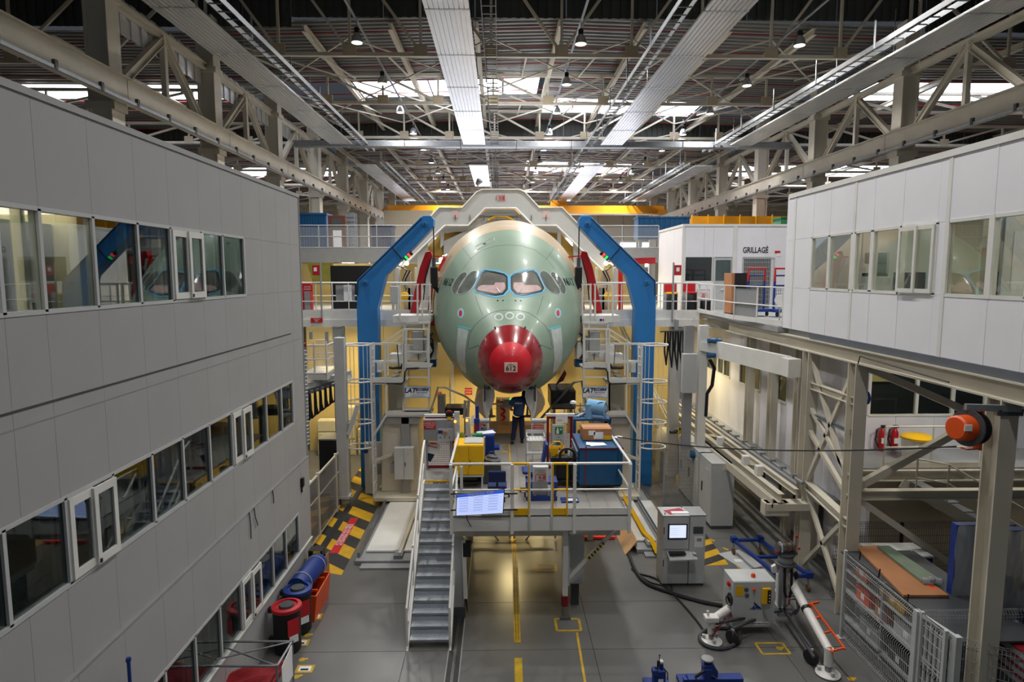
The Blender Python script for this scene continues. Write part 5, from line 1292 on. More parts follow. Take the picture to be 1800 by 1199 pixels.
MB().tube((lx, PF+.35, .3), (lx, PF+.35, .56), .09, 12).build('red_jack_collar', DRED, pf, smooth=True); MB().tube((lx, PF+.35, .06), (lx, PF+.35, .34), .075, 12).build('jack_screw', STEEL, pf, smooth=True); MB().cbox((lx, PF+.35, .035), .26, .26, .05).build('jack_foot', STEEL, pf)
lx2 = at(806, 950, Y=PF+.4).x
bx('rear_leg', LGREY, pf, lx2-.12, PF+.4, .25, lx2+.1, PF+.6, PZ-.3); MB().bar((lx2+.12, PF+.35, 1.95), (lx2+.16, PF+.35, .5), .09).build('hydraulic_arm', WHITE, pf); MB().tube((lx2+.16, PF+.35, .5), (lx2+.2, PF+.35, .15), .03, 8, .01).build('arm_tip', BLACK, pf)
MB().cbox((lx2+.2, PF+.38, 1.7), .18, .16, .34).build('hydraulic_motor', BLACK, pf); bx('rear_leg_foot', DGREY, pf, lx2-.2, PF+.35, 0, lx2+.15, PF+.7, .25)
for sx in (XL_+.1, XR_-.3, XS+.1): bx('back_leg', CREAM, pf, sx, 18.5, 0, sx+.18, 18.7, PZ-.3)
ub = thing('grey_enclosure', 'tall grey enclosure standing under the right of the platform', 'cabinet', (lx+.4, PF+1.2, .55))
bx('body', LGREY, ub, lx+.12, PF+.75, .62, lx+.5, PF+1.8, 2.15, .01); bx('door', LGREY, ub, lx+.14, PF+.73, .66, lx+.48, PF+.75, 2.1, .006); bx('foot', DGREY, ub, lx+.2, PF+.9, 0, lx+.4, PF+1.6, .62)
# steel stair
sr = thing('steel_stair', 'steep grey steel stair with white stringers up to the platform', 'stairs', (-1.6, 15, 0))
ny = 14
sx0, sx1 = at(735, 861, Y=16.1).x, at(795, 861, Y=16.1).x
yb, yt = 13.02, 16.02
xb0, xb1 = at(718, 1125, Y=13.0).x, at(789, 1125, Y=13.0).x
xl, xr_ = xb0-.02, xb1+.03
for k in range(ny):
    u = k/(ny-1); y = lerp(yb, yt, u); z = .18+k*(PZ-.18)/ny
    MB().box(xl+.04, y, z-.035, xr_-.04, y+.26, z).build('tread', DIAM, sr); MB().box(xl+.04, y-.015, z-.05, xr_-.04, y+.005, z+.004).build('tread_nosing', GALV, sr)
    MB().box(xl+.04, y+.24, z-.035, xr_-.04, y+.26, z+.1).build('riser', DIAM, sr)
for x in (xl, xr_):
    MB().prism([(x-.02, yb-.12, .0), (x-.02, yb+.18, .0), (x-.02, yt+.3, PZ-.2), (x-.02, yt+.3, PZ+.02), (x-.02, yt+.02, PZ+.02)], (.045, 0, 0)).build('stringer', WHITE, sr)
    s0 = -1 if x == xl else 1
    p = [V((x, yb-.08, .1)), V((x, yb-.08, .95)), V((x, yt+.1, PZ+.9)), V((x, yt+.45, PZ+1.05)), V((x, yt+.5, PZ))]
    MB().path(p, .028, 8).build('handrail', WHITE, sr, smooth=True); MB().path([V((x, yb+.1, .55)), V((x, yt+.25, PZ+.48))], .02, 6).build('mid_rail', WHITE, sr, smooth=True)
    for u in (.33, .66): y = lerp(yb, yt, u); z = lerp(.1, PZ, u); MB().bar((x, y, z), (x, y, z+.95), .045).build('post', WHITE, sr)
# hanging screen
tv = thing('wall_screen', 'large lit planning screen hung tilted on the platform railing', 'screen', fp(844, 885))
c = [at(px, py, Y=Y) for px, py, Y in ((803, 870, 13.67), (886.5, 861, 13.57), (884, 902, 13.69), (801.5, 906.5, 13.77))]
MB().prism([p.lerp((c[0]+c[1]+c[2]+c[3])/4, -.02) for p in c], (0, .05, 0)).build('casing', BLACK, tv)
ins = [p.lerp((c[0]+c[1]+c[2]+c[3])/4, .012)+V((0, -.004, 0)) for p in c]
scr = MB().prism(ins, (0, .003, 0)).build('screen_panel', SCREEN, tv)
def sp(u, v): return (ins[0]*(1-u)+ins[1]*u)*(1-v)+(ins[3]*(1-u)+ins[2]*u)*v+V((0, -.003, 0))
MB().prism([sp(0, 0), sp(1, 0), sp(1, .13), sp(0, .13)], (0, .002, 0)).build('title_bar', mat('screen_blue', (40, 84, 200), .4, var=0, emit=.8), tv)
sl = mat('screen_line', (142, 158, 214), .4, var=0, emit=.7)
for k in range(6):
    v = .25+k*.12
    MB().prism([sp(.03, v), sp(.95, v), sp(.95, v+.012), sp(.03, v+.012)], (0, .001, 0)).build('screen_row', sl, tv)
    for u in (.05, .36, .68): MB().prism([sp(u, v-.07), sp(u+.2, v-.07), sp(u+.2, v-.04), sp(u, v-.04)], (0, .001, 0)).build('screen_row', sl, tv)
rx = ins[1]-ins[0]; up_ = ins[0]-ins[3]
o = text('Organisation  P350', sp(.5, .065)+V((0, -.003, 0)), .075, PAPER, tv, bold=.002)
rt = rx.normalized(); nn = rt.cross(up_.normalized()).normalized(); uu = nn.cross(rt); o.rotation_euler = Matrix((rt, uu, nn)).transposed().to_euler()
for z in (c[0].z-.02, c[3].z+.12): MB().tube((c[0].x-.15, 13.79, z), (c[1].x+.3, 13.79, z), .018, 6).build('mount_bar', BLACK, tv)
MB().path([at(820, 906, Y=13.75), at(821, 914, Y=13.75), at(826, 922, Y=13.78), at(828, 926, Y=13.83)], .01, 5).build('screen_cable', BLACK, tv)
# ------------------------------------------------------------------ things on the platform
def pp(px, py): return at(px, py, Z=PZ)
def fbox(px0, px1, pyt, Y, zb=PZ):  # world extents of a front face seen between px0..px1, top at pyt
    a, b = at(px0, pyt, Y=Y), at(px1, pyt, Y=Y); return a.x, b.x, a.z
# yellow cabinet
x0, x1, zt = fbox(797, 850, 783, 15.6)
yc = thing('yellow_cabinet', 'yellow safety cabinet on a grey stand at the platform rail', 'cabinet', ((x0+x1)/2, 15.9, PZ))
zb = at(820, 836, Y=15.6).z
bx('body', YEL, yc, x0, 15.62, zb, x1, 16.35, zt, .012)
for a, b in ((x0+.01, (x0+x1)/2-.004), ((x0+x1)/2+.004, x1-.01)): bx('door', YEL, yc, a, 15.6, zb+.02, b, 15.62, zt-.02, .006)
bx('handle', DGREY, yc, (x0+x1)/2+.03, 15.575, zb+.25, (x0+x1)/2+.05, 15.6, zb+.4)
for x in (x0+.02, x1-.06):
    for y in (15.62, 16.3): bx('leg', LGREY, yc, x, y, PZ, x+.04, y+.04, zb)
bx('stand_frame', LGREY, yc, x0, 15.6, zb-.04, x1, 16.35, zb); bx('shelf', BLACK, yc, x0+.05, 15.7, PZ+.12, x1-.05, 16.3, PZ+.16)
cs = thing('black_toolcase', 'black tool case on the shelf beneath the yellow cabinet', 'case', ((x0+x1)/2, 16, PZ+.17))
bx('body', BLACK, cs, x0+.1, 15.75, PZ+.165, x1-.15, 16.2, PZ+.42, .02); bx('handle', DGREY, cs, x0+.25, 15.72, PZ+.3, x1-.3, 15.75, PZ+.34)
lt = thing('laptop', 'grey folded laptop lying on the yellow cabinet', 'laptop', (x1-.2, 16.1, zt)); bx('base', LGREY, lt, x1-.5, 15.75, zt, x1-.02, 16.3, zt+.03, .008); bx('hinge', BLACK, lt, x1-.5, 16.28, zt, x1-.44, 16.34, zt+.06); bx('hinge', BLACK, lt, x1-.08, 16.28, zt, x1-.02, 16.34, zt+.06)
# green gloves / paper
t = thing('green_gloves', 'green work gloves lying behind the laptop on the yellow cabinet', 'gloves', (x1-.12, 16.42, zt))
for k in range(4): MB().tube((x1-.3+.06*k, 16.36, zt+.05), (x1-.26+.06*k, 16.5, zt+.07), .025, 8).build('finger', GREEN, t, smooth=True)
MB().lathe([(.02, 0), (.06, .03), (.06, .14), (.03, .17)], (x1-.05, 16.4, zt+.05), (-1, .1, 0), 10).build('palm', GREEN, t, smooth=True)
bx('stand', GREY, t, x1-.34, 16.36, PZ, x1+.02, 16.5, zt)
# blue cupboard behind yellow
x0, x1, zt2 = fbox(850, 869, 765, 16.8)
bc = thing('blue_cupboard', 'narrow deep blue cupboard behind the yellow cabinet', 'cupboard', ((x0+x1)/2, 17, PZ))
bx('body', NBLUE, bc, x0-.25, 16.8, PZ, x1, 17.5, zt2, .01); bx('door', NBLUE, bc, x0+.02, 16.78, PZ+.6, x1-.02, 16.8, zt2-.03, .006); bx('side_handle', NBLUE, bc, x1, 16.9, zt2-.45, x1+.14, 17.2, zt2-.38); bx('shelf_lip', BLACK, bc, x0, 16.76, PZ+.45, x1, 16.8, PZ+.5)
tag(MB().cbox((x0+.05, 17.1, zt2+.005), .5, .34, .01, .3).build('paper_sheet', PAPER), 'white papers on top of the narrow blue cupboard', 'paper')
t = thing('round_weight', 'dark round knob weight holding the papers on the blue cupboard', 'weight', (x0, 17.3, zt2+.01)); MB().lathe([(.08, 0), (.09, .04), (.07, .1), (.03, .12)], (x0, 17.3, zt2+.012), n=14).build('body', DGREY, t, smooth=True); MB().lathe([(.03, 0), (.03, .04)], (x0, 17.3, zt2+.13), n=8).build('knob', BLACK, t)
# grey bag beside
bg = thing('grey_bag', 'crumpled grey bag on a small stand beside the yellow cabinet', 'bag', (*pp(864, 830).xy, PZ))
p = at(864, 805, Y=16.2); MB().lathe([(.1, 0), (.25, .02), (.23, .06), (.25, .1), (.14, .15), (.16, .18), (.02, .2)], (p.x, p.y, p.z-.12), (.15, 0, 1), 7).build('body', mat('grey_canvas', (92, 94, 98), .9, var=.25, scale=9), bg, smooth=True); MB().torus((p.x, p.y, p.z+.08), (0, 1, 0), .09, .012, 14).build('strap', DGREY, bg); bx('stand', DGREY, bg, p.x-.22, p.y-.2, PZ, p.x+.25, p.y+.25, p.z-.12)
# chair back near rail
def office_chair(name, lab, seat, back, rz, ht, cm, bh=.75):
    t = thing(name, lab, 'chair', (*seat.xy, PZ), 'blue swivel chairs on the platform'); sx, sy = seat.x, seat.y
    for k in range(5):
        a = k*2*math.pi/5+.3; e = V((sx+.3*math.cos(a), sy+.3*math.sin(a), PZ+.08)); MB().bar((sx, sy, PZ+.12), e, .05, .04).build('base_arm', BLACK, t); MB().lathe([(.035, -.02), (.035, .02)], e+V((0, 0, -.045)), (1, 0, 0), 10).build('castor', BLACK, t)
    MB().tube((sx, sy, PZ+.1), (sx, sy, ht), .03, 10).build('gas_column', BLACK, t)
    MB().cbox((sx, sy, ht+.04), .48, .46, .09, rz).build('seat', cm, t, bev=.035); d = V((math.cos(rz), math.sin(rz), 0))
    MB().bar((sx+d.x*.15, sy+d.y*.15, ht), (sx+d.x*.3, sy+d.y*.3, ht+.3), .05, .03).build('back_stem', BLACK, t)
    MB().bar(V((sx, sy, ht+.2))+d*.26, V((sx, sy, ht+bh))+d*.36, .42 if True else .4, .07, (d.x, d.y, 0)).build('backrest', cm, t, bev=.03)
office_chair('office_chair', 'blue swivel chair turned sideways behind the yellow gate', V((at(935, 850, Y=15.3).x, 15.3, 0)), 0, 0.0, PZ+.55, NBLUE)
office_chair('office_chair', 'blue low chair with its back to the railing left of the gate', V((at(874, 850, Y=14.9).x, 14.95, 0)), 0, -math.pi/2, PZ+.3, mat('chair_blue', (16, 38, 92), .8, var=.1), .5)
# blue tool chest + reel-mark cabinet on the rail
x0, x1, zt = fbox(925, 980, 850, 14.75)
tc = thing('tool_chest', 'blue steel tool chest with silver latches behind the railing', 'chest', ((x0+x1)/2, 15, PZ))
bx('body', NBLUE, tc, x0, 14.75, PZ, x1, 15.2, zt, .015); bx('lid', NBLUE, tc, x0-.005, 14.74, zt-.02, x1+.005, 15.21, zt+.04, .01)
for u in (.28, .72): bx('latch', GALV, tc, lerp(x0, x1, u)-.025, 14.725, zt-.3, lerp(x0, x1, u)+.025, 14.75, zt-.14)
for x in (x0-.01, x1-.03): bx('corner_handle', LGREY, tc, x, 14.73, zt-.32, x+.04, 14.76, zt-.22)
rc_ = thing('logo_box', 'white and grey control box with a red logo hung on the platform rail', 'control box', (fp(951, 840).x, 13.99, PZ))
a, b = at(937, 821, Y=13.96), at(964, 861, Y=13.96)
zm = at(950, 847, Y=13.96).z
bx('front_plate', PAPER, rc_, a.x, 13.96, zm, b.x, 13.98, a.z); bx('body', LGREY, rc_, a.x, 13.98, b.z-.12, b.x, 14.16, a.z, .01); bx('lower_cover', GREY, rc_, a.x, 13.95, b.z-.12, b.x, 13.98, zm)
logo(rc_, ((a.x+b.x)/2, 13.955, lerp(zm, a.z, .3)), .16, SIGNR); bx('small_label', PAPER, rc_, b.x-.02, 13.94, b.z-.02, b.x+.05, 13.95, b.z+.12); bx('hook', WHITE, rc_, a.x+.05, 13.87, a.z-.03, b.x-.05, 13.96, a.z+.02)
# big blue cabinet with red edges
yF = 15.3
x0, x1, zt = fbox(1019, 1095, 788, yF); zb = PZ+.2
x0 -= .0
big = thing('large_tool_cabinet', 'large blue wheeled drawer cabinet with red edging at the right of the platform', 'cabinet', ((x0+x1)/2, 16, PZ))
bx('body', DBLUE, big, x0, yF, zb, x1, 16.75, zt-.03, .006); bx('top', DBLUE, big, x0-.015, yF-.015, zt-.03, x1+.015, 16.77, zt)
for x in (x0-.012, x1+.0): bx('red_edge_strip', DRED, big, x, yF-.02, zt-.012, x+.012, 16.77, zt+.01)
bx('red_edge_strip', DRED, big, x0, yF-.022, zt-.02, x1, yF-.015, zt+.012); bx('red_edge_strip', DRED, big, x0+.14, yF-.012, zb, x0+.17, yF, zt+.05)
nd = 7
for k in range(nd):
    z0 = lerp(zb+.03, zt-.06, k/nd); z1 = lerp(zb+.03, zt-.06, (k+1)/nd)-.015
    dr = bx('drawer', DBLUE, big, x0-.03, yF+.06, z0, x0, 16.7, z1, .005); MB().box(x0-.06, yF+.1, z1-.06, x0-.03, 16.65, z1-.035).build('handle', GALV, dr)
bx('chassis', BLACK, big, x0+.03, yF+.05, PZ+.14, x1-.03, 16.7, zb)
for x in (x0+.1, x1-.1):
    for y in (yF+.12, 16.6): MB().lathe([(.065, -.025), (.065, .025)], (x, y, PZ+.066), (1, 0, 0), 14).build('castor_wheel', RUBBER, big); MB().cbox((x, y, PZ+.13), .07, .07, .05).build('castor_fork', GALV, big)
bxz = zt+.012
cb = thing('cardboard_box', 'taped cardboard box with white labels on the large blue cabinet', 'box', ((x0+x1)/2-.1, 16.3, bxz))
a, b = at(1025, 750, Y=16.0), at(1076, 750, Y=16.0); H_ = at(1050, 754, Y=16.0).z
bx('carton', CARD, cb, a.x, 16.0, bxz, b.x, 16.6, H_, .006); bx('tape', mat('packing_tape', (206, 186, 160), .4, var=.05), cb, a.x, 16.27, H_, b.x, 16.33, H_+.002)
for u0, u1, v0, v1, m in ((.19, .42, .45, .85, PAPER), (.37, .7, .12, .72, PAPER), (.72, .97, .05, .42, YEL)): bx('label_sticker', m, cb, lerp(a.x, b.x, u0), 15.996, lerp(bxz, H_, v0), lerp(a.x, b.x, u1), 16.0, lerp(bxz, H_, v1))
for k, (px, py, rz) in enumerate(((1050, 781, .2), (1045, 780, -.15))): p = at(px, py, Z=bxz+.004+k*.004); tag(MB().cbox(p, .42, .26, .004, rz).build('paper_sheet', PAPER), ['white sheet lying on the blue cabinet before the carton', 'white sheet slipped under another before the carton'][k], 'paper')
p = at(1086, 768, Z=bxz+.004); tag(MB().cbox(p, .24, .16, .004, .6).build('paper_sheet', PAPER), 'white sheet sticking out right of the carton on the blue cabinet', 'paper')
# blue workbench behind with paper rolls
x0, x1, zt = fbox(1008, 1073, 737, 17.6)
wbn = thing('blue_workbench', 'blue workbench with mesh side behind the large cabinet', 'workbench', ((x0+x1)/2, 17.9, PZ))
bx('top', DBLUE, wbn, x0, 17.6, zt-.05, x1, 18.5, zt); bx('side_panel', DBLUE, wbn, x0, 17.6, PZ, x0+.06, 18.5, zt-.05)
for x in (x0+.03, x1-.06): bx('leg', DBLUE, wbn, x, 17.62, PZ, x+.05, 17.68, zt-.05)
o = wires(MB(), (x0+.1, 17.6, zt-.4), (x1-x0-.15, 0, 0), (0, 0, .34), 14, 6, .004).build('mesh_guard', DGREY, wbn); o['kind'] = 'stuff'
bx('orange_tray', ORANGE, wbn, x0+.2, 17.75, zt-.75, x0+.75, 18.2, zt-.45); bx('shelf', DBLUE, wbn, x0+.06, 17.65, zt-.8, x1-.06, 18.45, zt-.76)
rl = thing('paper_roll_dispenser', 'large pale blue paper roll on a wire dispenser on the workbench', 'paper roll', (x1-.3, 18, zt))
c = at(1056, 714, Y=17.75); c2 = V((c.x-.42, 18.1, c.z+.04))
MB().lathe([(.03, 0), (.21, .005), (.215, .02), (.215, .5), (.21, .52), (.03, .525)], c+V((.12, -.1, -.05)), (-.85, .35, .05), 24).build('roll', LBLUE, rl, smooth=True)
for dx in (.14, -.32): MB().path([(c.x+dx, 17.65, zt), (c.x+dx, 17.75, c.z-.03), (c.x+dx, 17.95, zt)], .014, 6).build('wire_leg', GALV, rl)
MB().torus(c+V((.0, -.16, -.02)), (0, 1, .1), .17, .01, 20).build('wire_hoop', BLACK, rl)
rl2 = thing('paper_roll', 'upright light blue paper roll beside the dispenser', 'paper roll', (*at(1036, 736, Z=zt).xy, zt))
p = at(1036, 737, Z=zt+.003); MB().lathe([(.05, 0), (.1, .0), (.1, .42), (.03, .42)], (p.x, p.y+.12, zt), n=20).build('roll', LBLUE, rl2, smooth=True); MB().lathe([(.03, .4), (.03, .425)], (p.x, p.y+.12, zt), n=12).build('core', CARD, rl2)
vc = thing('bench_vice', 'grey bench clutter of clamps on the blue workbench', 'tools', (x0+.2, 18, zt))
for k in range(5): MB().tube((x0+.05+.09*k, 17.75+.08*k, zt+.02), (x0+.25+.07*k, 18.0, zt+.05+.03*k), .03, 8).build('clamp_bar', LGREY if k % 2 else GREY, vc, smooth=True)
for k in range(3): MB().tube((x0+.1+.17*k, 18.2, zt), (x0+.1+.17*k, 18.2, zt+.3+.05*k), .014, 6).build('rod', STEEL, vc)
MB().lathe([(.02, .1), (.1, .14), (.08, .2), (.02, .22)], (x0+.06, 18.2, zt+.2), n=12).build('lamp_head', WHITE, vc, smooth=True); bx('cross_bar', STEEL, vc, x0+.05, 18.19, zt+.25, x0+.5, 18.21, zt+.28)
bx('bracket', GREY, vc, x0+.05, 18.15, zt, x0+.55, 18.25, zt+.04)
# black machine left of the big cabinet + yellow caddy
bm = thing('black_trolley', 'black rolling tool trolley with round grip left of the large cabinet', 'trolley', (*pp(990, 862).xy, PZ))
x0, x1, zt = fbox(967, 1010, 800, 15.9)
bx('lower_shelf', BLACK, bm, x0+.05, 15.7, PZ+.15, x1, 16.3, PZ+.2); bx('top_tray', BLACK, bm, x0, 15.65, zt-.15, x1, 16.35, zt-.1)
for a in ((x0, 15.65, zt-.1, x1, 15.68, zt), (x0, 16.32, zt-.1, x1, 16.35, zt), (x0, 15.68, zt-.1, x0+.03, 16.32, zt), (x1-.03, 15.68, zt-.1, x1, 16.32, zt)): bx('tray_edge', BLACK, bm, *a)
for x in (x0+.08, x1-.1):
    for y in (15.75, 16.25): bx('leg', BLACK, bm, x, y, PZ+.08, x+.05, y+.05, zt-.15); MB().lathe([(.05, -.02), (.05, .02)], (x+.02, y, PZ+.05), (1, 0, 0), 10).build('castor', BLACK, bm)
MB().torus((x1-.22, 15.62, zt+.06), (0, 1, 0), .19, .035, 24).build('grip_ring', BLACK, bm, smooth=True); bx('motor_box', BLACK, bm, x0+.15, 15.75, PZ+.2, x1-.12, 16.25, PZ+.75, .02)
yb_ = thing('yellow_caddy', 'bright yellow open tool caddy with handle on the black trolley', 'caddy', (*at(975, 798, Y=16.1).xy, zt-.1))
a, b = at(967, 795, Y=16.2), at(991, 780, Y=16.2)
bx('bottom', YEL, yb_, a.x, 16.15, zt-.1, b.x, 16.3, zt-.08)
MB().prism([(a.x, 16.12, zt-.1), (b.x, 16.12, zt-.1), (b.x+.03, 16.12, zt+.12), (a.x-.03, 16.12, zt+.12)], (0, .02, 0)).build('side_panel', YEL, yb_); MB().prism([(a.x, 16.3, zt-.1), (b.x, 16.3, zt-.1), (b.x+.03, 16.3, zt+.12), (a.x-.03, 16.3, zt+.12)], (0, .02, 0)).build('side_panel', YEL, yb_)
MB().path([(a.x, 16.2, zt+.1), (a.x+.1, 16.2, zt+.27), (b.x-.1, 16.2, zt+.27), (b.x, 16.2, zt+.1)], .022, 8).build('handle', YEL, yb_, smooth=True)
for k, (dx, m, nm) in enumerate(((.12, SIGNR, 'red-capped white tube'), (.34, PAPER, 'white spray bottle'), (.43, LGREY, 'pale grey bottle'))):
    p = V((b.x+dx-.25 if k == 0 else b.x+dx-.22, 15.95+.05*k, zt-.1)); t = thing('bottle', f'small {nm} standing on the black trolley', 'bottle', p, 'bottles on the black trolley')
    MB().lathe([(.03, 0), (.035, .01), (.035, .18), (.015, .22)], p, n=10).build('body', PAPER if k != 2 else LGREY, t, smooth=True); MB().lathe([(.02, .21), (.02, .27)], p, n=8).build('cap', m if k == 0 else SIGNR if k == 1 else GREY, t)
# step trolley (grey metal)
stp = thing('mobile_steps', 'grey metal mobile steps with grating on the platform', 'steps', (*pp(940, 840).xy, PZ))
x0, x1, zt = fbox(925, 958, 770, 17.2)
yA, yB = 16.6, 17.5
for k, (z, y0, y1) in enumerate(((zt-.02, 16.95, 17.5), (zt-.32, 16.8, 17.1), (zt-.62, 16.65, 16.95))):
    bx('step_plate', LGREY, stp, x0, y0, z-.03, x1, y1, z)
    for j in range(6): bx('step_rib', WHITE, stp, lerp(x0, x1, (j+.3)/6), y0+.03, z, lerp(x0, x1, (j+.3)/6)+.03, y1-.03, z+.012)
for x in (x0, x1-.04):
    bx('side_post', LGREY, stp, x, 17.45, PZ, x+.04, 17.5, zt+.12); MB().bar((x+.02, 16.6, PZ+.02), (x+.02, 17.0, zt-.02), .045).build('side_post', LGREY, stp); MB().box(x, 16.95, zt+.06, x+.03, 17.5, zt+.1).build('guard_bar', LGREY, stp)
bx('guard_bar', LGREY, stp, x0, 17.47, zt+.06, x1, 17.5, zt+.16)
# red framed mesh screens
def red_screen(name, lab, px0, px1, pyt, pyb, Y, reds=True):
    a, b = at(px0, pyt, Y=Y), at(px1, pyb, Y=Y); z0 = PZ
    t = thing(name, lab, 'screen panel', ((a.x+b.x)/2, Y, PZ))
    for x in (a.x, b.x-.07): bx('frame_post', DRED, t, x, Y, z0, x+.07, Y+.06, a.z)
    for z in (a.z-.07, z0): bx('frame_rail', DRED, t, a.x+.07, Y, z, b.x-.07, Y+.06, z+.07)
    o = wires(MB(), (a.x+.07, Y+.03, z0+.07), (b.x-a.x-.14, 0, 0), (0, 0, a.z-z0-.14), 16, 24, .003).build('wire_mesh', DRED, t); o['kind'] = 'stuff'
    bx('white_cap_rail', WHITE, t, a.x-.02, Y-.02, a.z, b.x+.05, Y+.08, a.z+.07)
    return t, a, b
rs, a, b = red_screen('red_mesh_screen', 'dark red framed mesh screen with document holder at the head of the stair', 747, 800, 733, 826, 17.4)
p0, p1 = at(749, 778, Y=17.35), at(776, 805, Y=17.35)
MB().prism([at(x, y, Y=17.36) for x, y in ((750, 777), (765, 777), (777, 786), (757, 810), (750, 806))], (0, .01, 0)).build('document_sheet', PAPER, rs); MB().prism([at(x, y, Y=17.35) for x, y in ((750, 796), (764, 799), (757, 812), (750, 809))], (0, .008, 0)).build('document_sheet', NAVYD, rs)
for (x, y), (x2, y2) in (((750, 783), (769, 787)), ((757, 780), (768, 780))): MB().bar(at(x, y, Y=17.345), at(x2, y2, Y=17.345), .02).build('red_print_line', SIGNR, rs)
pb = thing('control_unit', 'grey control panel box with a red warning plate by the stair head', 'control box', (at(770, 760, Y=17.2).x, 17.2, PZ))
a, b = at(744, 738, Y=17.2), at(797, 775, Y=17.2)
bx('body', GREY, pb, a.x, 17.2, b.z, b.x, 17.38, a.z, .01); a2, b2 = at(769, 754, Y=17.18), at(797, 775, Y=17.18); bx('instrument_plate', LGREY, pb, a2.x, 17.17, b2.z, b2.x, 17.2, a2.z)
a3, b3 = at(770, 757, Y=17.15), at(778, 762, Y=17.15); bx('small_display', NBLUE, pb, a3.x, 17.15, b3.z, b3.x, 17.17, a3.z); a3, b3 = at(780, 757, Y=17.15), at(786, 764, Y=17.15); MB().lathe([(.06, 0), (.05, .04)], a3.lerp(b3, .5), (0, -1, 0), 12).build('dial', CARD, pb)
for k in range(3): c = at(774+8*k, 769, Y=17.16); MB().lathe([(.02, 0), (.015, .02)], c, (0, -1, 0), 8).build('button', [BLACK, GREEN, BLACK][k], pb)
for x in (a.x+.05, b.x-.1): bx('leg', GREY, pb, x, 17.25, PZ, x+.05, 17.3, b.z)
def red_sign(lab, px0, py0, px1, py1, Y, lines=('CHARGE MAX', 'PLATEFORME', '500 DAN'), par=None, d=.012):
    a, b = at(px0, py0, Y=Y), at(px1, py1, Y=Y); t = par or thing('red_sign', lab, 'sign', ((a.x+b.x)/2, Y, b.z), 'red warning signs')
    bx('sign_plate', SIGNR, t, a.x, Y, b.z, b.x, Y+d, a.z); h = (a.z-b.z)/(len(lines)+.6)
    for k, l in enumerate(lines): text(l, ((a.x+b.x)/2, Y-.004, a.z-h*(k+.8)), min(h*.9, (b.x-a.x)/len(l)*1.5), PAPER, t)
    return t
red_sign('red warning plate on the grey control panel at the stair head', 745, 741, 766, 754, 17.18, par=pb)
red_sign('red warning plate low behind the blue cupboard', 842, 746, 854, 756, 18.0); red_sign('red warning plate under the white rail right of the worker', 936, 747, 956, 759, 18.0)
def white_stub(lab, px, pw, pyt, Y):
    a, b = at(px, pyt, Y=Y), at(px+pw, pyt, Y=Y); t = thing('roller_gate', lab, 'gate', ((a.x+b.x)/2, Y, PZ), 'white roller gates'); bx('post', WHITE, t, b.x-.07 if px < 890 else a.x, Y-.03, PZ, b.x if px < 890 else a.x+.07, Y+.04, a.z); bx('post', WHITE, t, a.x if px < 890 else b.x-.07, Y-.03, PZ, a.x+.07 if px < 890 else b.x, Y+.04, a.z-.1)
    MB().tube((a.x, Y, a.z-.06), (b.x, Y, a.z-.06), .07, 12).build('roller', LGREY, t, smooth=True)
    MB().box(a.x+.07, Y-.012, PZ+.3, b.x-.07, Y+.0, PZ+.36).build('lower_bar', WHITE, t)
white_stub('white roller gate left of the standing worker', 838, 22, 736, 18.05); white_stub('white roller gate right of the standing worker', 934, 26, 736, 18.05)
rs2, a, b = red_screen('red_mesh_screen', 'dark red framed mesh screen carrying the white first-aid cabinet', 961, 1006, 732, 830, 17.3)
fa = thing('first_aid_cabinet', 'white cabinet with green first-aid shower pictogram on the red screen', 'cabinet', (at(981, 775, Y=17.2).x, 17.2, at(981, 785, Y=17.2).z))
a, b = at(971, 747, Y=17.2), at(993, 783, Y=17.2); bx('body', LGREY, fa, a.x, 17.2, b.z, b.x, 17.29, a.z, .01); g0, g1 = at(976, 751, Y=17.18), at(989, 763, Y=17.18)
bx('green_pictogram', GREEN, fa, g0.x, 17.185, g1.z, g1.x, 17.2, g0.z); cx_ = (g0.x+g1.x)/2; cz_ = (g0.z+g1.z)/2
bx('white_cross', PAPER, fa, g1.x-.085, 17.18, g0.z-.075, g1.x-.02, 17.185, g0.z-.055); bx('white_cross', PAPER, fa, g1.x-.062, 17.18, g0.z-.098, g1.x-.043, 17.185, g0.z-.032); bx('white_figure', PAPER, fa, cx_-.07, 17.18, cz_-.09, cx_-.0, 17.185, cz_+.02); MB().lathe([(.025, 0), (.025, .005)], (cx_-.035, 17.185, cz_+.05), (0, -1, 0), 10).build('white_figure', PAPER, fa)
for k, (px, py, r, m) in enumerate(((982, 768, .012, BLACK), (979, 773, .02, GREY), (985, 773, .02, GREY))): MB().lathe([(r, 0), (r, .015)], at(px, py, Y=17.2), (0, -1, 0), 8).build('button', m, fa)
MB().cbox(at(981, 779, Y=17.17), .12, .05, .09).build('green_tap', mat('olive_green', (80, 104, 72), .5), fa)
a, b = at(977, 730, Y=17.22), at(998, 744, Y=17.22); t = thing('notice_sheet', 'white notice sheet with a dark code block over the first-aid cabinet', 'notice', (a.x, 17.22, b.z)); bx('sheet', PAPER, t, a.x, 17.26, b.z, b.x, 17.27, a.z); bx('printed_curve', LGREY, t, a.x+.05, 17.255, b.z+.06, b.x-.15, 17.26, b.z+.1)
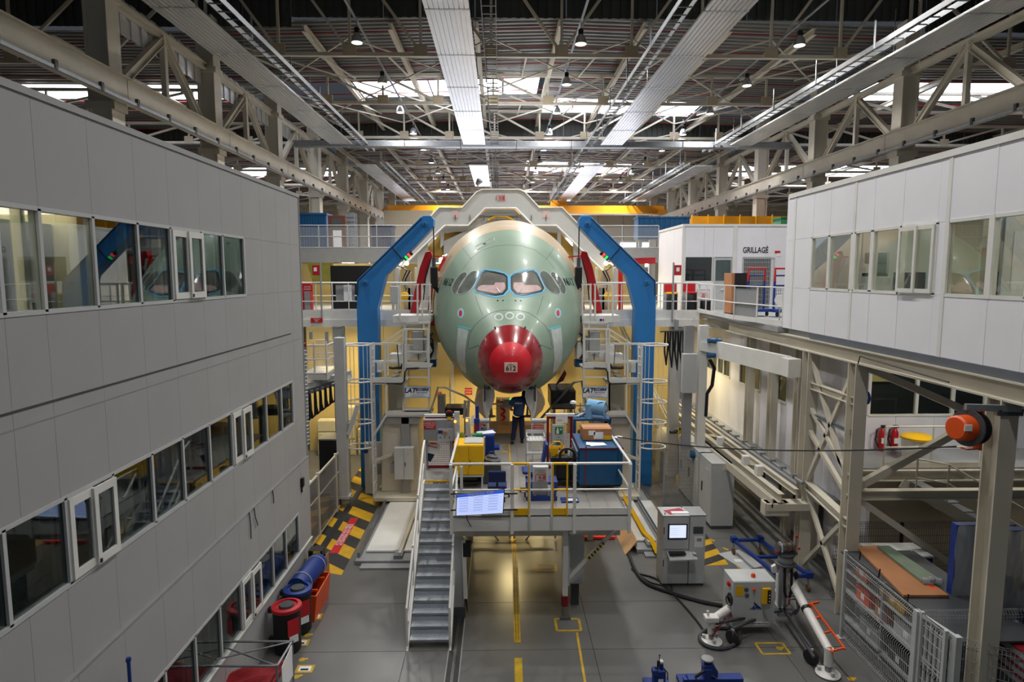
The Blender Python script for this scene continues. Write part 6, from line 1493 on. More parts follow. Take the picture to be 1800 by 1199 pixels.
# signal units on the rail at left
sg = thing('handset_holder', 'yellow and black crane remote hanging on the rear platform rail', 'remote control', at(790, 730, Y=17.3))
c = at(790, 733, Y=17.28); bx('body', YEL, sg, c.x-.05, 17.2, c.z-.1, c.x+.05, 17.28, c.z+.02, .01); bx('head', BLACK, sg, c.x-.1, 17.2, c.z+.02, c.x+.1, 17.3, c.z+.15, .01); bx('red_top', RED, sg, c.x-.06, 17.22, c.z+.15, c.x+.06, 17.28, c.z+.19, .01); MB().path([c+V((0, 0, -.1)), c+V((0, 0, -.3))], .012, 6).build('strap', BLACK, sg)
uz = thing('instrument_column', 'grey instrument column with lit orange lamp and green bottle holder', 'instrument', (at(812, 760, Y=16.9).x, 16.9, PZ))
for px0, px1, pyt in ((798, 808, 724), (818, 827, 746)):
    a, b = at(px0, pyt, Y=16.9), at(px1, 775, Y=16.9); bx('column', LGREY, uz, a.x, 16.9, PZ, b.x, 17.0, a.z, .01)
bx('column_cap', LGREY, uz, at(818, 740, Y=16.9).x, 16.9, at(818, 746, Y=16.9).z, at(826, 740, Y=16.9).x, 17, at(818, 735, Y=16.9).z)
OL = mat('orange_lamp', (255, 170, 60), .4, var=0, emit=3.0)
for px, py in ((800, 741), (820.5, 739)): MB().lathe([(.035, 0), (.03, .04), (.01, .05)], at(px, py, Y=16.9), (0, -1, 0), 12).build('orange_lamp', OL, uz, smooth=True)
gb = at(812, 766, Y=16.88); MB().lathe([(.05, -.12), (.055, -.1), (.055, .06), (.02, .1)], gb, (0, 0, 1), 12).build('green_bottle', mat('lime', (136, 150, 30), .4), uz, smooth=True); MB().lathe([(.05, -.12), (.055, -.1), (.055, .06), (.02, .1)], gb+V((-.12, 0, .01)), (0, 0, 1), 12).build('clear_bottle', LGREY, uz, smooth=True)
bx('bottle_shelf', GREY, uz, at(798, 700, Y=16.9).x, 16.8, gb.z-.15, at(827, 700, Y=16.9).x, 17.0, gb.z-.12)
mt = thing('monitor_arm', 'white tablet on a blue upright arm behind the yellow cabinet', 'monitor', (at(838, 750, Y=17.1).x, 17.1, PZ))
a = at(838, 715, Y=17.2); bx('upright', NBLUE, mt, a.x-.04, 17.2, PZ, a.x+.06, 17.28, at(838, 714, Y=17.2).z); MB().prism([at(x, y, Y=17.1) for x, y in ((829.5, 731), (834, 728), (832, 748), (826, 750))], (0, .06, 0)).build('tablet', PAPER, mt); bx('blue_joint', NBLUE, mt, a.x-.08, 17.12, at(838, 744, Y=17.2).z, a.x+.08, 17.2, at(838, 735, Y=17.2).z, .02); bx('red_base', DRED, mt, a.x-.06, 17.14, PZ, a.x+.02, 17.2, at(838, 744, Y=17.2).z)
# yellow floor marks on the platform, blue tray
for p, q in (((895, 781), (897, 812)),): tag(MB().bar(pp(*p)+V((0, 0, .004)), pp(*q)+V((0, 0, .004)), .04, .006).build('floor_tape', YEL), 'thin yellow tape line on the platform floor behind the gate', 'tape')
for px, py in ((887, 782), (888, 795)): tag(MB().cbox(pp(px, py)+V((0, 0, .004)), .2, .08, .006, .3).build('floor_tape', YEL), f'short yellow tape mark {"nearer to" if py < 790 else "farther from"} the worker on the platform floor', 'tape')
p = pp(1002, 883); t = thing('blue_tray', 'flat blue tray on the platform floor by the gate', 'tray', p); MB().cbox(p+V((0, .1, .02)), .42, .3, .03).build('body', NBLUE, t); MB().cbox(p+V((.05, .08, .037)), .26, .16, .004).build('label_sticker', PAPER, t)
t = thing('red_block', 'small red block on the platform floor right of the large cabinet', 'block', (XR_-.14, 15.95, PZ)); c = V((XR_-.14, 15.9, PZ)); bx('body', RED, t, c.x-.04, 15.9, PZ, c.x+.05, 16.0, c.z+.14, .01); bx('stand', GREY, t, c.x-.02, 15.92, PZ, c.x+.03, 15.98, PZ+.01); bx('cap', DRED, t, c.x-.03, 15.91, c.z+.14, c.x+.04, 15.99, c.z+.16)
# pale timber sleepers at the rear of the platform and machine behind the worker
for k in range(6):
    x = -.95+k*.42; tag(bx('timber_block', WOOD, None, x, 21.6, PZ-.3, x+.4, 22.2, PZ+.22, .01), f'pale timber block, {ORD[k]} from the left in the row behind the worker', 'block', 'timber blocks behind the platform')
sup = thing('timber_support', 'long dark support beam under the timber blocks', 'beam', (.1, 21.9, 0)); bx('beam', DGREY, sup, -1.1, 21.6, PZ-.45, 1.7, 22.2, PZ-.3)
for x in (-1, 1.5): bx('leg', DGREY, sup, x, 21.7, 0, x+.12, 22.1, PZ-.45)
# ------------------------------------------------------------------ the worker
wk_ = thing('person', 'worker in navy T-shirt and dark trousers seen from behind, bending under the nose', 'person', pp(910, 778))
def skinfig(name, verts, edges, radii, m, par, root=0, sub=2):
    me = bpy.data.meshes.new(name); org = ORG[par.name]; me.from_pydata([tuple(V(v)-org) for v in verts], edges, [])
    o = bpy.data.objects.new(name, me); COL.objects.link(o); o.parent = par; me.materials.append(m)
    o.modifiers.new('skin', 'SKIN'); me.skin_vertices or None
    sv = me.skin_vertices[0].data if me.skin_vertices else None
    if sv is None:
        bm = bmesh.new(); bm.from_mesh(me); bm.verts.layers.skin.verify(); bm.to_mesh(me); bm.free(); sv = me.skin_vertices[0].data
    for i, r in enumerate(radii):
        sv[i].radius = (r, r) if not isinstance(r, tuple) else r; sv[i].use_root = (i == root)
    s_ = o.modifiers.new('sub', 'SUBSURF'); s_.levels = sub; s_.render_levels = sub; ORG[o.name] = org
    me.polygons.foreach_set('use_smooth', [True]*len(me.polygons))
    for mo in o.modifiers:
        if mo.type == 'SKIN': mo.use_smooth_shade = True
    return o
W0 = V((at(911, 778, Y=20.0).x, 20.0, PZ))
def wp(x, y, z): return W0+V((x, y, z))
# body (skin): torso, neck, arms - one continuous mesh
bv = [wp(0, 0, .92), wp(.01, .03, 1.08), wp(.03, .08, 1.25), wp(.06, .14, 1.38), wp(.12, .24, 1.45), wp(.17, .3, 1.49),
      wp(-.13, .12, 1.4), wp(-.2, .17, 1.32), wp(-.25, .24, 1.1), wp(-.2, .42, 1.0), wp(-.17, .5, 1.0),
      wp(.25, .16, 1.38), wp(.31, .22, 1.3), wp(.37, .34, 1.12), wp(.38, .55, 1.16), wp(.38, .63, 1.17)]
be = [(0, 1), (1, 2), (2, 3), (3, 4), (4, 5), (3, 6), (6, 7), (7, 8), (8, 9), (9, 10), (3, 11), (11, 12), (12, 13), (13, 14), (14, 15)]
br = [(.15, .11), (.15, .11), (.165, .12), (.16, .11), .06, .055, .085, .07, .05, .04, .035, .085, .07, .05, .04, .035]
skinfig('body', bv, be, br, SKIN, wk_)
sh_v = [wp(0, -.005, .86), wp(.01, .025, 1.05), wp(.03, .075, 1.25), wp(.055, .13, 1.38), wp(.09, .19, 1.43), wp(-.13, .12, 1.4), wp(-.21, .17, 1.31), wp(-.235, .205, 1.2), wp(.25, .16, 1.38), wp(.32, .23, 1.29), wp(.345, .28, 1.2)]
skinfig('tshirt', sh_v, [(0, 1), (1, 2), (2, 3), (3, 4), (3, 5), (5, 6), (6, 7), (3, 8), (8, 9), (9, 10)], [(.2, .15), (.195, .15), (.21, .155), (.2, .14), .085, .115, .1, .088, .115, .1, .088], NAVY, wk_)
tr_v = [wp(0, 0, .93), wp(-.09, 0, .82), wp(-.12, -.01, .5), wp(-.19, -.06, .1), wp(.1, .02, .82), wp(.12, .06, .48), wp(.13, .1, .08)]
skinfig('trousers', tr_v, [(0, 1), (1, 2), (2, 3), (0, 4), (4, 5), (5, 6)], [(.165, .125), .115, .09, .075, .115, .09, .075], NAVYD, wk_)
for (x, y, rz) in ((-.2, -.06, .1), (.13, .1, 0)):
    MB().prism([wp(x-.05, y-.1, 0), wp(x+.05, y-.1, 0), wp(x+.055, y+.1, 0), wp(x+.03, y+.2, 0), wp(x-.03, y+.2, 0), wp(x-.055, y+.1, 0)], (0, 0, .09)).build('shoe', BLACK, wk_, bev=.025)
hd = wp(.21, .36, 1.54)
def ellipsoid(c, rx, ry, rz, n=14, m=9, tilt=None):
    mb = MB(); vs = []; c = V(c)
    for j in range(m+1):
        a = math.pi*j/m
        for i in range(n):
            b = 2*math.pi*i/n; p = V((rx*math.sin(a)*math.cos(b), ry*math.sin(a)*math.sin(b), rz*math.cos(a)))
            if tilt: p = tilt @ p
            vs.append(c+p)
    return mb._add(vs, [[j*n+i, j*n+(i+1) % n, (j+1)*n+(i+1) % n, (j+1)*n+i] for j in range(m) for i in range(n)])
TI = Matrix.Rotation(math.radians(-28), 3, 'X') @ Matrix.Rotation(math.radians(-20), 3, 'Z')
head = ellipsoid(hd, .076, .098, .115, 16, 10, TI).build('head', SKIN, wk_, smooth=True)
ellipsoid(hd+V((-.005, -.014, .022)), .082, .098, .108, 16, 10, TI).build('hair', HAIR, wk_, smooth=True)
f_ = TI @ V((0, 1, 0)); r_ = TI @ V((1, 0, 0)); u_ = TI @ V((0, 0, 1))
for k in (-1, 1): ellipsoid(hd+r_*k*.078+u_*-.005, .012, .022, .032, 8, 6, TI).build('ear', SKIN, head); ellipsoid(hd+f_*.088+r_*k*.03+u_*.01, .012, .008, .008, 8, 6, TI).build('eye', BLACK, head)
MB().tube(hd+f_*.09+u_*.005, hd+f_*.115-u_*.025, .01, 6, .016).build('nose', SKIN, head, smooth=True); MB().bar(hd+f_*.09-u_*.055-r_*.022, hd+f_*.09-u_*.055+r_*.022, .012).build('mouth', mat('lips', (150, 90, 80), .6), head)
def hand(wr, d, up, thumb):
    d = V(d).normalized(); s_ = d.cross(V(up)).normalized(); u = s_.cross(d)
    hv = [wr, wr+d*.045, wr+d*.085]; he = [(0, 1), (1, 2)]; rr = [.026, (.038, .018), (.036, .017)]
    for k in range(4):
        b = len(hv); L = (.07, .08, .075, .055)[k]; base = wr+d*.08+s_*(k-1.5)*.021
        hv += [base, base+d*L*.5-u*.008, base+d*L*.9-u*.035]; he += [(2, b), (b, b+1), (b+1, b+2)]; rr += [.01, .009, .008]
    b = len(hv); hv += [wr+d*.03+s_*thumb*.035, wr+d*.065+s_*thumb*.06-u*.01, wr+d*.095+s_*thumb*.06-u*.02]; he += [(1, b), (b, b+1), (b+1, b+2)]; rr += [.012, .011, .009]
    return skinfig('hand', hv, he, rr, SKIN, wk_, 0, 1)
hand(bv[10], (.1, 1, -.1), (0, 0, 1), 1); hand(bv[15], (0, 1, .1), (0, 0, 1), -1)
p = wp(.03, -.066, 1.28)
o = text('AIRBUS', wp(.0, -.085, 1.33), .075, PAPER, wk_, 'shirt_print', rot=(math.radians(72), 0, 0), bold=.003)
# ================================================================== FLOOR MARKINGS AND FLOOR OBJECTS
fm = thing('floor_marking', 'yellow lane lines and outlined squares painted on the concrete floor', 'floor marking', (0, 14, 0), kind='structure')
FY = mat('worn_yellow_paint', (196, 160, 30), 0.6, var=.22, scale=5); FB = mat('dark_floor_paint', (48, 48, 48), .55, var=.15, scale=4)
def strip(p, q, w, m, par, nm='painted_line', z=.003, t=.004): p, q = V(p), V(q); p.z = q.z = z; return MB().bar(p, q, w, t).build(nm, m, par)
cl = [at(906, y, Z=0) for y in (1199, 1150, 1128, 1100, 985, 930)]
strip(at(913, 1240, Z=0), at(911, 1157, Z=0), .16, FY, fm); strip(at(909.5, 1130, Z=0), at(906, 1000, Z=0), .15, FY, fm); strip(at(906, 999, Z=0), at(899, 900, Z=0), .14, FY, fm)
for off in (-.03, .03): strip(at(909.5, 1125, Z=0)+V((off, 0, 0)), at(904, 960, Z=0)+V((off, 0, 0)), .012, FB, fm, z=.0065, t=.002)
strip(at(1031, 1215, Z=0), at(1014, 1112, Z=0), .05, FY, fm)
def sq(c0, c1, w, par=fm, m=FY):
    x0, y0, x1, y1 = c0[0], c0[1], c1[0], c1[1]
    for a, b in (((x0, y0), (x1, y0)), ((x1, y0), (x1, y1)), ((x1, y1), (x0, y1)), ((x0, y1), (x0, y0))): strip((*a, 0), (*b, 0), w, m, par, z=.003)
a, b = at(979, 1109, Z=0), at(1017, 1088, Z=0); sq((a.x, a.y), (b.x, b.y), .06)
a, b = at(944, 1004, Z=0), at(976, 992, Z=0); sq((a.x, a.y), (b.x, b.y), .04)
# recessed dark rail slot
sl = thing('floor_rail_slot', 'black recessed rail slot in the floor beside the stair', 'rail', (-1.0, 14, 0), kind='structure')
xs_ = at(803, 1120, Z=0).x
bx('slot', FB, sl, xs_-.14, 5, -.02, xs_+.14, 22, .003); bx('rail', STEEL, sl, xs_-.03, 5, .003, xs_+.03, 22, .008)
for x in (xs_-.14, xs_+.14): bx('slot_edge', GREY, sl, x-.012, 5, 0, x+.012, 22, .006)
# hazard hatching
HY = mat('hazard_yellow', (214, 166, 22), .5, var=.12, scale=3)
def clip_poly(poly, f):
    out = []
    for i in range(len(poly)):
        a, b = poly[i], poly[(i+1) % len(poly)]; fa, fb_ = f(a), f(b)
        if fa >= 0: out.append(a)
        if fa*fb_ < 0: t = fa/(fa-fb_); out.append((a[0]+(b[0]-a[0])*t, a[1]+(b[1]-a[1])*t))
    return out
def hatch(par, quad, d, w, phase=0.0):
    "alternating yellow and black bars cut to a convex outline"
    d = V((d[0], d[1], 0)).normalized(); ts = [p[0]*d.x+p[1]*d.y for p in quad]; t = min(ts)-phase; k = 0
    while t < max(ts):
        pl = clip_poly(clip_poly(quad, lambda p: p[0]*d.x+p[1]*d.y-t), lambda p: t+w-(p[0]*d.x+p[1]*d.y))
        if len(pl) > 2: MB().prism([(x, y, .001) for x, y in pl], (0, 0, .004)).build('hatch_bar', HY if k % 2 == 0 else FB, par)
        t += w; k += 1
hz = thing('hazard_hatching', 'yellow and black hazard hatching with a red text strip on the floor by the left rail bed', 'floor marking', (-4.8, 20, 0), kind='structure')
yq = at(560, 1004, Z=0).y
Q = [(-5.1, yq), (-4.32, yq-.25), (-4.32, 26), (-5.9, 26), (-5.9, yq+2.3)]
hatch(hz, Q, (.65, .76), .52)
bx('dark_track', FB, hz, -5.42, 17.5, .005, -5.2, 26, .011)
p0, p1 = at(587, 973, Z=0), at(623, 911, Z=0)
d = (p1-p0).normalized(); n = V((-d.y, d.x, 0))
strip(p0, p1, .26, SIGNR, hz, 'red_text_strip', .008, .006)
for k in (-1, 1):
    o = text('ATTENTION AUX PIEDS', p0.lerp(p1, .5)+n*k*.06+V((0, 0, .012)), .15, PAPER, hz, rot=(0, 0, math.atan2(d.y, d.x)), ext=.001)
hz2 = thing('hazard_hatching', 'yellow and black hazard triangle on the floor right of the computer cabinets', 'floor marking', (5.9, 18, 0), kind='structure')
a, b, c = at(1238, 945, Z=0), at(1281, 993, Z=0), at(1236, 995, Z=0)
hatch(hz2, [(a.x, a.y), (c.x-.05, c.y), (b.x, b.y), (a.x+.15, a.y+.8)], (-.5, .87), .3)
for px, py, ln in ((1246, 947, .2), (1270, 963, .16), (1295, 995, .3)): p = at(px, py, Z=0); strip(p, p+V((.12, -ln, 0)), .09, FY, fm)
# outlined position squares with white sheets along the left walkway
for i, (px, py) in enumerate(((564, 1039), (553, 1084), (529, 1130), (536, 1176))):
    p = at(px, py, Z=0); t = thing('floor_sign', f'yellow-bordered white floor sign, {ORD[i] if i else "farthest"} in the line along the left wall' if i != 3 else 'yellow-bordered white floor sign nearest the camera along the left wall', 'floor sign', p, 'floor signs along the left wall')
    MB().cbox(p+V((0, 0, .003)), .36, .26, .004).build('border', FY, t); MB().cbox(p+V((0, 0, .007)), .25, .16, .004).build('sheet', PAPER, t); MB().cbox(p+V((0, -.03, .0095)), .16, .06, .002).build('printed_block', NAVYD, t)
for i, (px, py, rz) in enumerate(((549, 1042, .5), (563, 1055, .2), (540, 1117, .4), (521, 1115, -.2), (531, 1160, .3), (521, 1190, .5), (1496, 1194, .2), (1370, 1140, .3))):
    p = at(px, py, Z=0); MB().lathe([(.02, 0), (.07, .001), (.07, .004), (.02, .005)], p, (0, 0, 1), 10).build('yellow_arrow_mark', FY, fm); strip(p, p+V((.12*math.cos(rz), .12*math.sin(rz), 0)), .06, FY, fm)
c = at(1358, 1140, Z=0); sq((c.x-.3, c.y-.2), (c.x+.3, c.y+.2), .05)
# ------------------------------------------------------------------ computer cabinets
pc = thing('computer_cabinet', 'grey industrial computer cabinet with a lit screen and keyboard shelf', 'cabinet', (at(1190, 1033, Z=0).x, at(1190, 1033, Z=0).y, 0))
yF = at(1190, 1031, Z=0).y
def cf(px, py, Y=None): return at(px, py, Y=Y or yF)
x0, x1 = cf(1165, 960).x, cf(1211, 960).x; zt = cf(1190, 908).z
bx('body', LGREY, pc, x0, yF+.02, .06, x1, yF+.62, zt, .012); bx('plinth', DGREY, pc, x0+.02, yF+.04, 0, x1-.02, yF+.6, .06)
zk = cf(1190, 968).z
bx('upper_door', LGREY, pc, x0+.01, yF, zk+.04, x1-.01, yF+.02, zt-.02, .006); bx('lower_door', LGREY, pc, x0+.01, yF, .08, x1-.01, yF+.02, zk-.15, .006)
s0, s1 = cf(1174, 921), cf(1208, 948); bx('bezel', BLACK, pc, s0.x, yF-.015, s1.z, s1.x, yF, s0.z, .006)
s0, s1 = cf(1177, 923), cf(1205.5, 945); bx('screen_panel', mat('white_screen', (222, 232, 255), .3, var=0, emit=.8), pc, s0.x, yF-.02, s1.z, s1.x, yF-.015, s0.z)
for k in range(4): bx('screen_row', mat('screen_pale', (196, 206, 230), .3, var=0, emit=.7), pc, s0.x+.03, yF-.022, lerp(s0.z, s1.z, .25+.17*k), s0.x+.25, yF-.02, lerp(s0.z, s1.z, .21+.17*k))
MB().prism([cf(1172, 971)+V((0, .05, 0)), cf(1220, 971)+V((0, .05, 0)), cf(1220, 974)+V((0, -.32, -.02)), cf(1172, 976)+V((0, -.32, -.02))], (0, 0, .03)).build('keyboard_shelf', LGREY, pc)
kb = MB().cbox((lerp(x0, x1, .5), yF-.14, zk-.0), .42, .16, .025).build('keyboard', BLACK, pc); MB().cbox((x1+.1, yF-.16, zk-.01), .08, .1, .03).build('mouse', LGREY, pc)
for z in (zk+.45, .55): bx('lock', BLACK, pc, x0+.015, yF-.012, z, x0+.035, yF, z+.18)
MB().prism([((x0+x1)/2-.05, yF-.003, .78), ((x0+x1)/2+.05, yF-.003, .78), ((x0+x1)/2, yF-.003, .87)], (0, .003, 0)).build('warning_triangle', YEL, pc)
bx('top_plate', LGREY, pc, x0-.01, yF, zt, x1+.01, yF+.63, zt+.02)
tag(MB().cbox((lerp(x0, x1, .55), yF+.3, zt+.025), .5, .3, .006, .35).build('folded_cloth', mat('pink_leaflet', (176, 60, 84), .7, var=.1)), 'pink and red leaflet on top of the computer cabinet', 'paper')
tag(MB().cbox((lerp(x0, x1, .7), yF+.2, zt+.032), .45, .16, .006, .0).build('paper_sheet', PAPER), 'white paper sheet on top of the computer cabinet', 'paper')
for x, y in ((x0+.06, yF+.08), (x1-.06, yF+.55)): MB().torus((x, y, zt+.05), (1, 0, 0), .03, .008, 12).build('lifting_eye', STEEL, pc)
ps = thing('side_cabinet', 'narrow grey cabinet with a dark display beside the computer cabinet', 'cabinet', (x1+.3, yF+.3, 0))
x2 = cf(1240, 960).x; zt2 = cf(1225, 907).z
bx('body', LGREY, ps, x1+.01, yF+.02, .06, x2, yF+.6, zt2, .01); bx('door', LGREY, ps, x1+.02, yF, .08, x2-.01, yF+.02, zt2-.02, .006); bx('plinth', DGREY, ps, x1+.02, yF+.04, 0, x2-.02, yF+.58, .06); bx('roof_plate', GREY, ps, x1+.0, yF, zt2, x2+.01, yF+.62, zt2+.02)
s0, s1 = cf(1219, 926), cf(1236, 938); bx('display', DGREY, ps, s0.x, yF-.01, s1.z, s1.x, yF, s0.z, .004); s0, s1 = cf(1221, 943), cf(1236, 962); bx('paper_sheet', PAPER, ps, s0.x, yF-.004, s1.z, s1.x, yF, s0.z); bx('printed_block', GREY, ps, s0.x+.06, yF-.006, s1.z+.16, s1.x-.05, yF-.004, s0.z-.05)
# grey electrical cabinets row
ys = [19.3, 20.5, 21.7]
for i, y in enumerate(ys):
    t = thing('electrical_cabinet', f'tall light grey electrical cabinet, {["nearest", "middle", "farthest"][i]} in the row by the right wall', 'cabinet', (7.0, y+.6, 0), 'electrical cabinets by the right wall')
    bx('body', LGREY, t, 6.68, y+.01, .1, 7.4, y+1.29, 2.12, .01); bx('plinth', DGREY, t, 6.72, y+.01, 0, 7.36, y+1.29, .1); bx('roof_plate', LGREY, t, 6.66, y, 2.12, 7.42, y+1.3, 2.15); bx('door', LGREY, t, 6.66, y+.03, .14, 6.68, y+1.27, 2.09, .005)
    bx('lock', BLACK, t, 6.635, y+1.1 if i % 2 else y+.85, .98, 6.66, y+1.16 if i % 2 else y+.91, 1.3, .008); bx('document_pocket', LGREY, t, 6.65, y+.25, 1.5, 6.66, y+.55, 1.85)
# blue wheeled frame
wf = thing('wheeled_frame', 'blue steel tube dolly frame on castors beside the grey cabinets', 'dolly', (7.1, 17.5, 0))
H_ = .42
A = [at(1290, 950, Z=H_), at(1336, 949, Z=H_), at(1395, 1003, Z=H_), at(1345, 1010, Z=H_)]
A[2] = V((A[1].x+.35, A[1].y-2.2, H_)); A[3] = V((A[0].x+.35, A[0].y-2.2, H_))
for i in range(4): MB().bar(A[i], A[(i+1) % 4], .08).build('frame_tube', NBLUE, wf)
MB().bar(A[0].lerp(A[3], .5), A[1].lerp(A[2], .5), .07).build('frame_tube', NBLUE, wf)
for p in A: MB().cbox(p+V((0, 0, .03)), .16, .16, .16).build('corner_block', NBLUE, wf); MB().bar(p, p+V((0, 0, -.25)), .04).build('castor_fork', GALV, wf); MB().lathe([(.09, -.03), (.09, .03)], (p.x, p.y, .092), (1, 0, 0), 14).build('castor_wheel', mat('brown_wheel', (104, 78, 50), .6), wf)
tag(MB().cbox((A[0].x+.1, A[0].y-.35, .004), .75, 1.1, .008, .35).build('floor_plate', LGREY), 'flat pale grey board lying on the floor under the blue dolly', 'board')
p = at(1302, 990, Z=0); t = thing('floor_sign', 'yellow-bordered floor sign under the blue dolly frame', 'floor sign', p); MB().cbox(p+V((0, .15, .003)), .36, .26, .004).build('border', FY, t); MB().cbox(p+V((0, .15, .007)), .25, .16, .004).build('sheet', PAPER, t)
# floor cables
def fcable(lab, pts, r, m=RUBBER, nm='floor_cable'):
    P_ = [at(x, y, Z=r+.002) for x, y in pts]; out = []
    for i in range(len(P_)-1):
        a, b = P_[max(0, i-1)], P_[min(len(P_)-1, i+2)]
        for k in range(6):
            t = k/6; p, q_ = P_[i], P_[i+1]; t2, t3 = t*t, t**3
            out.append((p*2+(q_-a)*t+(a*2-p*5+q_*4-b)*t2+(p*3-a-q_*3+b)*t3)*.5)
    out.append(P_[-1]); tag(MB().path(out, r, 6).build(nm, m, smooth=True), lab, 'cable')
fcable('thick black cable running along the floor from the right rail bed to the tripod machine', [(1098, 930), (1106, 975), (1130, 1020), (1180, 1042), (1235, 1058), (1290, 1068)], .045)
fcable('thin black cable looping on the floor under the computer cabinet', [(1120, 1008), (1150, 1016), (1170, 1030), (1200, 1062), (1224, 1090), (1238, 1110)], .025)
fcable('second thin black cable by the foot of the computer cabinet', [(1110, 1000), (1140, 1022), (1165, 1030), (1180, 1040), (1178, 1028), (1160, 1026)], .02)
# ------------------------------------------------------------------ tripod measuring machine
tm = thing('tripod_machine', 'white three-legged jacking machine with grey control box and orange-framed leg', 'machine', (at(1370, 1110, Z=0).x, at(1370, 1110, Z=0).y, 0))
yM = 13.9
def mp_(px, py, Y=yM): return at(px, py, Y=Y)
W_ = mat('machine_white', (232, 230, 226), .35, var=.05)
# control box
a, b = mp_(1289, 1022, 13.4), mp_(1360, 1102, 13.4); top = mp_(1320, 1012, 13.4).z
bx('control_box', LGREY, tm, a.x, 13.4, b.z, b.x, 14.0, a.z, .012)
bxd = bx('box_door', LGREY, tm, a.x+.01, 13.38, b.z+.01, b.x-.01, 13.4, a.z-.01, .006)
s0, s1 = mp_(1294, 1030, 13.37), mp_(1307, 1048, 13.37); bx('yellow_notice', YEL, tm, s0.x, 13.374, s1.z, s1.x, 13.38, s0.z)
for px, py in ((1312, 1037), (1313, 1047)):
    c = mp_(px, py, 13.375); MB().torus(c, (0, 1, 0), .045, .006, 18).build('pictogram_ring', BLACK, tm); MB().bar(c+V((-.025, 0, 0)), c+V((.025, 0, 0)), .02).build('pictogram_bar', BLACK, tm)
for c, r in ((mp_(1325, 1036, 13.37), .035),): MB().lathe([(r, 0), (r*.9, .04), (.01, .05)], c, (0, -1, 0), 12).build('orange_button', ORANGE, tm, smooth=True)
c = mp_(1324, 1011, 13.6); MB().lathe([(.05, 0), (.05, .05), (.03, .08)], (c.x, 13.6, a.z), n=14).build('orange_beacon', ORANGE, tm, smooth=True)
s0, s1 = mp_(1340, 1034, 13.34), mp_(1354, 1061, 13.34); bx('pendant_remote', YEL, tm, s0.x, 13.3, s1.z, s1.x, 13.38, s0.z, .01); bx('remote_face', BLACK, tm, lerp(s0.x, s1.x, .55), 13.295, s1.z+.02, s1.x-.01, 13.3, s0.z-.03)
for k in range(4): MB().lathe([(.014, 0), (.012, .012)], (lerp(s0.x, s1.x, .78), 13.295, lerp(s1.z, s0.z, .2+.2*k)), (0, -1, 0), 8).build('button', [PAPER, PAPER, PAPER, SIGNR][k], tm)
MB().path([V((s0.x+.05, 13.34, s1.z)), V((s0.x+.06, 13.33, s1.z-.2)), V((s0.x+.15, 13.33, s1.z-.4)), V((b.x+.05, 13.35, b.z+.05))], .014, 6).build('remote_cable', GREY, tm, smooth=True)
lg = mp_(1326, 1068, 13.374)
MB().prism([lg+V(v) for v in ((-.02, 0, .12), (.0, 0, .12), (.16, 0, -.02), (.04, 0, -.005))], (0, .004, 0)).build('wing_emblem', NBLUE, tm); bx('emblem_bar', NBLUE, tm, lg.x-.1, 13.374, lg.z-.04, lg.x+.16, 13.38, lg.z-.025); bx('emblem_bar', NBLUE, tm, lg.x-.02, 13.374, lg.z-.06, lg.x+.0, 13.38, lg.z+.06); bx('emblem_bar', NBLUE, tm, lg.x-.06, 13.374, lg.z-.01, lg.x+.13, 13.38, lg.z+.005)
s0, s1 = mp_(1320, 1094, 13.37), mp_(1354, 1099, 13.37); bx('label_sticker', PAPER, tm, s0.x, 13.374, s1.z, s1.x, 13.38, s0.z); text('EFFORT VERIN MAXI DAN', ((s0.x+s1.x)/2, 13.372, (s0.z+s1.z)/2), .035, BLACK, tm)
MB().lathe([(.05, 0), (.06, .02), (.06, .08), (.03, .1)], mp_(1286, 1026, 13.6), (-1, 0, 0), 12).build('red_socket', RED, tm, smooth=True); MB().torus(mp_(1283, 1052, 13.5), (1, 0, 0), .1, .03, 16).build('hose_drum', BLACK, tm, smooth=True); MB().torus(mp_(1281, 1056, 13.45), (1, .3, 0), .1, .015, 16).build('hose_coil', RUBBER, tm, smooth=True)
# central column
cc = V((mp_(1376, 1060).x, yM, 0)); zc0, zc1 = .35, mp_(1376, 990).z
MB().lathe([(.15, 0), (.15, zc1-.8), (.12, zc1-.6)], (cc.x+.03, cc.y+.1, .42), n=18).build('main_column', W_, tm, smooth=True)
for dx, m in ((-.13, GALV), (-.02, STEEL)): MB().bar((cc.x+dx, cc.y-.12, .35), (cc.x+dx, cc.y-.12, zc1), .06).build('guide_bar', m, tm)
MB().path([cc+V((-.06, -.16, zc1-.05)), cc+V((-.06, -.18, .85)), cc+V((-.02, -.2, .72)), cc+V((.06, -.2, .72)), cc+V((.1, -.18, .85)), cc+V((.1, -.16, zc1-.05))], .03, 8).build('hose_loop', BLACK, tm, smooth=True)
zz = mp_(1376, 992).z
for r, z0, z1, m in ((.24, zz, zz+.05, DGREY), (.14, zz-.15, zz+.02, GREY), (.17, zz+.05, zz+.22, GREY), (.2, zz+.22, zz+.28, DGREY)): MB().lathe([(r*.95, z0), (r, z0+.01), (r, z1-.01), (r*.95, z1)], (cc.x+.02, cc.y, 0), n=20).build('flange_ring', m, tm, smooth=True)
MB().tube(cc+V((-.2, -.02, zz+.4)), cc+V((.2, .02, zz+.4)), .11, 14).build('saddle_roller', STEEL, tm, smooth=True)
for dx in (-.12, .02, .14): MB().torus(cc+V((dx, 0, zz+.4)), (1, 0, 0), .12, .02, 16).build('roller_band', mat('copper_band', (120, 80, 64), .4, .6) if dx > -.1 else ALU, tm)
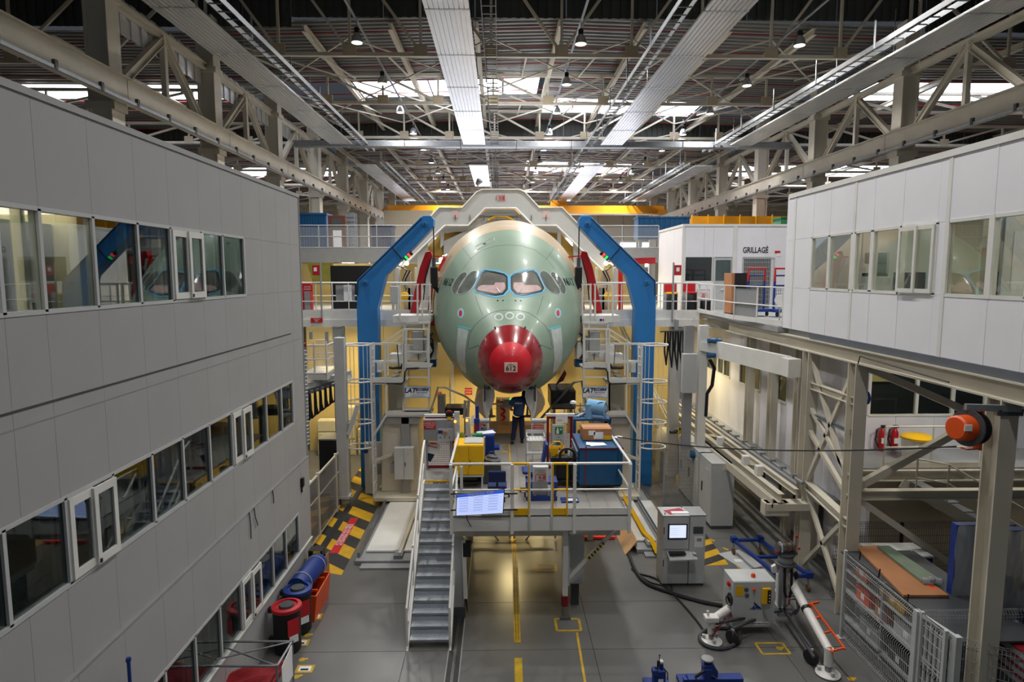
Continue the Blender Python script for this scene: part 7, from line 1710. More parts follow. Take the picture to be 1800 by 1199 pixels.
bx('saddle_frame', DGREY, tm, cc.x-.22, cc.y-.1, zz+.26, cc.x+.24, cc.y+.1, zz+.32); MB().tube(cc+V((.25, 0, zz+.3)), cc+V((.25, 0, zz+.68)), .014, 6).build('rod', STEEL, tm); MB().lathe([(.03, 0), (.035, .03), (.02, .06)], cc+V((.25, 0, zz+.64)), n=10).build('red_knob', RED, tm, smooth=True)
for dx, dz in ((-.24, .34), (.27, .42)): MB().lathe([(.03, 0), (.03, .03)], cc+V((dx, -.08, zz+dz)), (0, -1, 0), 10).build('red_cap', RED, tm)
MB().prism([cc+V(v) for v in ((-.28, -.02, zz-.2), (-.15, -.02, zz-.2), (-.12, -.02, zz-.05), (-.2, -.02, zz+.0), (-.3, -.02, zz-.06))], (0, .08, 0)).build('hinge_lug', W_, tm)
# three legs
def leg(p, q_, r0, r1, foot, nm='leg'):
    l = MB().tube(p, q_, r0, 14, r1).build(nm, W_, tm, smooth=True); f = V((foot[0], foot[1], 0))
    MB().tube((q_.x, q_.y, q_.z+.05), (q_.x, q_.y, .2), .085, 14).build('foot_column', W_, l, smooth=True); MB().tube((q_.x, q_.y, .2), (q_.x, q_.y, .07), .06, 12).build('jack_screw', STEEL, l, smooth=True)
    MB().lathe([(.24, .012), (.24, .03), (.2, .05), (.06, .07)], (q_.x, q_.y, 0), n=22).build('foot_disc', W_, l, smooth=True); MB().lathe([(.25, 0), (.25, .012)], (q_.x, q_.y, 0), n=22).build('foot_pad', BLACK, l)
    for k in range(3):
        an = k*2.1+.6; MB().tube((q_.x+.16*math.cos(an), q_.y+.16*math.sin(an), .04), (q_.x+.16*math.cos(an), q_.y+.16*math.sin(an), .13), .04, 8).build('foot_bolt', LGREY, l)
    return l
q1_ = V((*at(1455, 1185, Z=0).xy, .52)); p1_ = mp_(1393, 1026, yM-.05)
l1 = leg(p1_, q1_, .1, .085, q1_)
q2_ = V((*at(1250, 1128, Z=0).xy, .5)); p2_ = mp_(1296, 1060, 13.75); l2 = leg(p2_, q2_, .1, .09, q2_)
q3_ = cc+V((.5, 1.3, .5)); leg(cc+V((.1, .1, 1.3)), q3_, .1, .085, q3_)
MB().cbox(q2_+V((-.02, 0, .05)), .3, .22, .12).build('leg_bracket', W_, tm, bev=.02); MB().tube(q2_+V((-.08, 0, .1)), q2_+V((-.1, 0, .22)), .025, 8).build('pin', W_, tm)
MB().lathe([(.06, -.02), (.1, 0), (.1, .1), (.06, .14)], mp_(1392, 1018, yM), (.5, -.1, -.8), 14).build('leg_collar', W_, tm, smooth=True)
MB().prism([mp_(1396, 1010, yM-.1), mp_(1402, 1006, yM-.1), mp_(1404, 1016, yM-.1), mp_(1398, 1020, yM-.1)], (0, .06, 0)).build('lock_lever', BLACK, tm)
# orange frame on the right leg
dd = (q1_-p1_).normalized(); sd = dd.cross(V((0, -1, 0))).normalized(); fo = V((.12, -.16, .06))
u0, u1 = p1_.lerp(q1_, .33)+fo*.7, p1_.lerp(q1_, .99)+fo
for k in (-1, 1): MB().bar(u0+V((k*.03, 0, k*.02)), u1+V((k*.12, 0, k*.04)), .035).build('orange_frame_bar', ORANGE, tm)
for u, w in ((.02, .05), (.3, .09), (.62, .12), (.97, .2)): c = u0.lerp(u1, u); MB().bar(c+V((-w*.7, 0, -w*.2)), c+V((w*.7, 0, w*.2)), .032).build('orange_frame_bar', ORANGE, tm)
MB().bar(u0+V((-.14, 0, -.02)), u0+V((.2, 0, .05)), .04).build('orange_handle', ORANGE, tm); MB().lathe([(.108, -.04), (.108, .04)], p1_.lerp(q1_, .42), dd, 14).build('black_clamp', BLACK, tm)
# chassis and wheels
MB().bar(V((cc.x+.0, cc.y-.15, .34)), V((q1_.x-.25, q1_.y+.1, .3)), .05).build('chassis_bar', DGREY, tm); MB().bar(V((cc.x, cc.y-.1, .36)), V((q2_.x+.1, q2_.y, .42)), .05).build('chassis_bar', DGREY, tm); MB().cbox((cc.x, cc.y, .32), .34, .3, .22).build('chassis_block', GREY, tm, bev=.01)
for p in (at(1287, 1133, Z=0), at(1425, 1168, Z=0), V((cc.x+.3, cc.y+.8, 0))):
    w_ = MB().lathe([(.05, -.035), (.15, -.035), (.165, -.02), (.165, .02), (.15, .035), (.05, .035)], (p.x, p.y, .166), (.8, .6, 0), 20).build('wheel', RUBBER, tm, smooth=True); MB().bar((p.x, p.y, .36), (p.x+.02, p.y, .17), .05, .1).build('wheel_fork', GREY, w_)
    MB().bar((p.x, p.y, .36), (cc.x, cc.y, .36), .05).build('chassis_bar', DGREY, tm)
for k in range(4): MB().path([cc+V((.1, -.1, .9-.1*k)), cc+V((.2+.06*k, -.2, .7)), cc+V((.25, -.22-.02*k, .45)), cc+V((.1+.05*k, -.2, .3)), cc+V((-.05, -.1, .4))], .014, 5).build('grey_hose', GREY if k % 2 else DGREY, tm, smooth=True)
for k in range(5): MB().path([p2_+V((0, -.12, .0-.02*k)), p2_.lerp(q2_, .4+.08*k)+V((.05*(k-2), -.13, -.1)), q2_+V((.12-.04*k, -.12, -.15)), q2_+V((-.1+.06*k, -.12, -.3))], .008, 5).build('red_cable', mat('brown_red_cable', (120, 40, 36), .6), tm)
MB().bar(mp_(1385, 1040, yM), mp_(1386, 1062, yM), .06, .03).build('orange_plate', ORANGE, tm)
fcable('grey hose loop on the floor around the left foot of the tripod machine', [(1292, 1105), (1250, 1104), (1230, 1118), (1240, 1134), (1270, 1140), (1298, 1128), (1300, 1110)], .04, DGREY, 'floor_hose')
# bottom blue jacks
def P0(px, py, Y): return at(px, py, Y=Y)
bj = thing('blue_jack', 'blue floor jack with round grey pad at the bottom of the picture', 'jack', (*at(1240, 1230, Z=0).xy, 0))
Y_ = 11.6; c = at(1243, 1175, Y=Y_); zb = at(1250, 1192, Y=Y_).z
bx('beam', NBLUE, bj, at(1208, 1195, Y=Y_).x, Y_-.1, zb-.1, at(1304, 1195, Y=Y_).x, Y_+.1, zb+.04, .01); bx('mast', NBLUE, bj, c.x-.08, Y_-.12, .0, c.x+.06, Y_+.12, zb+.25, .02)
MB().prism([at(1236, 1172, Y=Y_-.1), at(1254, 1168, Y=Y_-.1), at(1263, 1182, Y=Y_-.1), at(1262, 1192, Y=Y_-.1), at(1248, 1192, Y=Y_-.1)], (0, .2, 0)).build('cover', NBLUE, bj, bev=.015)
zt = at(1243, 1160, Y=Y_).z; MB().lathe([(.1, 0), (.12, .01), (.12, .035), (.09, .05)], (c.x-.0, Y_, zt), n=20).build('pad', GREY, bj, smooth=True)
for dx in (-.05, .06): MB().tube((c.x+dx, Y_, zt), (c.x+dx, Y_, zb+.1), .014, 8).build('pin', STEEL, bj)
MB().tube(at(1222, 1190, Y=Y_-.15), at(1238, 1180, Y=Y_-.15), .03, 8).build('crank', BLACK, bj); MB().tube(at(1222, 1190, Y=Y_-.15), at(1226, 1196, Y=Y_-.2), .02, 8).build('crank_grip', BLACK, bj)
for k in range(3): MB().lathe([(.016, 0), (.016, .01)], at(1252+3*k, 1187+2*k, Y=Y_-.12), (0, -1, 0), 8).build('bolt', STEEL, bj)
for dx in (-.7, .7): bx('foot', NBLUE, bj, c.x+dx*.6-.1, Y_-.3, 0, c.x+dx*.6+.1, Y_+.3, .08); bx('foot_upright', NBLUE, bj, c.x+dx*.6-.04, Y_-.05, .08, c.x+dx*.6+.04, Y_+.05, zb)
bj2 = thing('blue_jack', 'narrow blue hydraulic jack with black lever, left of the padded one', 'jack', (*at(1157, 1235, Z=0).xy, 0))
c = at(1157, 1180, Y=Y_)
bx('body', NBLUE, bj2, c.x-.1, Y_-.1, 0, c.x+.13, Y_+.1, c.z+.05, .02); bx('motor', NBLUE, bj2, c.x-.14, Y_-.14, c.z-.02, c.x-.02, Y_, c.z+.1, .02); bx('cylinder_cap', LGREY, bj2, c.x+.03, Y_-.05, c.z+.18, c.x+.09, Y_+.05, c.z+.22); MB().tube((c.x+.06, Y_, c.z), (c.x+.06, Y_, c.z+.2), .04, 12).build('cylinder', NBLUE, bj2, smooth=True)
MB().bar((c.x-.04, Y_-.08, c.z-.02), (c.x-.03, Y_-.08, c.z+.27), .03).build('lever', BLACK, bj2); MB().tube((c.x+.0, Y_-.04, c.z+.1), (c.x+.01, Y_-.04, c.z+.36), .008, 6).build('rod', BLACK, bj2); MB().lathe([(.014, 0), (.018, .02), (.01, .03)], (c.x+.01, Y_-.04, c.z+.34), n=8).build('rod_knob', BLACK, bj2); MB().lathe([(.02, 0), (.02, .06)], (c.x-.04, Y_-.1, c.z+.14), (-1, 0, 0), 8).build('valve_knob', BLACK, bj2)
MB().path([(c.x+.08, Y_-.1, c.z+.12), (c.x+.15, Y_-.12, c.z+.05), (c.x+.16, Y_-.12, c.z-.1)], .012, 6).build('hose', BLACK, bj2); bx('emblem', PAPER, bj2, c.x-.02, Y_-.105, c.z-.16, c.x+.08, Y_-.1, c.z-.1); bx('base_plate', NBLUE, bj2, c.x-.25, Y_-.25, 0, c.x+.25, Y_+.25, .05)
# ------------------------------------------------------------------ fenced store at the right
FXx = 7.62
yA = at(1480, 1120, Z=0).y; HF = 2.0
fz = thing('wire_fence', 'grey wire mesh fence with folded ribs around the right store', 'fence', (FXx, 12, 0))
posts = [yA, yA-2.55, 10.1]
for y in posts: bx('post', LGREY, fz, FXx-.03, y-.03, 0, FXx+.03, y+.03, HF+.03); bx('post_foot', LGREY, fz, FXx-.08, y-.08, 0, FXx+.08, y+.08, .015)
def fence_panel(p, q_, h, par, m, nv, bends=(.08, 1.0, 1.85), nx=22):
    p, q_ = V(p), V(q_); n = (q_-p).cross(V((0, 0, 1))).normalized(); mb = MB()
    zs = []
    for z in bends: zs += [(z, 0), (z+.06, -.05), (z+.12, 0)]
    zs = sorted(zs+[(.03, 0), (h, 0)])
    N = int((q_-p).length/.055)
    for i in range(N+1):
        b = p.lerp(q_, i/N)
        for (z0, o0), (z1, o1) in zip(zs[:-1], zs[1:]): mb.bar(b+n*o0+V((0, 0, z0)), b+n*o1+V((0, 0, z1)), .006)
    z = .2
    while z < h: mb.bar(p+V((0, 0, z)), q_+V((0, 0, z)), .007); z += .2
    for zz, oo in zs: mb.bar(p+n*oo+V((0, 0, zz)), q_+n*oo+V((0, 0, zz)), .007)
    o = mb.build('mesh_panel', m, par); o['kind'] = 'stuff'
fence_panel((FXx, posts[0]-.04, 0), (FXx, posts[1]+.04, 0), HF, fz, LGREY, 40)
fence_panel((FXx, posts[1]-.04, 0), (FXx, posts[2]+.04, 0), HF, fz, LGREY, 20)
# slatted gate
gt = thing('slatted_gate', 'pale grey slatted gate standing ajar at the fence corner', 'gate', (8.0, 9.8, 0))
g0 = at(1614, 1073, Z=2.0); g1 = at(1683, 1118, Z=2.0)
g0 = V((g0.x, g0.y, 0)); g1 = V((g1.x, g1.y, 0))
for p, w_ in ((g0, .11), (g1, .11)): MB().bar(p, p+V((0, 0, 2.0)), w_).build('gate_post', LGREY, gt)
MB().bar(g0+V((0, 0, 1.96)), g1+V((0, 0, 1.96)), .06, .06).build('top_bar', LGREY, gt); MB().bar(g0+V((0, 0, .15)), g1+V((0, 0, .15)), .06, .06).build('bottom_bar', LGREY, gt)
for k in range(7): p = g0.lerp(g1, (k+1)/8); MB().bar(p+V((0, 0, .16)), p+V((0, 0, 1.94)), .035).build('slat', LGREY, gt)
fz2 = thing('wire_fence', 'dark wire mesh fence running behind the slatted gate', 'fence', (9, 10, 0))
fence_panel((g0.x+.1, g0.y+.05, 0), (10.4, g0.y+.1, 0), 1.95, fz2, GREY, 40); fence_panel((g1.x+.06, g1.y, 0), (g1.x+1.5, g1.y-.9, 0), 1.8, fz2, GREY, 20)
fence_panel((8.3, 15.0, 0), (12.0, 15.0, 0), 1.9, fz2, DGREY, 40)
for x in (10.0, 12.0): bx('post', BLACK, fz2, x-.03, 14.97, 0, x+.03, 15.03, 1.95)
# store shelf with orange and brown boxes behind the fence
shf = thing('storage_rack', 'low grey storage rack behind the wire fence holding the flat panels', 'rack', (8.7, 12.5, 0))
for y in (13.9, 12.4, 10.9):
    for x in (7.95, 9.5): bx('rack_post', GREY, shf, x, y-.03, 0, x+.05, y+.03, 1.72)
for z in (.15, .8, 1.3): bx('shelf', GREY, shf, 7.95, 10.9, z, 9.55, 13.9, z+.04)
bx('shelf', DGREY, shf, 7.9, 10.3, 1.66, 9.6, 13.95, 1.7)
for i, (y, z, l, m, d_) in enumerate(((13.2, .84, .5, ORANGE, 'orange plastic box, left on the middle rack shelf'), (13.3, 1.34, .45, mat('pale_orange', (216, 126, 70), .6), 'pale orange box on the top rack shelf'), (12.2, 1.34, .8, YEL, 'long yellow-brown box on the top rack shelf'), (12.9, .19, .7, GREY, 'grey box on the lowest rack shelf, left'), (11.7, .84, .8, LGREY, 'light grey box on the middle rack shelf, right'), (11.9, .19, .6, DGREY, 'dark box on the lowest rack shelf, middle'), (12.55, .84, .4, CARD, 'brown cardboard box in the middle of the rack'))):
    t = thing('storage_box', d_+' behind the fence', 'box', (8.2, y, z)); bx('body', m, t, 8.02, y-l/2, z, 8.6, y+l/2, z+.3, .012); bx('lid', m, t, 8.01, y-l/2-.01, z+.3, 8.61, y+l/2+.01, z+.33, .008); bx('label_sticker', PAPER, t, 8.015, y-.07, z+.08, 8.02, y+.07, z+.2)
fl_ = thing('flat_carton', 'large flat brown carton panel lying on the storage rack', 'board', (8.9, 12.3, 1.71))
c0 = [at(1505, 962, Z=1.74), at(1545, 960, Z=1.74), at(1668, 1048, Z=1.74), at(1588, 1048, Z=1.74)]
MB().prism([V((p.x, p.y, 1.705)) for p in c0], (0, 0, .06)).build('carton', CARD, fl_, bev=.01); MB().prism([V((p.x, p.y, 1.765)) for p in (c0[2].lerp(c0[0], .1), c0[2].lerp(c0[0], .17), c0[2].lerp(c0[0], .17)+(c0[3]-c0[2])*.1, c0[2].lerp(c0[0], .1)+(c0[3]-c0[2])*.1)], (0, 0, .004)).build('orange_label', mat('fluorescent_orange', (255, 84, 40), .6, var=0), fl_)
gp_ = thing('green_board', 'grey-green panel with crumpled film edge lying on the brown carton', 'board', (9.2, 12.5, 1.78))
c1 = [at(1542, 963, Z=1.78), at(1563, 962, Z=1.78), at(1650, 1020, Z=1.78), at(1620, 1024, Z=1.78)]
MB().prism([V((p.x, p.y, 1.772)) for p in c1], (0, 0, .05)).build('panel', mat('panel_green', (118, 136, 116), .5, var=.08), gp_)
MB().path([c1[3].lerp(c1[2], k/8)+V((.02*math.sin(k*3), -.05+.04*math.cos(k*5), .04+.02*math.sin(k*7))) for k in range(9)], .07, 8).build('crumpled_film', FILM, gp_, smooth=True)
for k in range(3):
    p = at((1511, 1545, 1595)[k], (975, 1005, 1050)[k], X=FXx+.05); tag(MB().bar((p.x, p.y, p.z-.12), (p.x+.02, p.y, p.z+.06), .02).build('black_peg', BLACK), f'black peg clipped over the fence top, {ORD[k] if k else "farthest"} of three' if k < 2 else 'black peg clipped over the fence top, nearest of three', 'peg')
wbx = thing('white_cabinet', 'low white cabinet with a blue-framed turquoise window behind the carton', 'cabinet', (10.0, 14.2, 0))
a, b = at(1590, 980, Y=13.7), at(1642, 1020, Y=13.7)
bx('body', LGREY, wbx, a.x-.6, 13.75, 0, b.x, 14.5, a.z, .01); bx('window_frame', NAVYD, wbx, a.x, 13.72, b.z-.1, b.x-.05, 13.75, a.z-.04); bx('turquoise_pane', mat('turquoise_pane', (20, 110, 130), .2, var=.1), wbx, a.x+.12, 13.71, b.z, b.x-.15, 13.72, a.z-.16)
# wrapped panels leaning at the far right
for i, (px0, px1, pt, Y, d_) in enumerate(((1682, 1755, 925, 11.9, 'left'), (1745, 1800, 935, 11.2, 'right'))):
    a, b = at(px0, pt, Y=Y), at(px1+30, pt, Y=Y)
    t = thing('wrapped_panel', f'tall panel wrapped in clear film with blue edges, the {d_} one in the store', 'panel', ((a.x+b.x)/2, Y, 0), 'film-wrapped panels'); bx('panel', mat('wrapped_grey', (132, 140, 150), .4, var=.1), t, a.x, Y, .05, b.x, Y+.12, a.z)
    for x in (a.x, b.x-.05): bx('blue_edge', NBLUE, t, x-.01, Y-.02, .03, x+.05, Y+.14, a.z+.02)
    bx('blue_edge', NBLUE, t, a.x, Y-.02, a.z-.03, b.x, Y+.14, a.z+.03); bx('foot', DGREY, t, a.x, Y-.1, 0, b.x, Y+.25, .05)
    mb = MB(); n = 12; vs = [(lerp(a.x-.03, b.x+.03, i_/n), Y-.05-.03*math.sin(i_*2.3+j*1.7), lerp(.1, a.z+.03, j/n)) for j in range(n+1) for i_ in range(n+1)]
    mb._add(vs, [(j*(n+1)+i_, j*(n+1)+i_+1, (j+1)*(n+1)+i_+1, (j+1)*(n+1)+i_) for j in range(n) for i_ in range(n)]).build('clear_film', FILM, t, smooth=True)
nb = thing('navy_container', 'large dark navy container box at the lower right edge', 'container', (9.8, 9.2, 0))
bx('body', mat('navy_paint', (26, 40, 74), .5, var=.08), nb, 9.0, 8.2, .1, 11.6, 9.9, 1.85, .02); bx('top', GREY, nb, 8.98, 8.18, 1.85, 11.62, 9.92, 1.9); bx('plinth', BLACK, nb, 9.1, 8.3, 0, 11.5, 9.8, .1)
nb2 = thing('dark_bin', 'dark navy bin with grey lid beside the striped stack', 'bin', (9.5, 11.2, 0)); bx('body', NAVYD, nb2, 9.75, 10.9, 0, 10.4, 11.6, 1.75, .02); bx('lid', GREY, nb2, 9.9, 10.95, 1.75, 10.35, 11.55, 2.1, .02)
for k in range(4):
    z = 1.0+k*.16; t = thing('flat_case', f'flat grey case with red edges, {["lowest", "second", "third", "topmost"][k]} in the stack in the store', 'case', (9.7, 10.3, z), 'stacked flat cases'); bx('body', GREY, t, 9.0, 10.0, z, 9.62, 10.75, z+.12, .01); bx('red_edge', DRED, t, 8.99, 10.0, z+.12, 9.63, 10.75, z+.15)
bx('stack_base', DGREY, shf, 9.0, 10.0, 0, 9.62, 10.75, 1.0)
# near right edge column with hazard
tag(bx('edge_post', LGREY, None, 9.35, 9.0, 0, 9.6, 9.25, 6.0), 'grey steel post at the right edge of the picture', 'post')
# ================================================================== BACKGROUND BEHIND THE JIG
bw = thing('wall_jig_back', 'yellow cream clad enclosure wall behind and below the nose', None, (.3, 28.5, 0), kind='structure')
BYY = 28.6
def bwp(x0, x1, z0, z1, y=BYY, m=YCREAM): bx('cladding_panel', m, bw, x0+.006, y, z0+.006, x1-.006, y+.1, z1-.006)
for x0, x1, z1 in ((-8.8, -7.6, 6.0), (-7.6, -6.4, 6.0), (-6.4, -5.3, 6.0), (-5.3, -4.3, 6.0), (-4.3, -3.2, 6.0), (-3.2, -2.2, 5.0), (-2.2, -1.2, 4.1), (-1.2, .3, 3.9), (.3, 1.7, 3.9), (1.7, 2.8, 4.3), (2.8, 3.8, 5.2), (3.8, 4.9, 6.0), (4.9, 6, 6.0), (6, 7, 6.0), (7, 8, 6.0)):
    bwp(x0, x1, 0, z1/2); bwp(x0, x1, z1/2, z1)
for x in (-4.3, -2.2, 2.8, 4.9): bx('corner_post', CREAM, bw, x-.08, BYY-.15, 0, x+.08, BYY, 5.8 if abs(x-.3) > 3 else 4.1)
# side enclosure walls running forward
for x, s in ((-5.9, -1), (6.3, 1)):
    for k in range(2):
        bx('cladding_panel', YCREAM, bw, x-.05, 26.6+k, 0, x+.05, 27.58+k, 5.9)
# walls above the walkway
up = thing('wall_upper_back', 'pale mezzanine wall strip above the fluorescent tubes', None, (-6, 33, 8), kind='structure')
bx('fascia', GREY, up, -12.5, 33, 8.7, -3.2, 33.2, 9.45); bx('fascia', GREY, up, 4.2, 33, 8.7, 8.2, 33.2, 9.45); bx('floor_plate', GREY, up, -12.5, 33.2, 9.3, -3.2, 38, 9.45); bx('floor_plate', GREY, up, 4.2, 33.2, 9.3, 12, 38, 9.45)
bx('back_wall', YCREAM, up, -12.5, 36, 3, -3.2, 36.1, 8.7); bx('back_wall', YCREAM, up, 3.8, 36, 3, 8.2, 36.1, 8.7); bx('deck', GREY, up, -12.5, 28.7, 6.35, -3.2, 36, 6.5); bx('deck', GREY, up, 3.8, 28.7, 6.35, 12, 36, 6.5)
for x0, x1 in ((-12.3, -3.4), (4.4, 8.2)):
    r_ = railing('mezzanine_railing', f'grey mesh guard railing along the far {"left" if x0 < 0 else "right"} mezzanine', 'railing', [(x0, 33, 9.45), (x1, 33, 9.45)], 1.15, LGREY, (.02, .5, 1.0), 1.6, .025)
    n = round((x1-x0)/1.6)
    for k in range(n):
        a = lerp(x0, x1, k/n)+.05; b = lerp(x0, x1, (k+1)/n)-.05
        o = wires(MB(), (a, 33.03, 9.5), (b-a, 0, 0), (0, 0, 1.0), 26, 16, .004).build('mesh_infill', LGREY, r_); o['kind'] = 'stuff'
# fluorescent tube fittings
tl = [(536, 455, 34), (551, 454.5, 33.5), (566, 456, 34), (582, 459, 35), (612, 461, 35), (630, 460, 35), (646, 455, 34), (662, 454, 34), (1062, 462, 35), (1085, 458, 34), (1120, 456, 34)]
for i, (px, py, Y) in enumerate(tl):
    p = at(px, py, Y=Y); t = thing('tube_light', f'lit fluorescent tube fitting, {"number " if False else ""}{["first", "second", "third", "fourth", "fifth", "sixth", "seventh", "eighth", "ninth", "tenth", "eleventh"][i]} from the left behind the walkways', 'lamp', p, 'fluorescent fittings behind the walkways')
    MB().tube(p+V((-.32, 0, 0)), p+V((.32, 0, 0)), .05, 8).build('tube', TUBE, t, smooth=True); bx('fitting', WHITE, t, p.x-.35, Y-.06, p.z+.06, p.x+.35, Y+.06, p.z+.14); MB().tube((p.x, Y, p.z+.14), (p.x, Y, 8.7), .015, 5).build('hanger', GREY, t)
tag(MB().prism([at(x, y, Y=31.5) for x, y in ((538, 461), (585, 462), (586, 500), (550, 500), (546, 482))], (0, .08, 0)).build('olive_curtain', mat('olive_curtain', (128, 124, 48), .8, var=.15, scale=3)), 'olive green curtain hanging behind the left walkway', 'curtain')
tag(MB().box(at(581, 490, Y=29.5).x, 29.5, 6.5, at(662, 490, Y=29.5).x, 29.6, at(600, 467, Y=29.5).z).build('black_screen', BLACK, bev=.01), 'wide black screen panel behind the left walkway', 'screen')
# machinery seen behind the walkways near the fuselage
for s, l in ((-1, 'left'), (1, 'right')):
    def q2(px, py, Y): return qp(s, px, py, Y)
    t = thing('machine_cluster', f'yellow-lit drilling machine with hoses behind the {l} walkway', 'machine', (q2(705, 545, 28).x, 28, 6.5), 'machines behind the walkways')
    for k, (x0, y0, x1, y1, m) in enumerate(((694, 470, 702, 545, LGREY), (708, 478, 722, 500, CREAMD), (716, 505, 726, 545, GREY), (728, 470, 733, 545, CREAM), (700, 515, 712, 545, YCREAM))):
        a, b = q2(x0, y0, 28), q2(x1, y1, 28); bx('housing', m, t, min(a.x, b.x), 28, 6.5, max(a.x, b.x), 28.4, a.z, .03)
    for k in range(4): MB().path([q2(700+5*k, 466+3*k, 27.8), q2(712+3*k, 476, 27.8), q2(706+2*k, 492, 27.8), q2(714, 505+4*k, 27.8)], .035, 6).build('hose', BLACK if k % 2 else CREAMD, t, smooth=True)
    a = q2(690, 480, 28.2); MB().tube((a.x, 28.2, 6.5), a, .06, 8).build('mast', CREAM, t, smooth=True); c = q2(712, 520, 27.7); MB().lathe([(.04, 0), (.18, .03), (.18, .2), (.04, .24)], c, (0, -1, 0), 14).build('yellow_motor', YEL, t, smooth=True)
    for px, py in ((703, 462), (715, 463)): MB().lathe([(.1, 0), (.09, .08), (.02, .1)], q2(px, py, 30), (0, -1, 0), 12).build('work_lamp', TUBE, t, smooth=True)
    MB().tube((a.x, 30, 6.5), (a.x, 30, q2(703, 462, 30).z), .03, 6).build('lamp_post', GREY, t)
# red post + fire points
def fire_point(lab, px, py0, py1, Y, side_):
    a, b = at(px, py0, Y=Y), at(px, py1, Y=Y); t = thing('fire_call_post', lab, 'call point', (a.x, Y, Z_MID)); MB().tube((a.x, Y, Z_MID-.35), (a.x, Y, a.z+.1), .035, 8).build('post', GREY, t); bx('red_box', RED, t, a.x+side_*.04 if side_ > 0 else a.x-.3, Y-.05, b.z, a.x+.3 if side_ > 0 else a.x-.04, Y+.1, a.z, .015); bx('label_sticker', PAPER, t, a.x+(.1 if side_ > 0 else -.24), Y-.056, b.z+.15, a.x+(.22 if side_ > 0 else -.12), Y-.05, b.z+.3)
fire_point('red fire alarm box on a grey post by the left walkway', 563, 466, 484, 24.5, -1); fire_point('red fire alarm box on a grey post by the right walkway', 1184, 466, 484, 24.5, 1)
MB()
tag(MB().tube(at(1091, 545, Y=27.5), at(1091, 470, Y=27.5), .1, 10).build('red_column', RED, smooth=True), 'slim red column behind the right walkway railing', 'post')
tag(MB().ibeam(at(1115, 459, Y=31), at(1152, 458, Y=31), .3, .2, .03).build('red_beam', RED), 'short red beam behind the right blue arm', 'beam')
t = red_sign('red plate on the left walkway edge', 546, 559, 567, 567, 24.45, ('CHARGE', 'MAX'))
t = red_sign('red notice plate on the far left railing of the walkway', 532, 501, 549, 512, 24.5, ('ACCES', 'INTERDIT'))
a, b = at(529, 512, Y=24.7), at(546, 547, Y=24.7); t = thing('red_cabinet', 'red and grey cabinet behind the far left railing', 'cabinet', (a.x, 24.9, Z_MID)); bx('body', RED, t, a.x, 24.8, b.z-.05, b.x, 25.1, a.z+.3); bx('front', GREY, t, a.x+.1, 24.78, b.z, b.x-.02, 24.8, a.z)
a, b = at(604, 501, Y=24.66), at(619, 529, Y=24.66); tag(bx('hanging_sheet', PAPER, None, a.x, 24.64, b.z, b.x, 24.65, a.z), 'white paper sheets fixed to the left walkway railing', 'paper')
a, b = at(590, 501, Y=24.68), at(624, 530, Y=24.68); tag(bx('grey_board', GREY, None, a.x, 24.67, b.z, b.x, 24.69, a.z), 'grey board behind the white sheets on the left walkway', 'board')
# waste bins on right walkway
def wbin(lab, px0, px1, pyt, m, Y=24.9):
    a, b = at(px0, pyt, Y=Y), at(px1, pyt, Y=Y); c = V(((a.x+b.x)/2, Y+.25, Z_MID-.1)); r = (b.x-a.x)/2; t = thing('waste_bin', lab, 'bin', c, 'bins on the right walkway'); h = a.z-c.z
    MB().lathe([(r*.9, 0), (r, .05), (r, h-.06), (r*.96, h-.05)], c, n=20).build('drum', BLACK, t, smooth=True); MB().lathe([(r*1.06, h-.05), (r*1.08, h), (r*.85, h+.02)], c, n=20).build('lid_ring', m, t, smooth=True)
    bx('sign_plate', SIGNR if m is not GREY else PAPER, t, a.x-.03, Y+.55, c.z+h+.02, b.x+.03, Y+.56, c.z+h+.34); bx('backboard', LGREY, t, a.x-.06, Y+.56, c.z, b.x+.06, Y+.6, c.z+h+.4)
    if m is GREY: logo(t, (c.x, Y+.54, c.z+h+.18), .2, SIGNR)
wbin('black waste bin with yellow rim and red plate on the right walkway', 1175, 1194, 515, YEL); wbin('black waste bin with red rim on the right walkway', 1209, 1228, 514, RED); wbin('black waste bin below the white logo board', 1235, 1253, 527, GREY)
# ------------------------------------------------------------------ white room GRILLAGE
rm = thing('wall_room', 'white panelled room with dark window and lettering GRILLAGE', None, (9, 24.5, Z_MID), kind='structure')
Yg = 24.9+2.2; Yg = 26.9
def rg(px, py): return at(px, py, Y=Yg)
xg0 = rg(1200, 450).x; zt = rg(1200, 398).z; xg1 = 14.0; z0 = 6.45
wa, wb2 = rg(1204, 452), rg(1252, 494); da, db = rg(1255, 452), rg(1286, 545)
ztop = wa.z
cs_ = [xg0, wa.x, (wa.x+wb2.x)/2+.2, wb2.x, rg(1291, 450).x, rg(1345, 450).x, rg(1384, 450).x, xg1]
for a, b in zip(cs_[:-1], cs_[1:]): bx('wall_panel', WALLR, rm, a+.004, Yg, ztop, b-.004, Yg+.1, zt)
bx('wall_panel', WALLR, rm, xg0, Yg, z0, wa.x, Yg+.1, ztop); bx('wall_panel', WALLR, rm, wa.x, Yg, z0, da.x, Yg+.1, wb2.z); bx('wall_panel', WALLR, rm, rg(1291, 450).x, Yg, z0, rg(1306, 450).x, Yg+.1, ztop); bx('wall_panel', WALLR, rm, rg(1357, 450).x, Yg, z0, xg1, Yg+.1, ztop)
bx('roof_edge_trim', WHITE, rm, xg0-.03, Yg-.03, zt, xg1, Yg+.3, zt+.1); bx('corner_strip', WHITE, rm, xg0-.04, Yg-.02, z0, xg0+.04, Yg+.05, zt); bx('cover_strip', WHITE, rm, rg(1291, 450).x-.08, Yg-.03, z0, rg(1291, 450).x+.08, Yg, zt)
yfar = 31.0
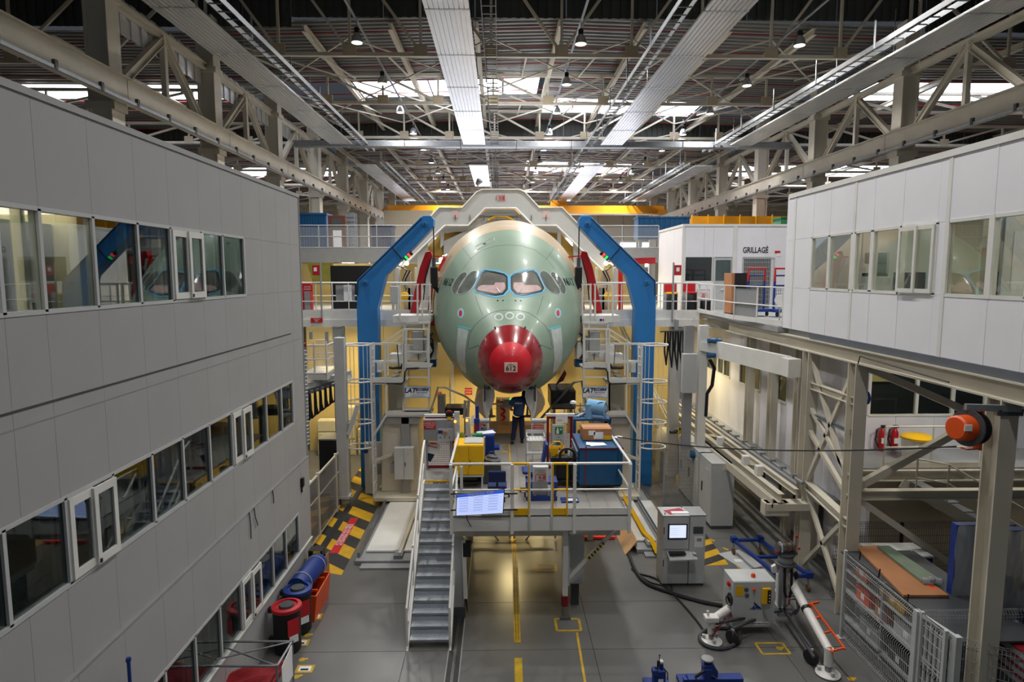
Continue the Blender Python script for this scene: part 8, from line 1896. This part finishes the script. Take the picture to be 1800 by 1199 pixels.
for k in range(3): bx('side_panel', WALLR, rm, xg0, lerp(Yg, yfar, k/3)+.005+(.1 if k == 0 else 0), z0, xg0+.1, lerp(Yg, yfar, (k+1)/3)-.005, zt)
bx('roof_edge_trim', WHITE, rm, xg0-.03, Yg+.3, zt, xg0+.2, yfar, zt+.1); bx('room_floor', GREY, rm, xg0, Yg, z0-.1, xg1, yfar, z0); bx('inner_back', DARKIN, rm, xg0+.1, Yg+2.5, z0, xg1, Yg+2.6, zt)
wi = thing('window_16', None, None, (wa.x, Yg, wb2.z), kind='structure'); MB().box(wa.x, Yg+.03, wb2.z, wb2.x, Yg+.05, wa.z).build('pane', GLASSD, wi)
for x in (wa.x, wb2.x): MB().box(x-.03, Yg-.02, wb2.z, x+.03, Yg+.08, wa.z).build('jamb', WHITE, wi)
dr = thing('door_1', None, None, (da.x, Yg, z0), kind='structure'); bx('door_leaf', LGREY, dr, da.x+.03, Yg+.02, z0, db.x-.03, Yg+.07, da.z-.03); bx('upper_glass', GLASSD, dr, da.x+.1, Yg+.005, da.z-1.0, db.x-.1, Yg+.02, da.z-.12); MB().tube((db.x-.5, Yg-.03, z0+1.0), (db.x-.25, Yg-.03, z0+1.0), .02, 6).build('door_handle', STEEL, dr)
for x in (da.x, db.x): bx('door_frame', WHITE, dr, x-.03, Yg-.02, z0, x+.03, Yg+.1, da.z)
text('GRILLAGÉ', (rg(1328, 440).x, Yg-.012, rg(1329, 440).z), .34, BLACK, rm, bold=.004, sx=.72)
gc = thing('cage_door', 'wire mesh cage door beneath the GRILLAGE lettering', 'cage', (rg(1330, 500).x, Yg, z0)); a, b = rg(1306, 453), rg(1357, 545)
for x in (a.x, b.x): bx('frame_post', LGREY, gc, x-.03, Yg-.02, z0, x+.03, Yg+.05, a.z)
bx('frame_rail', LGREY, gc, a.x, Yg-.02, a.z-.04, b.x, Yg+.04, a.z); o = wires(MB(), (a.x, Yg, z0), (b.x-a.x, 0, 0), (0, 0, a.z-z0), 22, 12, .006).build('wire_mesh', LGREY, gc); o['kind'] = 'stuff'
a, b = rg(1362, 441), rg(1371, 450); t = thing('extinguisher_sign', 'small red and white sign by the cage door', 'sign', (a.x, Yg, b.z)); bx('sign_plate', SIGNR, t, a.x, Yg-.02, a.z-.1, b.x, Yg, a.z); bx('lower_plate', PAPER, t, a.x+.1, Yg-.02, b.z-.02, b.x, Yg, a.z-.1)
# trolleys on the landing
for i, (px0, px1, pyt, lab, Y) in enumerate(((1316, 1345, 472, 'red and blue tubular trolley before the cage door', 22.6), (1363, 1392, 472, 'red and blue tubular trolley half hidden by the right office box', 22.2))):
    a, b = at(px0, pyt, Y=Y), at(px1, pyt, Y=Y); t = thing('tube_trolley', lab, 'trolley', ((a.x+b.x)/2, Y, Z_MID), 'red and blue trolleys'); zb_ = Z_MID+.2
    MB().path([(a.x, Y, a.z-.45), (a.x, Y, a.z), (b.x, Y, a.z), (b.x, Y, a.z-.45)], .045, 8).build('red_handle', RED, t, smooth=True)
    for x in (a.x, b.x): MB().tube((x, Y, zb_), (x, Y, a.z-.45), .045, 8).build('blue_upright', NBLUE, t, smooth=True)
    for z in (zb_, a.z-.6, a.z-.25): MB().tube((a.x, Y, z), (b.x, Y, z), .03, 8).build('blue_bar', NBLUE, t, smooth=True)
    bx('tray', NBLUE, t, a.x-.1, Y-.4, zb_-.05, b.x+.1, Y+.3, zb_+.05, .01)
    for x in (a.x, b.x): MB().lathe([(.08, -.03), (.08, .03)], (x, Y-.3, Z_MID+.08), (1, 0, 0), 12).build('castor', RUBBER, t)
    o = wires(MB(), (a.x, Y-.02, zb_+.05), (b.x-a.x, 0, 0), (0, 0, .8), 8, 6, .006).build('basket_mesh', DGREY, t); o['kind'] = 'stuff'
t = thing('brown_crate', 'dark brown open crate next to the trolley on the landing', 'crate', (at(1300, 500, Y=23).x, 23, Z_MID)); a, b = at(1287, 480, Y=23), at(1316, 548, Y=23)
bx('side_panel', CARD, t, a.x, 23, Z_MID, a.x+.1, 23.8, a.z); bx('inner_panel', BLACK, t, a.x+.1, 23.3, Z_MID, b.x, 23.4, a.z); bx('base', CARD, t, a.x, 23, Z_MID, b.x, 23.8, Z_MID+.05)
# landing deck and railings near the right office
ldk = thing('landing_deck', 'white landing deck linking the right walkway to the office box', None, (8.5, 20, 6.4), kind='structure')
xd = at(1228, 560, Y=24.6).x
bx('deck_plate', GREY, ldk, xd+.2, 17.95, 6.44, 12, 26.9, 6.6); MB().ibeam((xd+.2, 24.5, 6.2), (xd+1.6, 22.2, 6.2), .35, .2, .03).build('edge_beam', CREAM, ldk)
lp = [V((at(1228, 500, Y=24.58).x, 24.58, 6.62)), V((at(1297, 505, Y=20.6).x-.1, 20.6, 6.62)), V((8.1, 18.0, 6.62))]
railing('landing_railing', 'white railing round the landing before the right office box', 'railing', lp, 1.1, WHITE, toe=.15, spacing=1.1)
t = thing('kick_panel', 'grey sheet panel fixed inside the landing railing', 'panel', lp[1]); MB().quad(lp[1]+V((.05, .03, .08)), lp[1].lerp(lp[2], .5)+V((.05, .03, .08)), lp[1].lerp(lp[2], .5)+V((.05, .03, 1.02)), lp[1]+V((.05, .03, 1.02)), .02).build('sheet', GREY, t); bx('foot', GREY, t, lp[1].x+.03, lp[1].y-.02, 6.6, lp[1].x+.08, lp[1].y+.04, 6.72)
c = at(1372, 528, Y=18.9); t = thing('round_mirror', 'white round disc on the landing rail', 'disc', c); MB().lathe([(.16, 0), (.17, .01), (.17, .03), (.16, .04)], c, (-.6, -.8, 0), 20).build('disc', WHITE, t, smooth=True); MB().bar(c+V((.0, .03, 0)), V((c.x, c.y+.03, 6.6)), .03).build('stem', GREY, t)
# blue container boxes on the mezzanine tops
for i, (px0, px1, py0, py1, Y, m, lab) in enumerate(((526, 574, 376, 400, 36, DBLUE, 'long blue container on the far left mezzanine'), (653, 688, 397, 406, 36, NAVYD, 'low dark blue box on the far mezzanine by the left arm'), (1122, 1212, 382, 400, 40, DBLUE, 'long blue ribbed container above the right walkway'))):
    a, b = at(px0, py0, Y=Y), at(px1, py1, Y=Y); t = thing('blue_container', lab, 'container', ((a.x+b.x)/2, Y, b.z-.5)); zb_ = 9.46 if i < 2 else 10.3
    bx('body', m, t, a.x, Y, zb_, b.x, Y+1.2, a.z); n = 10
    for k in range(n): bx('rib', m, t, lerp(a.x, b.x, (k+.3)/n), Y-.05, zb_+.05, lerp(a.x, b.x, (k+.6)/n), Y, a.z-.05)
    bx('top_frame', m, t, a.x-.05, Y-.06, a.z-.05, b.x+.05, Y+1.25, a.z+.05); bx('support', GREY, t, a.x+.1, Y+.1, 9.45 if i < 2 else 0, a.x+.3, Y+.4, zb_); bx('support', GREY, t, b.x-.3, Y+.1, 9.45 if i < 2 else 0, b.x-.1, Y+.4, zb_)
a, b = at(576, 379, Y=35.5), at(607, 404, Y=35.5); t = thing('brown_display', 'brown framed display board with white sheet on the far left mezzanine', 'board', (a.x, 35.5, 9.46)); bx('board_panel', mat('brown_board', (96, 50, 32), .6, var=.1), t, a.x, 35.5, 9.46, b.x, 35.6, a.z); bx('dark_screen', DGREY, t, a.x+.2, 35.48, a.z-.75, b.x-.2, 35.5, a.z-.15); bx('white_sheet', PAPER, t, lerp(a.x, b.x, .28), 35.46, 9.6, lerp(a.x, b.x, .78), 35.48, a.z-.8)
t = thing('wire_racking', 'tall silver wire racking on the far left mezzanine', 'rack', (at(615, 400, Y=36).x, 36, 9.46)); a, b = at(607, 374, Y=36), at(623, 404, Y=36)
o = wires(MB(), (a.x, 36, 9.46), (b.x-a.x, 0, 0), (0, 0, a.z-9.46), 5, 8, .025).build('wire_grid', GALV, t); o = wires(MB(), (a.x, 36.6, 9.46), (b.x-a.x, 0, 0), (0, 0, a.z-9.46), 5, 8, .025).build('wire_grid', GALV, t)
a, b = at(1243, 380, Y=44), at(1384, 400, Y=44)
t = thing('yellow_container', 'long yellow gantry beam with guard rails behind the white room', 'gantry', ((a.x+b.x)/2, 44, 0)); bx('girder', CRANEY, t, at(1215, 380, Y=44).x, 44, 10.6, at(1384, 380, Y=44).x+3, 44.6, a.z); 
for k in range(7): x = lerp(at(1215, 380, Y=44).x, at(1384, 380, Y=44).x, k/6); bx('guard_post', YEL, t, x, 43.85, 10.6, x+.06, 43.95, a.z+.1)
for x in (at(1215, 380, Y=44).x, at(1384, 380, Y=44).x+2): bx('support', CREAM, t, x, 44.1, 0, x+.4, 44.5, 10.6)
a, b = at(1373, 384, Y=34), at(1390, 400, Y=34); t = thing('green_container', 'green container end beyond the white room', 'container', (a.x, 34, 9.9)); bx('body', mat('container_green', (70, 150, 100), .5), t, a.x, 34, zt+.1, b.x+1.5, 35, a.z); bx('roof_edge', GREEN, t, a.x-.05, 33.95, a.z, b.x+1.5, 35.05, a.z+.08); bx('stand', GREY, t, a.x, 34.2, 0, b.x+1.5, 34.8, zt+.1)
a, b = at(720, 368, Y=62), at(770, 398, Y=62); tag(bx('white_partition', BEIGE, None, a.x-2.5, 62, 0, a.x+2.2, 62.2, a.z-.1), 'pale partition screen far behind the left of the gangway', 'partition')
# ------------------------------------------------------------------ left low background (below walkway)
sc_ = thing('mesh_lift_basket', 'white mesh lift basket hanging below the left walkway', 'basket', (at(560, 655, Y=22.6).x, 22.6, at(560, 655, Y=22.6).z))
a, b = at(530, 607, Y=22.4), at(575, 656, Y=22.4); Yb = 24.2
x0, x1 = a.x, b.x
for (p, q_) in (((x0, 22.4), (x1, 22.4)), ((x1, 22.4), (x1, Yb)), ((x0, Yb), (x1, Yb))):
    for z in (a.z, (a.z+b.z)/2, b.z): MB().tube((*p, z), (*q_, z), .03, 6).build('rail', WHITE, sc_, smooth=True)
    o = wires(MB(), (*p, b.z), (q_[0]-p[0], q_[1]-p[1], 0), (0, 0, a.z-b.z), 22, 20, .004).build('mesh_infill', LGREY, sc_); o['kind'] = 'stuff'
for p in ((x0, 22.4), (x1, 22.4), (x1, Yb), (lerp(x0, x1, .5), 22.4)): MB().tube((*p, b.z-.1), (*p, a.z+.15), .03, 6).build('post', WHITE, sc_, smooth=True)
bx('floor_frame', WHITE, sc_, x0, 22.4, b.z-.25, x1, Yb, b.z); MB().ibeam((x0, 22.2, b.z-.5), (x1+.6, 23.5, b.z-.2), .3, .2, .03).build('support_beam', WHITE, sc_); MB().tube((x0+.6, 22.5, b.z-.25), (x0+.6, 22.5, b.z-.7), .03, 6).build('chain_rod', GREY, sc_)
bx('hanger', GREY, sc_, x0+.1, 23, a.z+.15, x0+.2, 23.1, Z_MID-.6); bx('hanger', GREY, sc_, x1-.2, 23, a.z, x1-.1, 23.1, Z_MID-.6)
fs = thing('festoon_cables', 'row of black festoon cables hanging in loops below the lift basket', 'cable', (at(560, 700, Y=22).x, 22, at(560, 690, Y=22).z))
MB().bar(at(533, 690, Y=21.4), at(600, 668, Y=23.5), .08, .12).build('festoon_rail', DGREY, fs)
p = at(590, 672, Y=23.2); bx('hanger', GREY, fs, p.x-.05, 24.5, p.z, p.x+.05, 24.62, 6.1); bx('hanger_arm', GREY, fs, p.x-.05, 23.1, p.z, p.x+.05, 24.6, p.z+.08)
for k in range(8):
    u = k/7; p = at(533, 692, Y=21.4).lerp(at(596, 672, Y=23.4), u+.02); L = lerp(1.0, .5, u)
    MB().path([p, p+V((.02, 0, -L*.7)), p+V((.08, 0, -L)), p+V((.15, .1, -L*.9)), p+V((.16, .1, -.05))], .05, 6).build('cable_loop', BLACK, fs, smooth=True); MB().cbox(p+V((.06, 0, .0)), .14, .1, .1).build('trolley', GALV, fs)
dct = thing('flexible_duct', 'ribbed silver flexible duct running down the corner of the left office block', 'duct', (-5.0, 16.3, 0))
p = at(529, 600, Y=16.6); 
pts = [(p.x, 16.6, z*.1+3.6) for z in range(0, 26)]
MB().path(pts, .12, 12).build('hose', GALV, dct, smooth=True)
for i in range(0, 26): MB().torus((p.x, 16.6, 3.6+i*.1), (0, 0, 1), .125, .015, 12, 4).build('ring', GALV, dct)
MB().lathe([(.14, 0), (.14, .1)], (p.x, 16.6, 6.2), n=12).build('red_collar', DRED, dct); bx('bracket', GREY, dct, p.x-.2, 16.05, 6.1, p.x, 16.6, 6.18)
# left barrier with clear plastic sheets
bar_ = thing('plastic_barrier', 'clear plastic safety barrier along the hazard hatching', 'barrier', (-5.5, 19, 0))
ys = [17.0, 18.9, 21.0, 22.9]
xB_ = lambda y: -5.62
for y in ys: bx('post', CREAM, bar_, xB_(y)-.04, y-.04, 0, xB_(y)+.04, y+.04, 2.05)
for a, b in zip(ys[:-1], ys[1:]):
    bx('clear_sheet', PLEXI, bar_, xB_(a)-.008, a+.05, .12, xB_(a)+.008, b-.05, 1.95); bx('top_bar', CREAM, bar_, xB_(a)-.025, a+.04, 1.95, xB_(a)+.025, b-.04, 2.0); bx('lower_bar', CREAM, bar_, xB_(a)-.025, a+.04, .07, xB_(a)+.025, b-.04, .12); bx('middle_bar', CREAM, bar_, xB_(a)-.02, a+.04, 1.3, xB_(a)+.02, b-.04, 1.33)
t = thing('fabric_bundle', 'pale round bundle stored behind the clear plastic barrier', 'bundle', (-6.3, 19.8, 0)); MB().lathe([(.1, 0), (.3, .05), (.34, .35), (.25, .6), (.05, .7)], (-6.2, 20.0, .75), n=16).build('bundle', mat('cream_cloth', (214, 204, 190), .9), t, smooth=True); bx('pallet', DBLUE, t, -6.7, 18.6, 0, -5.8, 20.7, .75); bx('yellow_cover', YEL, t, -6.4, 18.5, .75, -5.9, 18.9, .8)
col = thing('inclined_column', 'grey support column standing on the hazard hatching by the left ladder', 'column', (at(603, 900, Z=0).x, at(603, 900, Z=0).y, 0))
p = at(604, 893, Z=0); bx('shaft', LGREY, col, p.x-.18, p.y, .4, p.x+.16, p.y+.35, 5.95); bx('collar', LGREY, col, p.x-.25, p.y-.05, .33, p.x+.23, p.y+.4, .42); MB().tube((p.x, p.y+.15, .12), (p.x, p.y+.15, .35), .13, 12).build('jack', GREY, col, smooth=True); MB().cbox((p.x, p.y+.15, .06), .34, .34, .12).build('foot', STEEL, col)
MB().bar((p.x+.2, p.y+.1, 2.6), (at(627, 715, Y=p.y).x, p.y+.2, at(627, 715, Y=p.y).z), .14).build('strut', LGREY, col)
t = thing('black_box_cover', 'black box with grey lid behind the clear barrier', 'box', (at(578, 780, Y=22).x, 23.5, 0)); a, b = at(560, 772, Y=23.3), at(594, 800, Y=23.3); bx('body', BLACK, t, a.x, 23.3, 0, b.x, 24.3, a.z-.05); bx('lid', GREY, t, a.x-.02, 23.28, a.z-.05, b.x+.02, 24.32, a.z)
for k, (x0, x1, z1) in enumerate(((-8.2, -7.3, 1.6), (-7.2, -6.5, 2.2), (-6.4, -6.0, 1.2))):
    t = thing('yellow_lit_cupboard', f'cream cupboard lit yellow at the foot of the enclosure wall, {["left", "middle", "right"][k]} one', 'cupboard', ((x0+x1)/2, 27.8, 0), 'cream cupboards by the enclosure'); bx('body', CREAMIN, t, x0, 27.8, 0, x1, 28.3, z1, .01)
    for j in range(3): bx('drawer', CREAMIN, t, x0+.03, 27.77, .05+j*z1/3, x1-.03, 27.8, (j+1)*z1/3-.03, .008)
# ------------------------------------------------------------------ right low background
t = thing('pressure_tank', 'cream cylindrical tank behind the right caged ladder', 'tank', (at(1175, 780, Y=24).x, 25.2, 0)); c = at(1175, 775, Y=25.2); MB().lathe([(.05, 0), (.4, .06), (.55, .2), (.55, 1.2), (.4, 1.34), (.05, 1.4)], (c.x-.5, 25.2, c.z), (1, .2, 0), 22).build('vessel', CREAM, t, smooth=True)
for dx in (-.3, .5): bx('saddle', GREY, t, c.x+dx-.08, 25.0, 0, c.x+dx+.08, 25.7, c.z-.4)
st2 = thing('access_stair', 'pale access stair with sloping handrail behind the right ladder', 'stairs', (6.0, 26, 0))
for k in range(14):
    u = k/13; bx('tread', CREAM, st2, lerp(7.4, 4.9, u)-.15, 25.6, lerp(.3, 5.2, u), lerp(7.4, 4.9, u)+.15, 26.4, lerp(.3, 5.2, u)+.04)
for y in (25.6, 26.4): MB().bar((7.55, y, .15), (4.8, y, 5.3), .05, .25).build('stringer', CREAM, st2); MB().bar((7.5, y, 1.2), (4.8, y, 6.3), .06).build('handrail', WHITE, st2)
rb = thing('yellow_robot', 'yellow robot arm behind the mesh fence right of the ladder', 'robot', (at(1210, 850, Y=23).x, 23.6, 0)); c = V((at(1205, 850, Y=23.6).x, 23.6, 0))
MB().lathe([(.35, 0), (.35, .3), (.25, .5), (.22, .7)], c, n=18).build('base', YEL, rb, smooth=True); MB().bar(c+V((0, 0, .7)), c+V((.15, 0, 1.7)), .3, .26).build('lower_arm', YEL, rb, bev=.04); MB().lathe([(.2, -.2), (.22, 0), (.2, .2)], c+V((.15, 0, 1.75)), (0, 1, 0), 16).build('elbow', YEL, rb, smooth=True); MB().bar(c+V((.15, 0, 1.8)), c+V((-.45, -.2, 2.2)), .22, .2).build('upper_arm', YEL, rb, bev=.04); MB().lathe([(.1, 0), (.12, .1), (.06, .3)], c+V((-.45, -.2, 2.2)), (-1, -.3, -.2), 12).build('wrist', DGREY, rb, smooth=True)
MB().path([c+V((.2, -.2, .8)), c+V((.4, -.3, 1.4)), c+V((.1, -.3, 2.1)), c+V((-.4, -.3, 2.3))], .04, 6).build('cable_hose', BLACK, rb, smooth=True); bx('label_sticker', BLACK, rb, c.x-.05, 23.44, 1.2, c.x+.1, 23.46, 1.5)
mf = thing('mesh_fence', 'dark wire mesh guard fence between the right ladder and the grey cabinets', 'fence', (at(1190, 890, Z=0).x, at(1190, 890, Z=0).y, 0)); a, b = at(1166, 893, Z=0), at(1224, 893, Z=0); zt_ = at(1190, 792, Y=a.y).z
o = wires(MB(), (a.x, a.y, .05), (b.x-a.x, 0, 0), (0, 0, zt_), 30, 16, .005).build('wire_mesh', GREY, mf); o['kind'] = 'stuff'
for x in (a.x, b.x): bx('post', GREY, mf, x-.03, a.y-.03, 0, x+.03, a.y+.03, zt_+.08)
bx('base_panel', GREY, mf, a.x, a.y+.03, 0, b.x, a.y+.05, .12)
hp = thing('hanging_hoses', 'black hoses looped on a bar below the right walkway', 'hoses', at(1175, 585, Y=24)); p = at(1170, 583, Y=24.2)
MB().bar(p+V((-.2, 0, 0)), p+V((1.1, 0, .05)), .05).build('hook_bar', DGREY, hp)
for k in range(4): MB().path([p+V((.0+.2*k, 0, 0)), p+V((-.03+.2*k, 0, -.7)), p+V((.05+.22*k, 0, -1.3-.1*k)), p+V((.12+.2*k, .05, -.6)), p+V((.1+.2*k, .05, 0))], .04, 6).build('hose', BLACK, hp, smooth=True)
bx('hanger', GREY, hp, p.x+.4, 24.2, p.z, p.x+.5, 24.6, 6.35)
# behind the nose: struts, black machine, props
bmx = thing('black_machine', 'wide black covered machine on grey legs right of the nose', 'machine', (at(1003, 700, Y=23).x, 23, 0)); a, b = at(968, 686, Y=23), at(1012, 720, Y=23)
bx('body', BLACK, bmx, a.x, 23, b.z, b.x, 24.5, a.z, .05); bx('keyboard_lip', DGREY, bmx, a.x+.1, 22.8, b.z+.1, b.x-.1, 23, b.z+.25)
for x in (a.x+.1, b.x-.2): bx('leg', GREY, bmx, x, 23.2, 0, x+.1, 24.3, b.z)
MB().path([(a.x-.5, 23, b.z-.5), (b.x-.1, 22.9, a.z+.3), (b.x+.2, 22.9, a.z+.35), (b.x+.4, 22.9, b.z)], .05, 6).build('guard_rail', STEEL, bmx, smooth=True)
lm = thing('grey_machine', 'grey electric cabinet with rails left of the nose gear', 'machine', (at(785, 715, Y=23).x, 23, 0)); a, b = at(769, 696, Y=23), at(782, 720, Y=23); bx('body', GREY, lm, a.x, 23, 0, b.x, 23.4, a.z); bx('black_shelf', BLACK, lm, b.x, 23, b.z-.2, b.x+.85, 23.8, b.z+.05); bx('shelf_leg', DGREY, lm, b.x+.7, 23.2, 0, b.x+.8, 23.4, b.z-.2)
MB().path([at(757, 722, Y=22.7), at(765, 698, Y=22.7), at(770, 681, Y=22.7), at(782, 681, Y=22.7), at(818, 697, Y=22.7), at(838, 712, Y=22.7)], .04, 6).build('guard_rail', CREAM, lm, smooth=True)
for px in (818, 824): MB().bar(at(px, 704, Y=22.8), at(px-2, 735, Y=22.8), .1).build('strut', LGREY, lm)
for lab, px0, py0, px1, py1 in (('red plate on the enclosure wall under the left flank', 817, 682, 830, 694), ('small red plate on the enclosure wall beside the left stand', 766, 689, 776, 694)): red_sign(lab, px0, py0, px1, py1, 28.55, ('DANGER', 'STOP'))
rp_ = thing('red_flag_prop', 'red remove-before-flight bracket on the lower right flank', 'bracket', at(990, 662, Y=23.6)); MB().prism([at(x, y, Y=23.6) for x, y in ((993, 651), (996, 657), (990, 670), (978, 675), (982, 668))], (0, .15, 0)).build('plate', DRED, rp_); MB().bar(at(985, 668, Y=23.7), at(978, 676, Y=24), .05).build('stem', DRED, rp_)
# prop under the gear bay with red twist
gp2 = thing('nose_prop', 'cream equipment column with a red spiral hose under the nose', 'column', (at(885, 740, Y=24.5).x, 24.5, 0)); a, b = at(872, 702, Y=24.5), at(896, 745, Y=24.5); bx('body', CREAM, gp2, a.x, 24.5, 0, b.x, 24.9, a.z)
pts = [V((at(884, 735, Y=24.4).x+.07*math.cos(k*.9), 24.38+.07*math.sin(k*.9), lerp(1.7, 3.2, k/40))) for k in range(41)]
MB().path(pts, .05, 6).build('red_spiral', RED, gp2, smooth=True); MB().cbox(at(884, 710, Y=24.45), .5, .08, .1).build('black_slot', BLACK, gp2); bx('foot', DGREY, gp2, a.x-.1, 24.4, 0, b.x+.1, 25, .1)
tag(MB().box(at(857, 720, Y=24).x, 24, at(857, 712, Y=24).z, at(903, 720, Y=24).x, 24.06, at(857, 709, Y=24).z).box(at(860, 720, Y=24).x, 24, 0, at(862, 720, Y=24).x, 24.06, at(857, 712, Y=24).z).build('cross_rail', LGREY), 'light grey cross rail under the nose', 'rail')
bx('green_exit_lamp', mat('exit_green', (60, 230, 120), .4, var=0, emit=1.5), gp2, at(896, 703, Y=24.4).x, 24.45, at(896, 706, Y=24.4).z, at(902, 703, Y=24.4).x, 24.5, at(896, 702, Y=24.4).z)
# gate frame under the platform and red tray
ug = thing('under_gate', 'cream double gate frame with diagonal braces under the platform', 'gate', (.3, 18.6, 0)); Y = 18.6
for px in (826, 896, 904, 976): MB().bar(at(px, 930, Y=Y), V((at(px, 930, Y=Y).x, Y, .05)), .06).build('upright', CREAM, ug)
for z in (.75, .28): MB().bar((at(826, 0, Y=Y).x, Y, z), (at(976, 0, Y=Y).x, Y, z), .06).build('rail', CREAM, ug)
for a, b in (((860, 930), (896, 972)), ((940, 930), (904, 972))): MB().bar(at(*a, Y=Y), at(*b, Y=Y), .05).build('brace', CREAM, ug)
mat_ = thing('floor_mats', 'yellow painted floor area with lines under the platform', 'floor marking', (.3, 20, 0), kind='structure'); bx('painted_area', mat('ochre_floor', (176, 150, 70), .5, var=.12, scale=2), mat_, -1.35, 19.0, 0, 1.95, 28, .004)
tr = thing('red_tray', 'bright red tray lying on the floor right of the platform leg', 'tray', at(1047, 945, Z=0)); c = at(1047, 943, Z=0); bx('body', mat('neon_red', (250, 60, 44), .45, var=.05), tr, at(1016, 948, Z=0).x, c.y-.25, 0, at(1080, 948, Z=0).x, c.y+.35, .06, .02); bx('rim', mat('neon_red', (250, 60, 44)), tr, at(1016, 948, Z=0).x-.03, c.y-.28, .05, at(1080, 948, Z=0).x+.03, c.y-.2, .1)
# warm working lights below the jig
for x, y, z, p, s_ in ((-1.2, 26.5, 3.6, 60, .6), (1.8, 26.5, 3.6, 60, .6), (-7, 26.0, 5.5, 110, .8), (7.2, 25.0, 5.4, 80, .6), (-7, 31.5, 8.2, 90, .8), (5.5, 31.5, 8.2, 90, .8), (.3, 20.0, 2.1, 45, .5)):
    area('work_light', (x, y, z), s_, p*WARM_W/100, (1, .78, .38))
# ------------------------------------------------------------------ lettering curves become meshes
bpy.context.view_layer.update()
dg = bpy.context.evaluated_depsgraph_get()
for o in TEXTS:
    me = bpy.data.meshes.new_from_object(o.evaluated_get(dg)); n = o.name; o.name = 'old'
    k = bpy.data.objects.new(n, me); COL.objects.link(k); k.parent = o.parent
    k.location = o.location; k.rotation_euler = o.rotation_euler; k.scale = o.scale
    bpy.data.objects.remove(o)
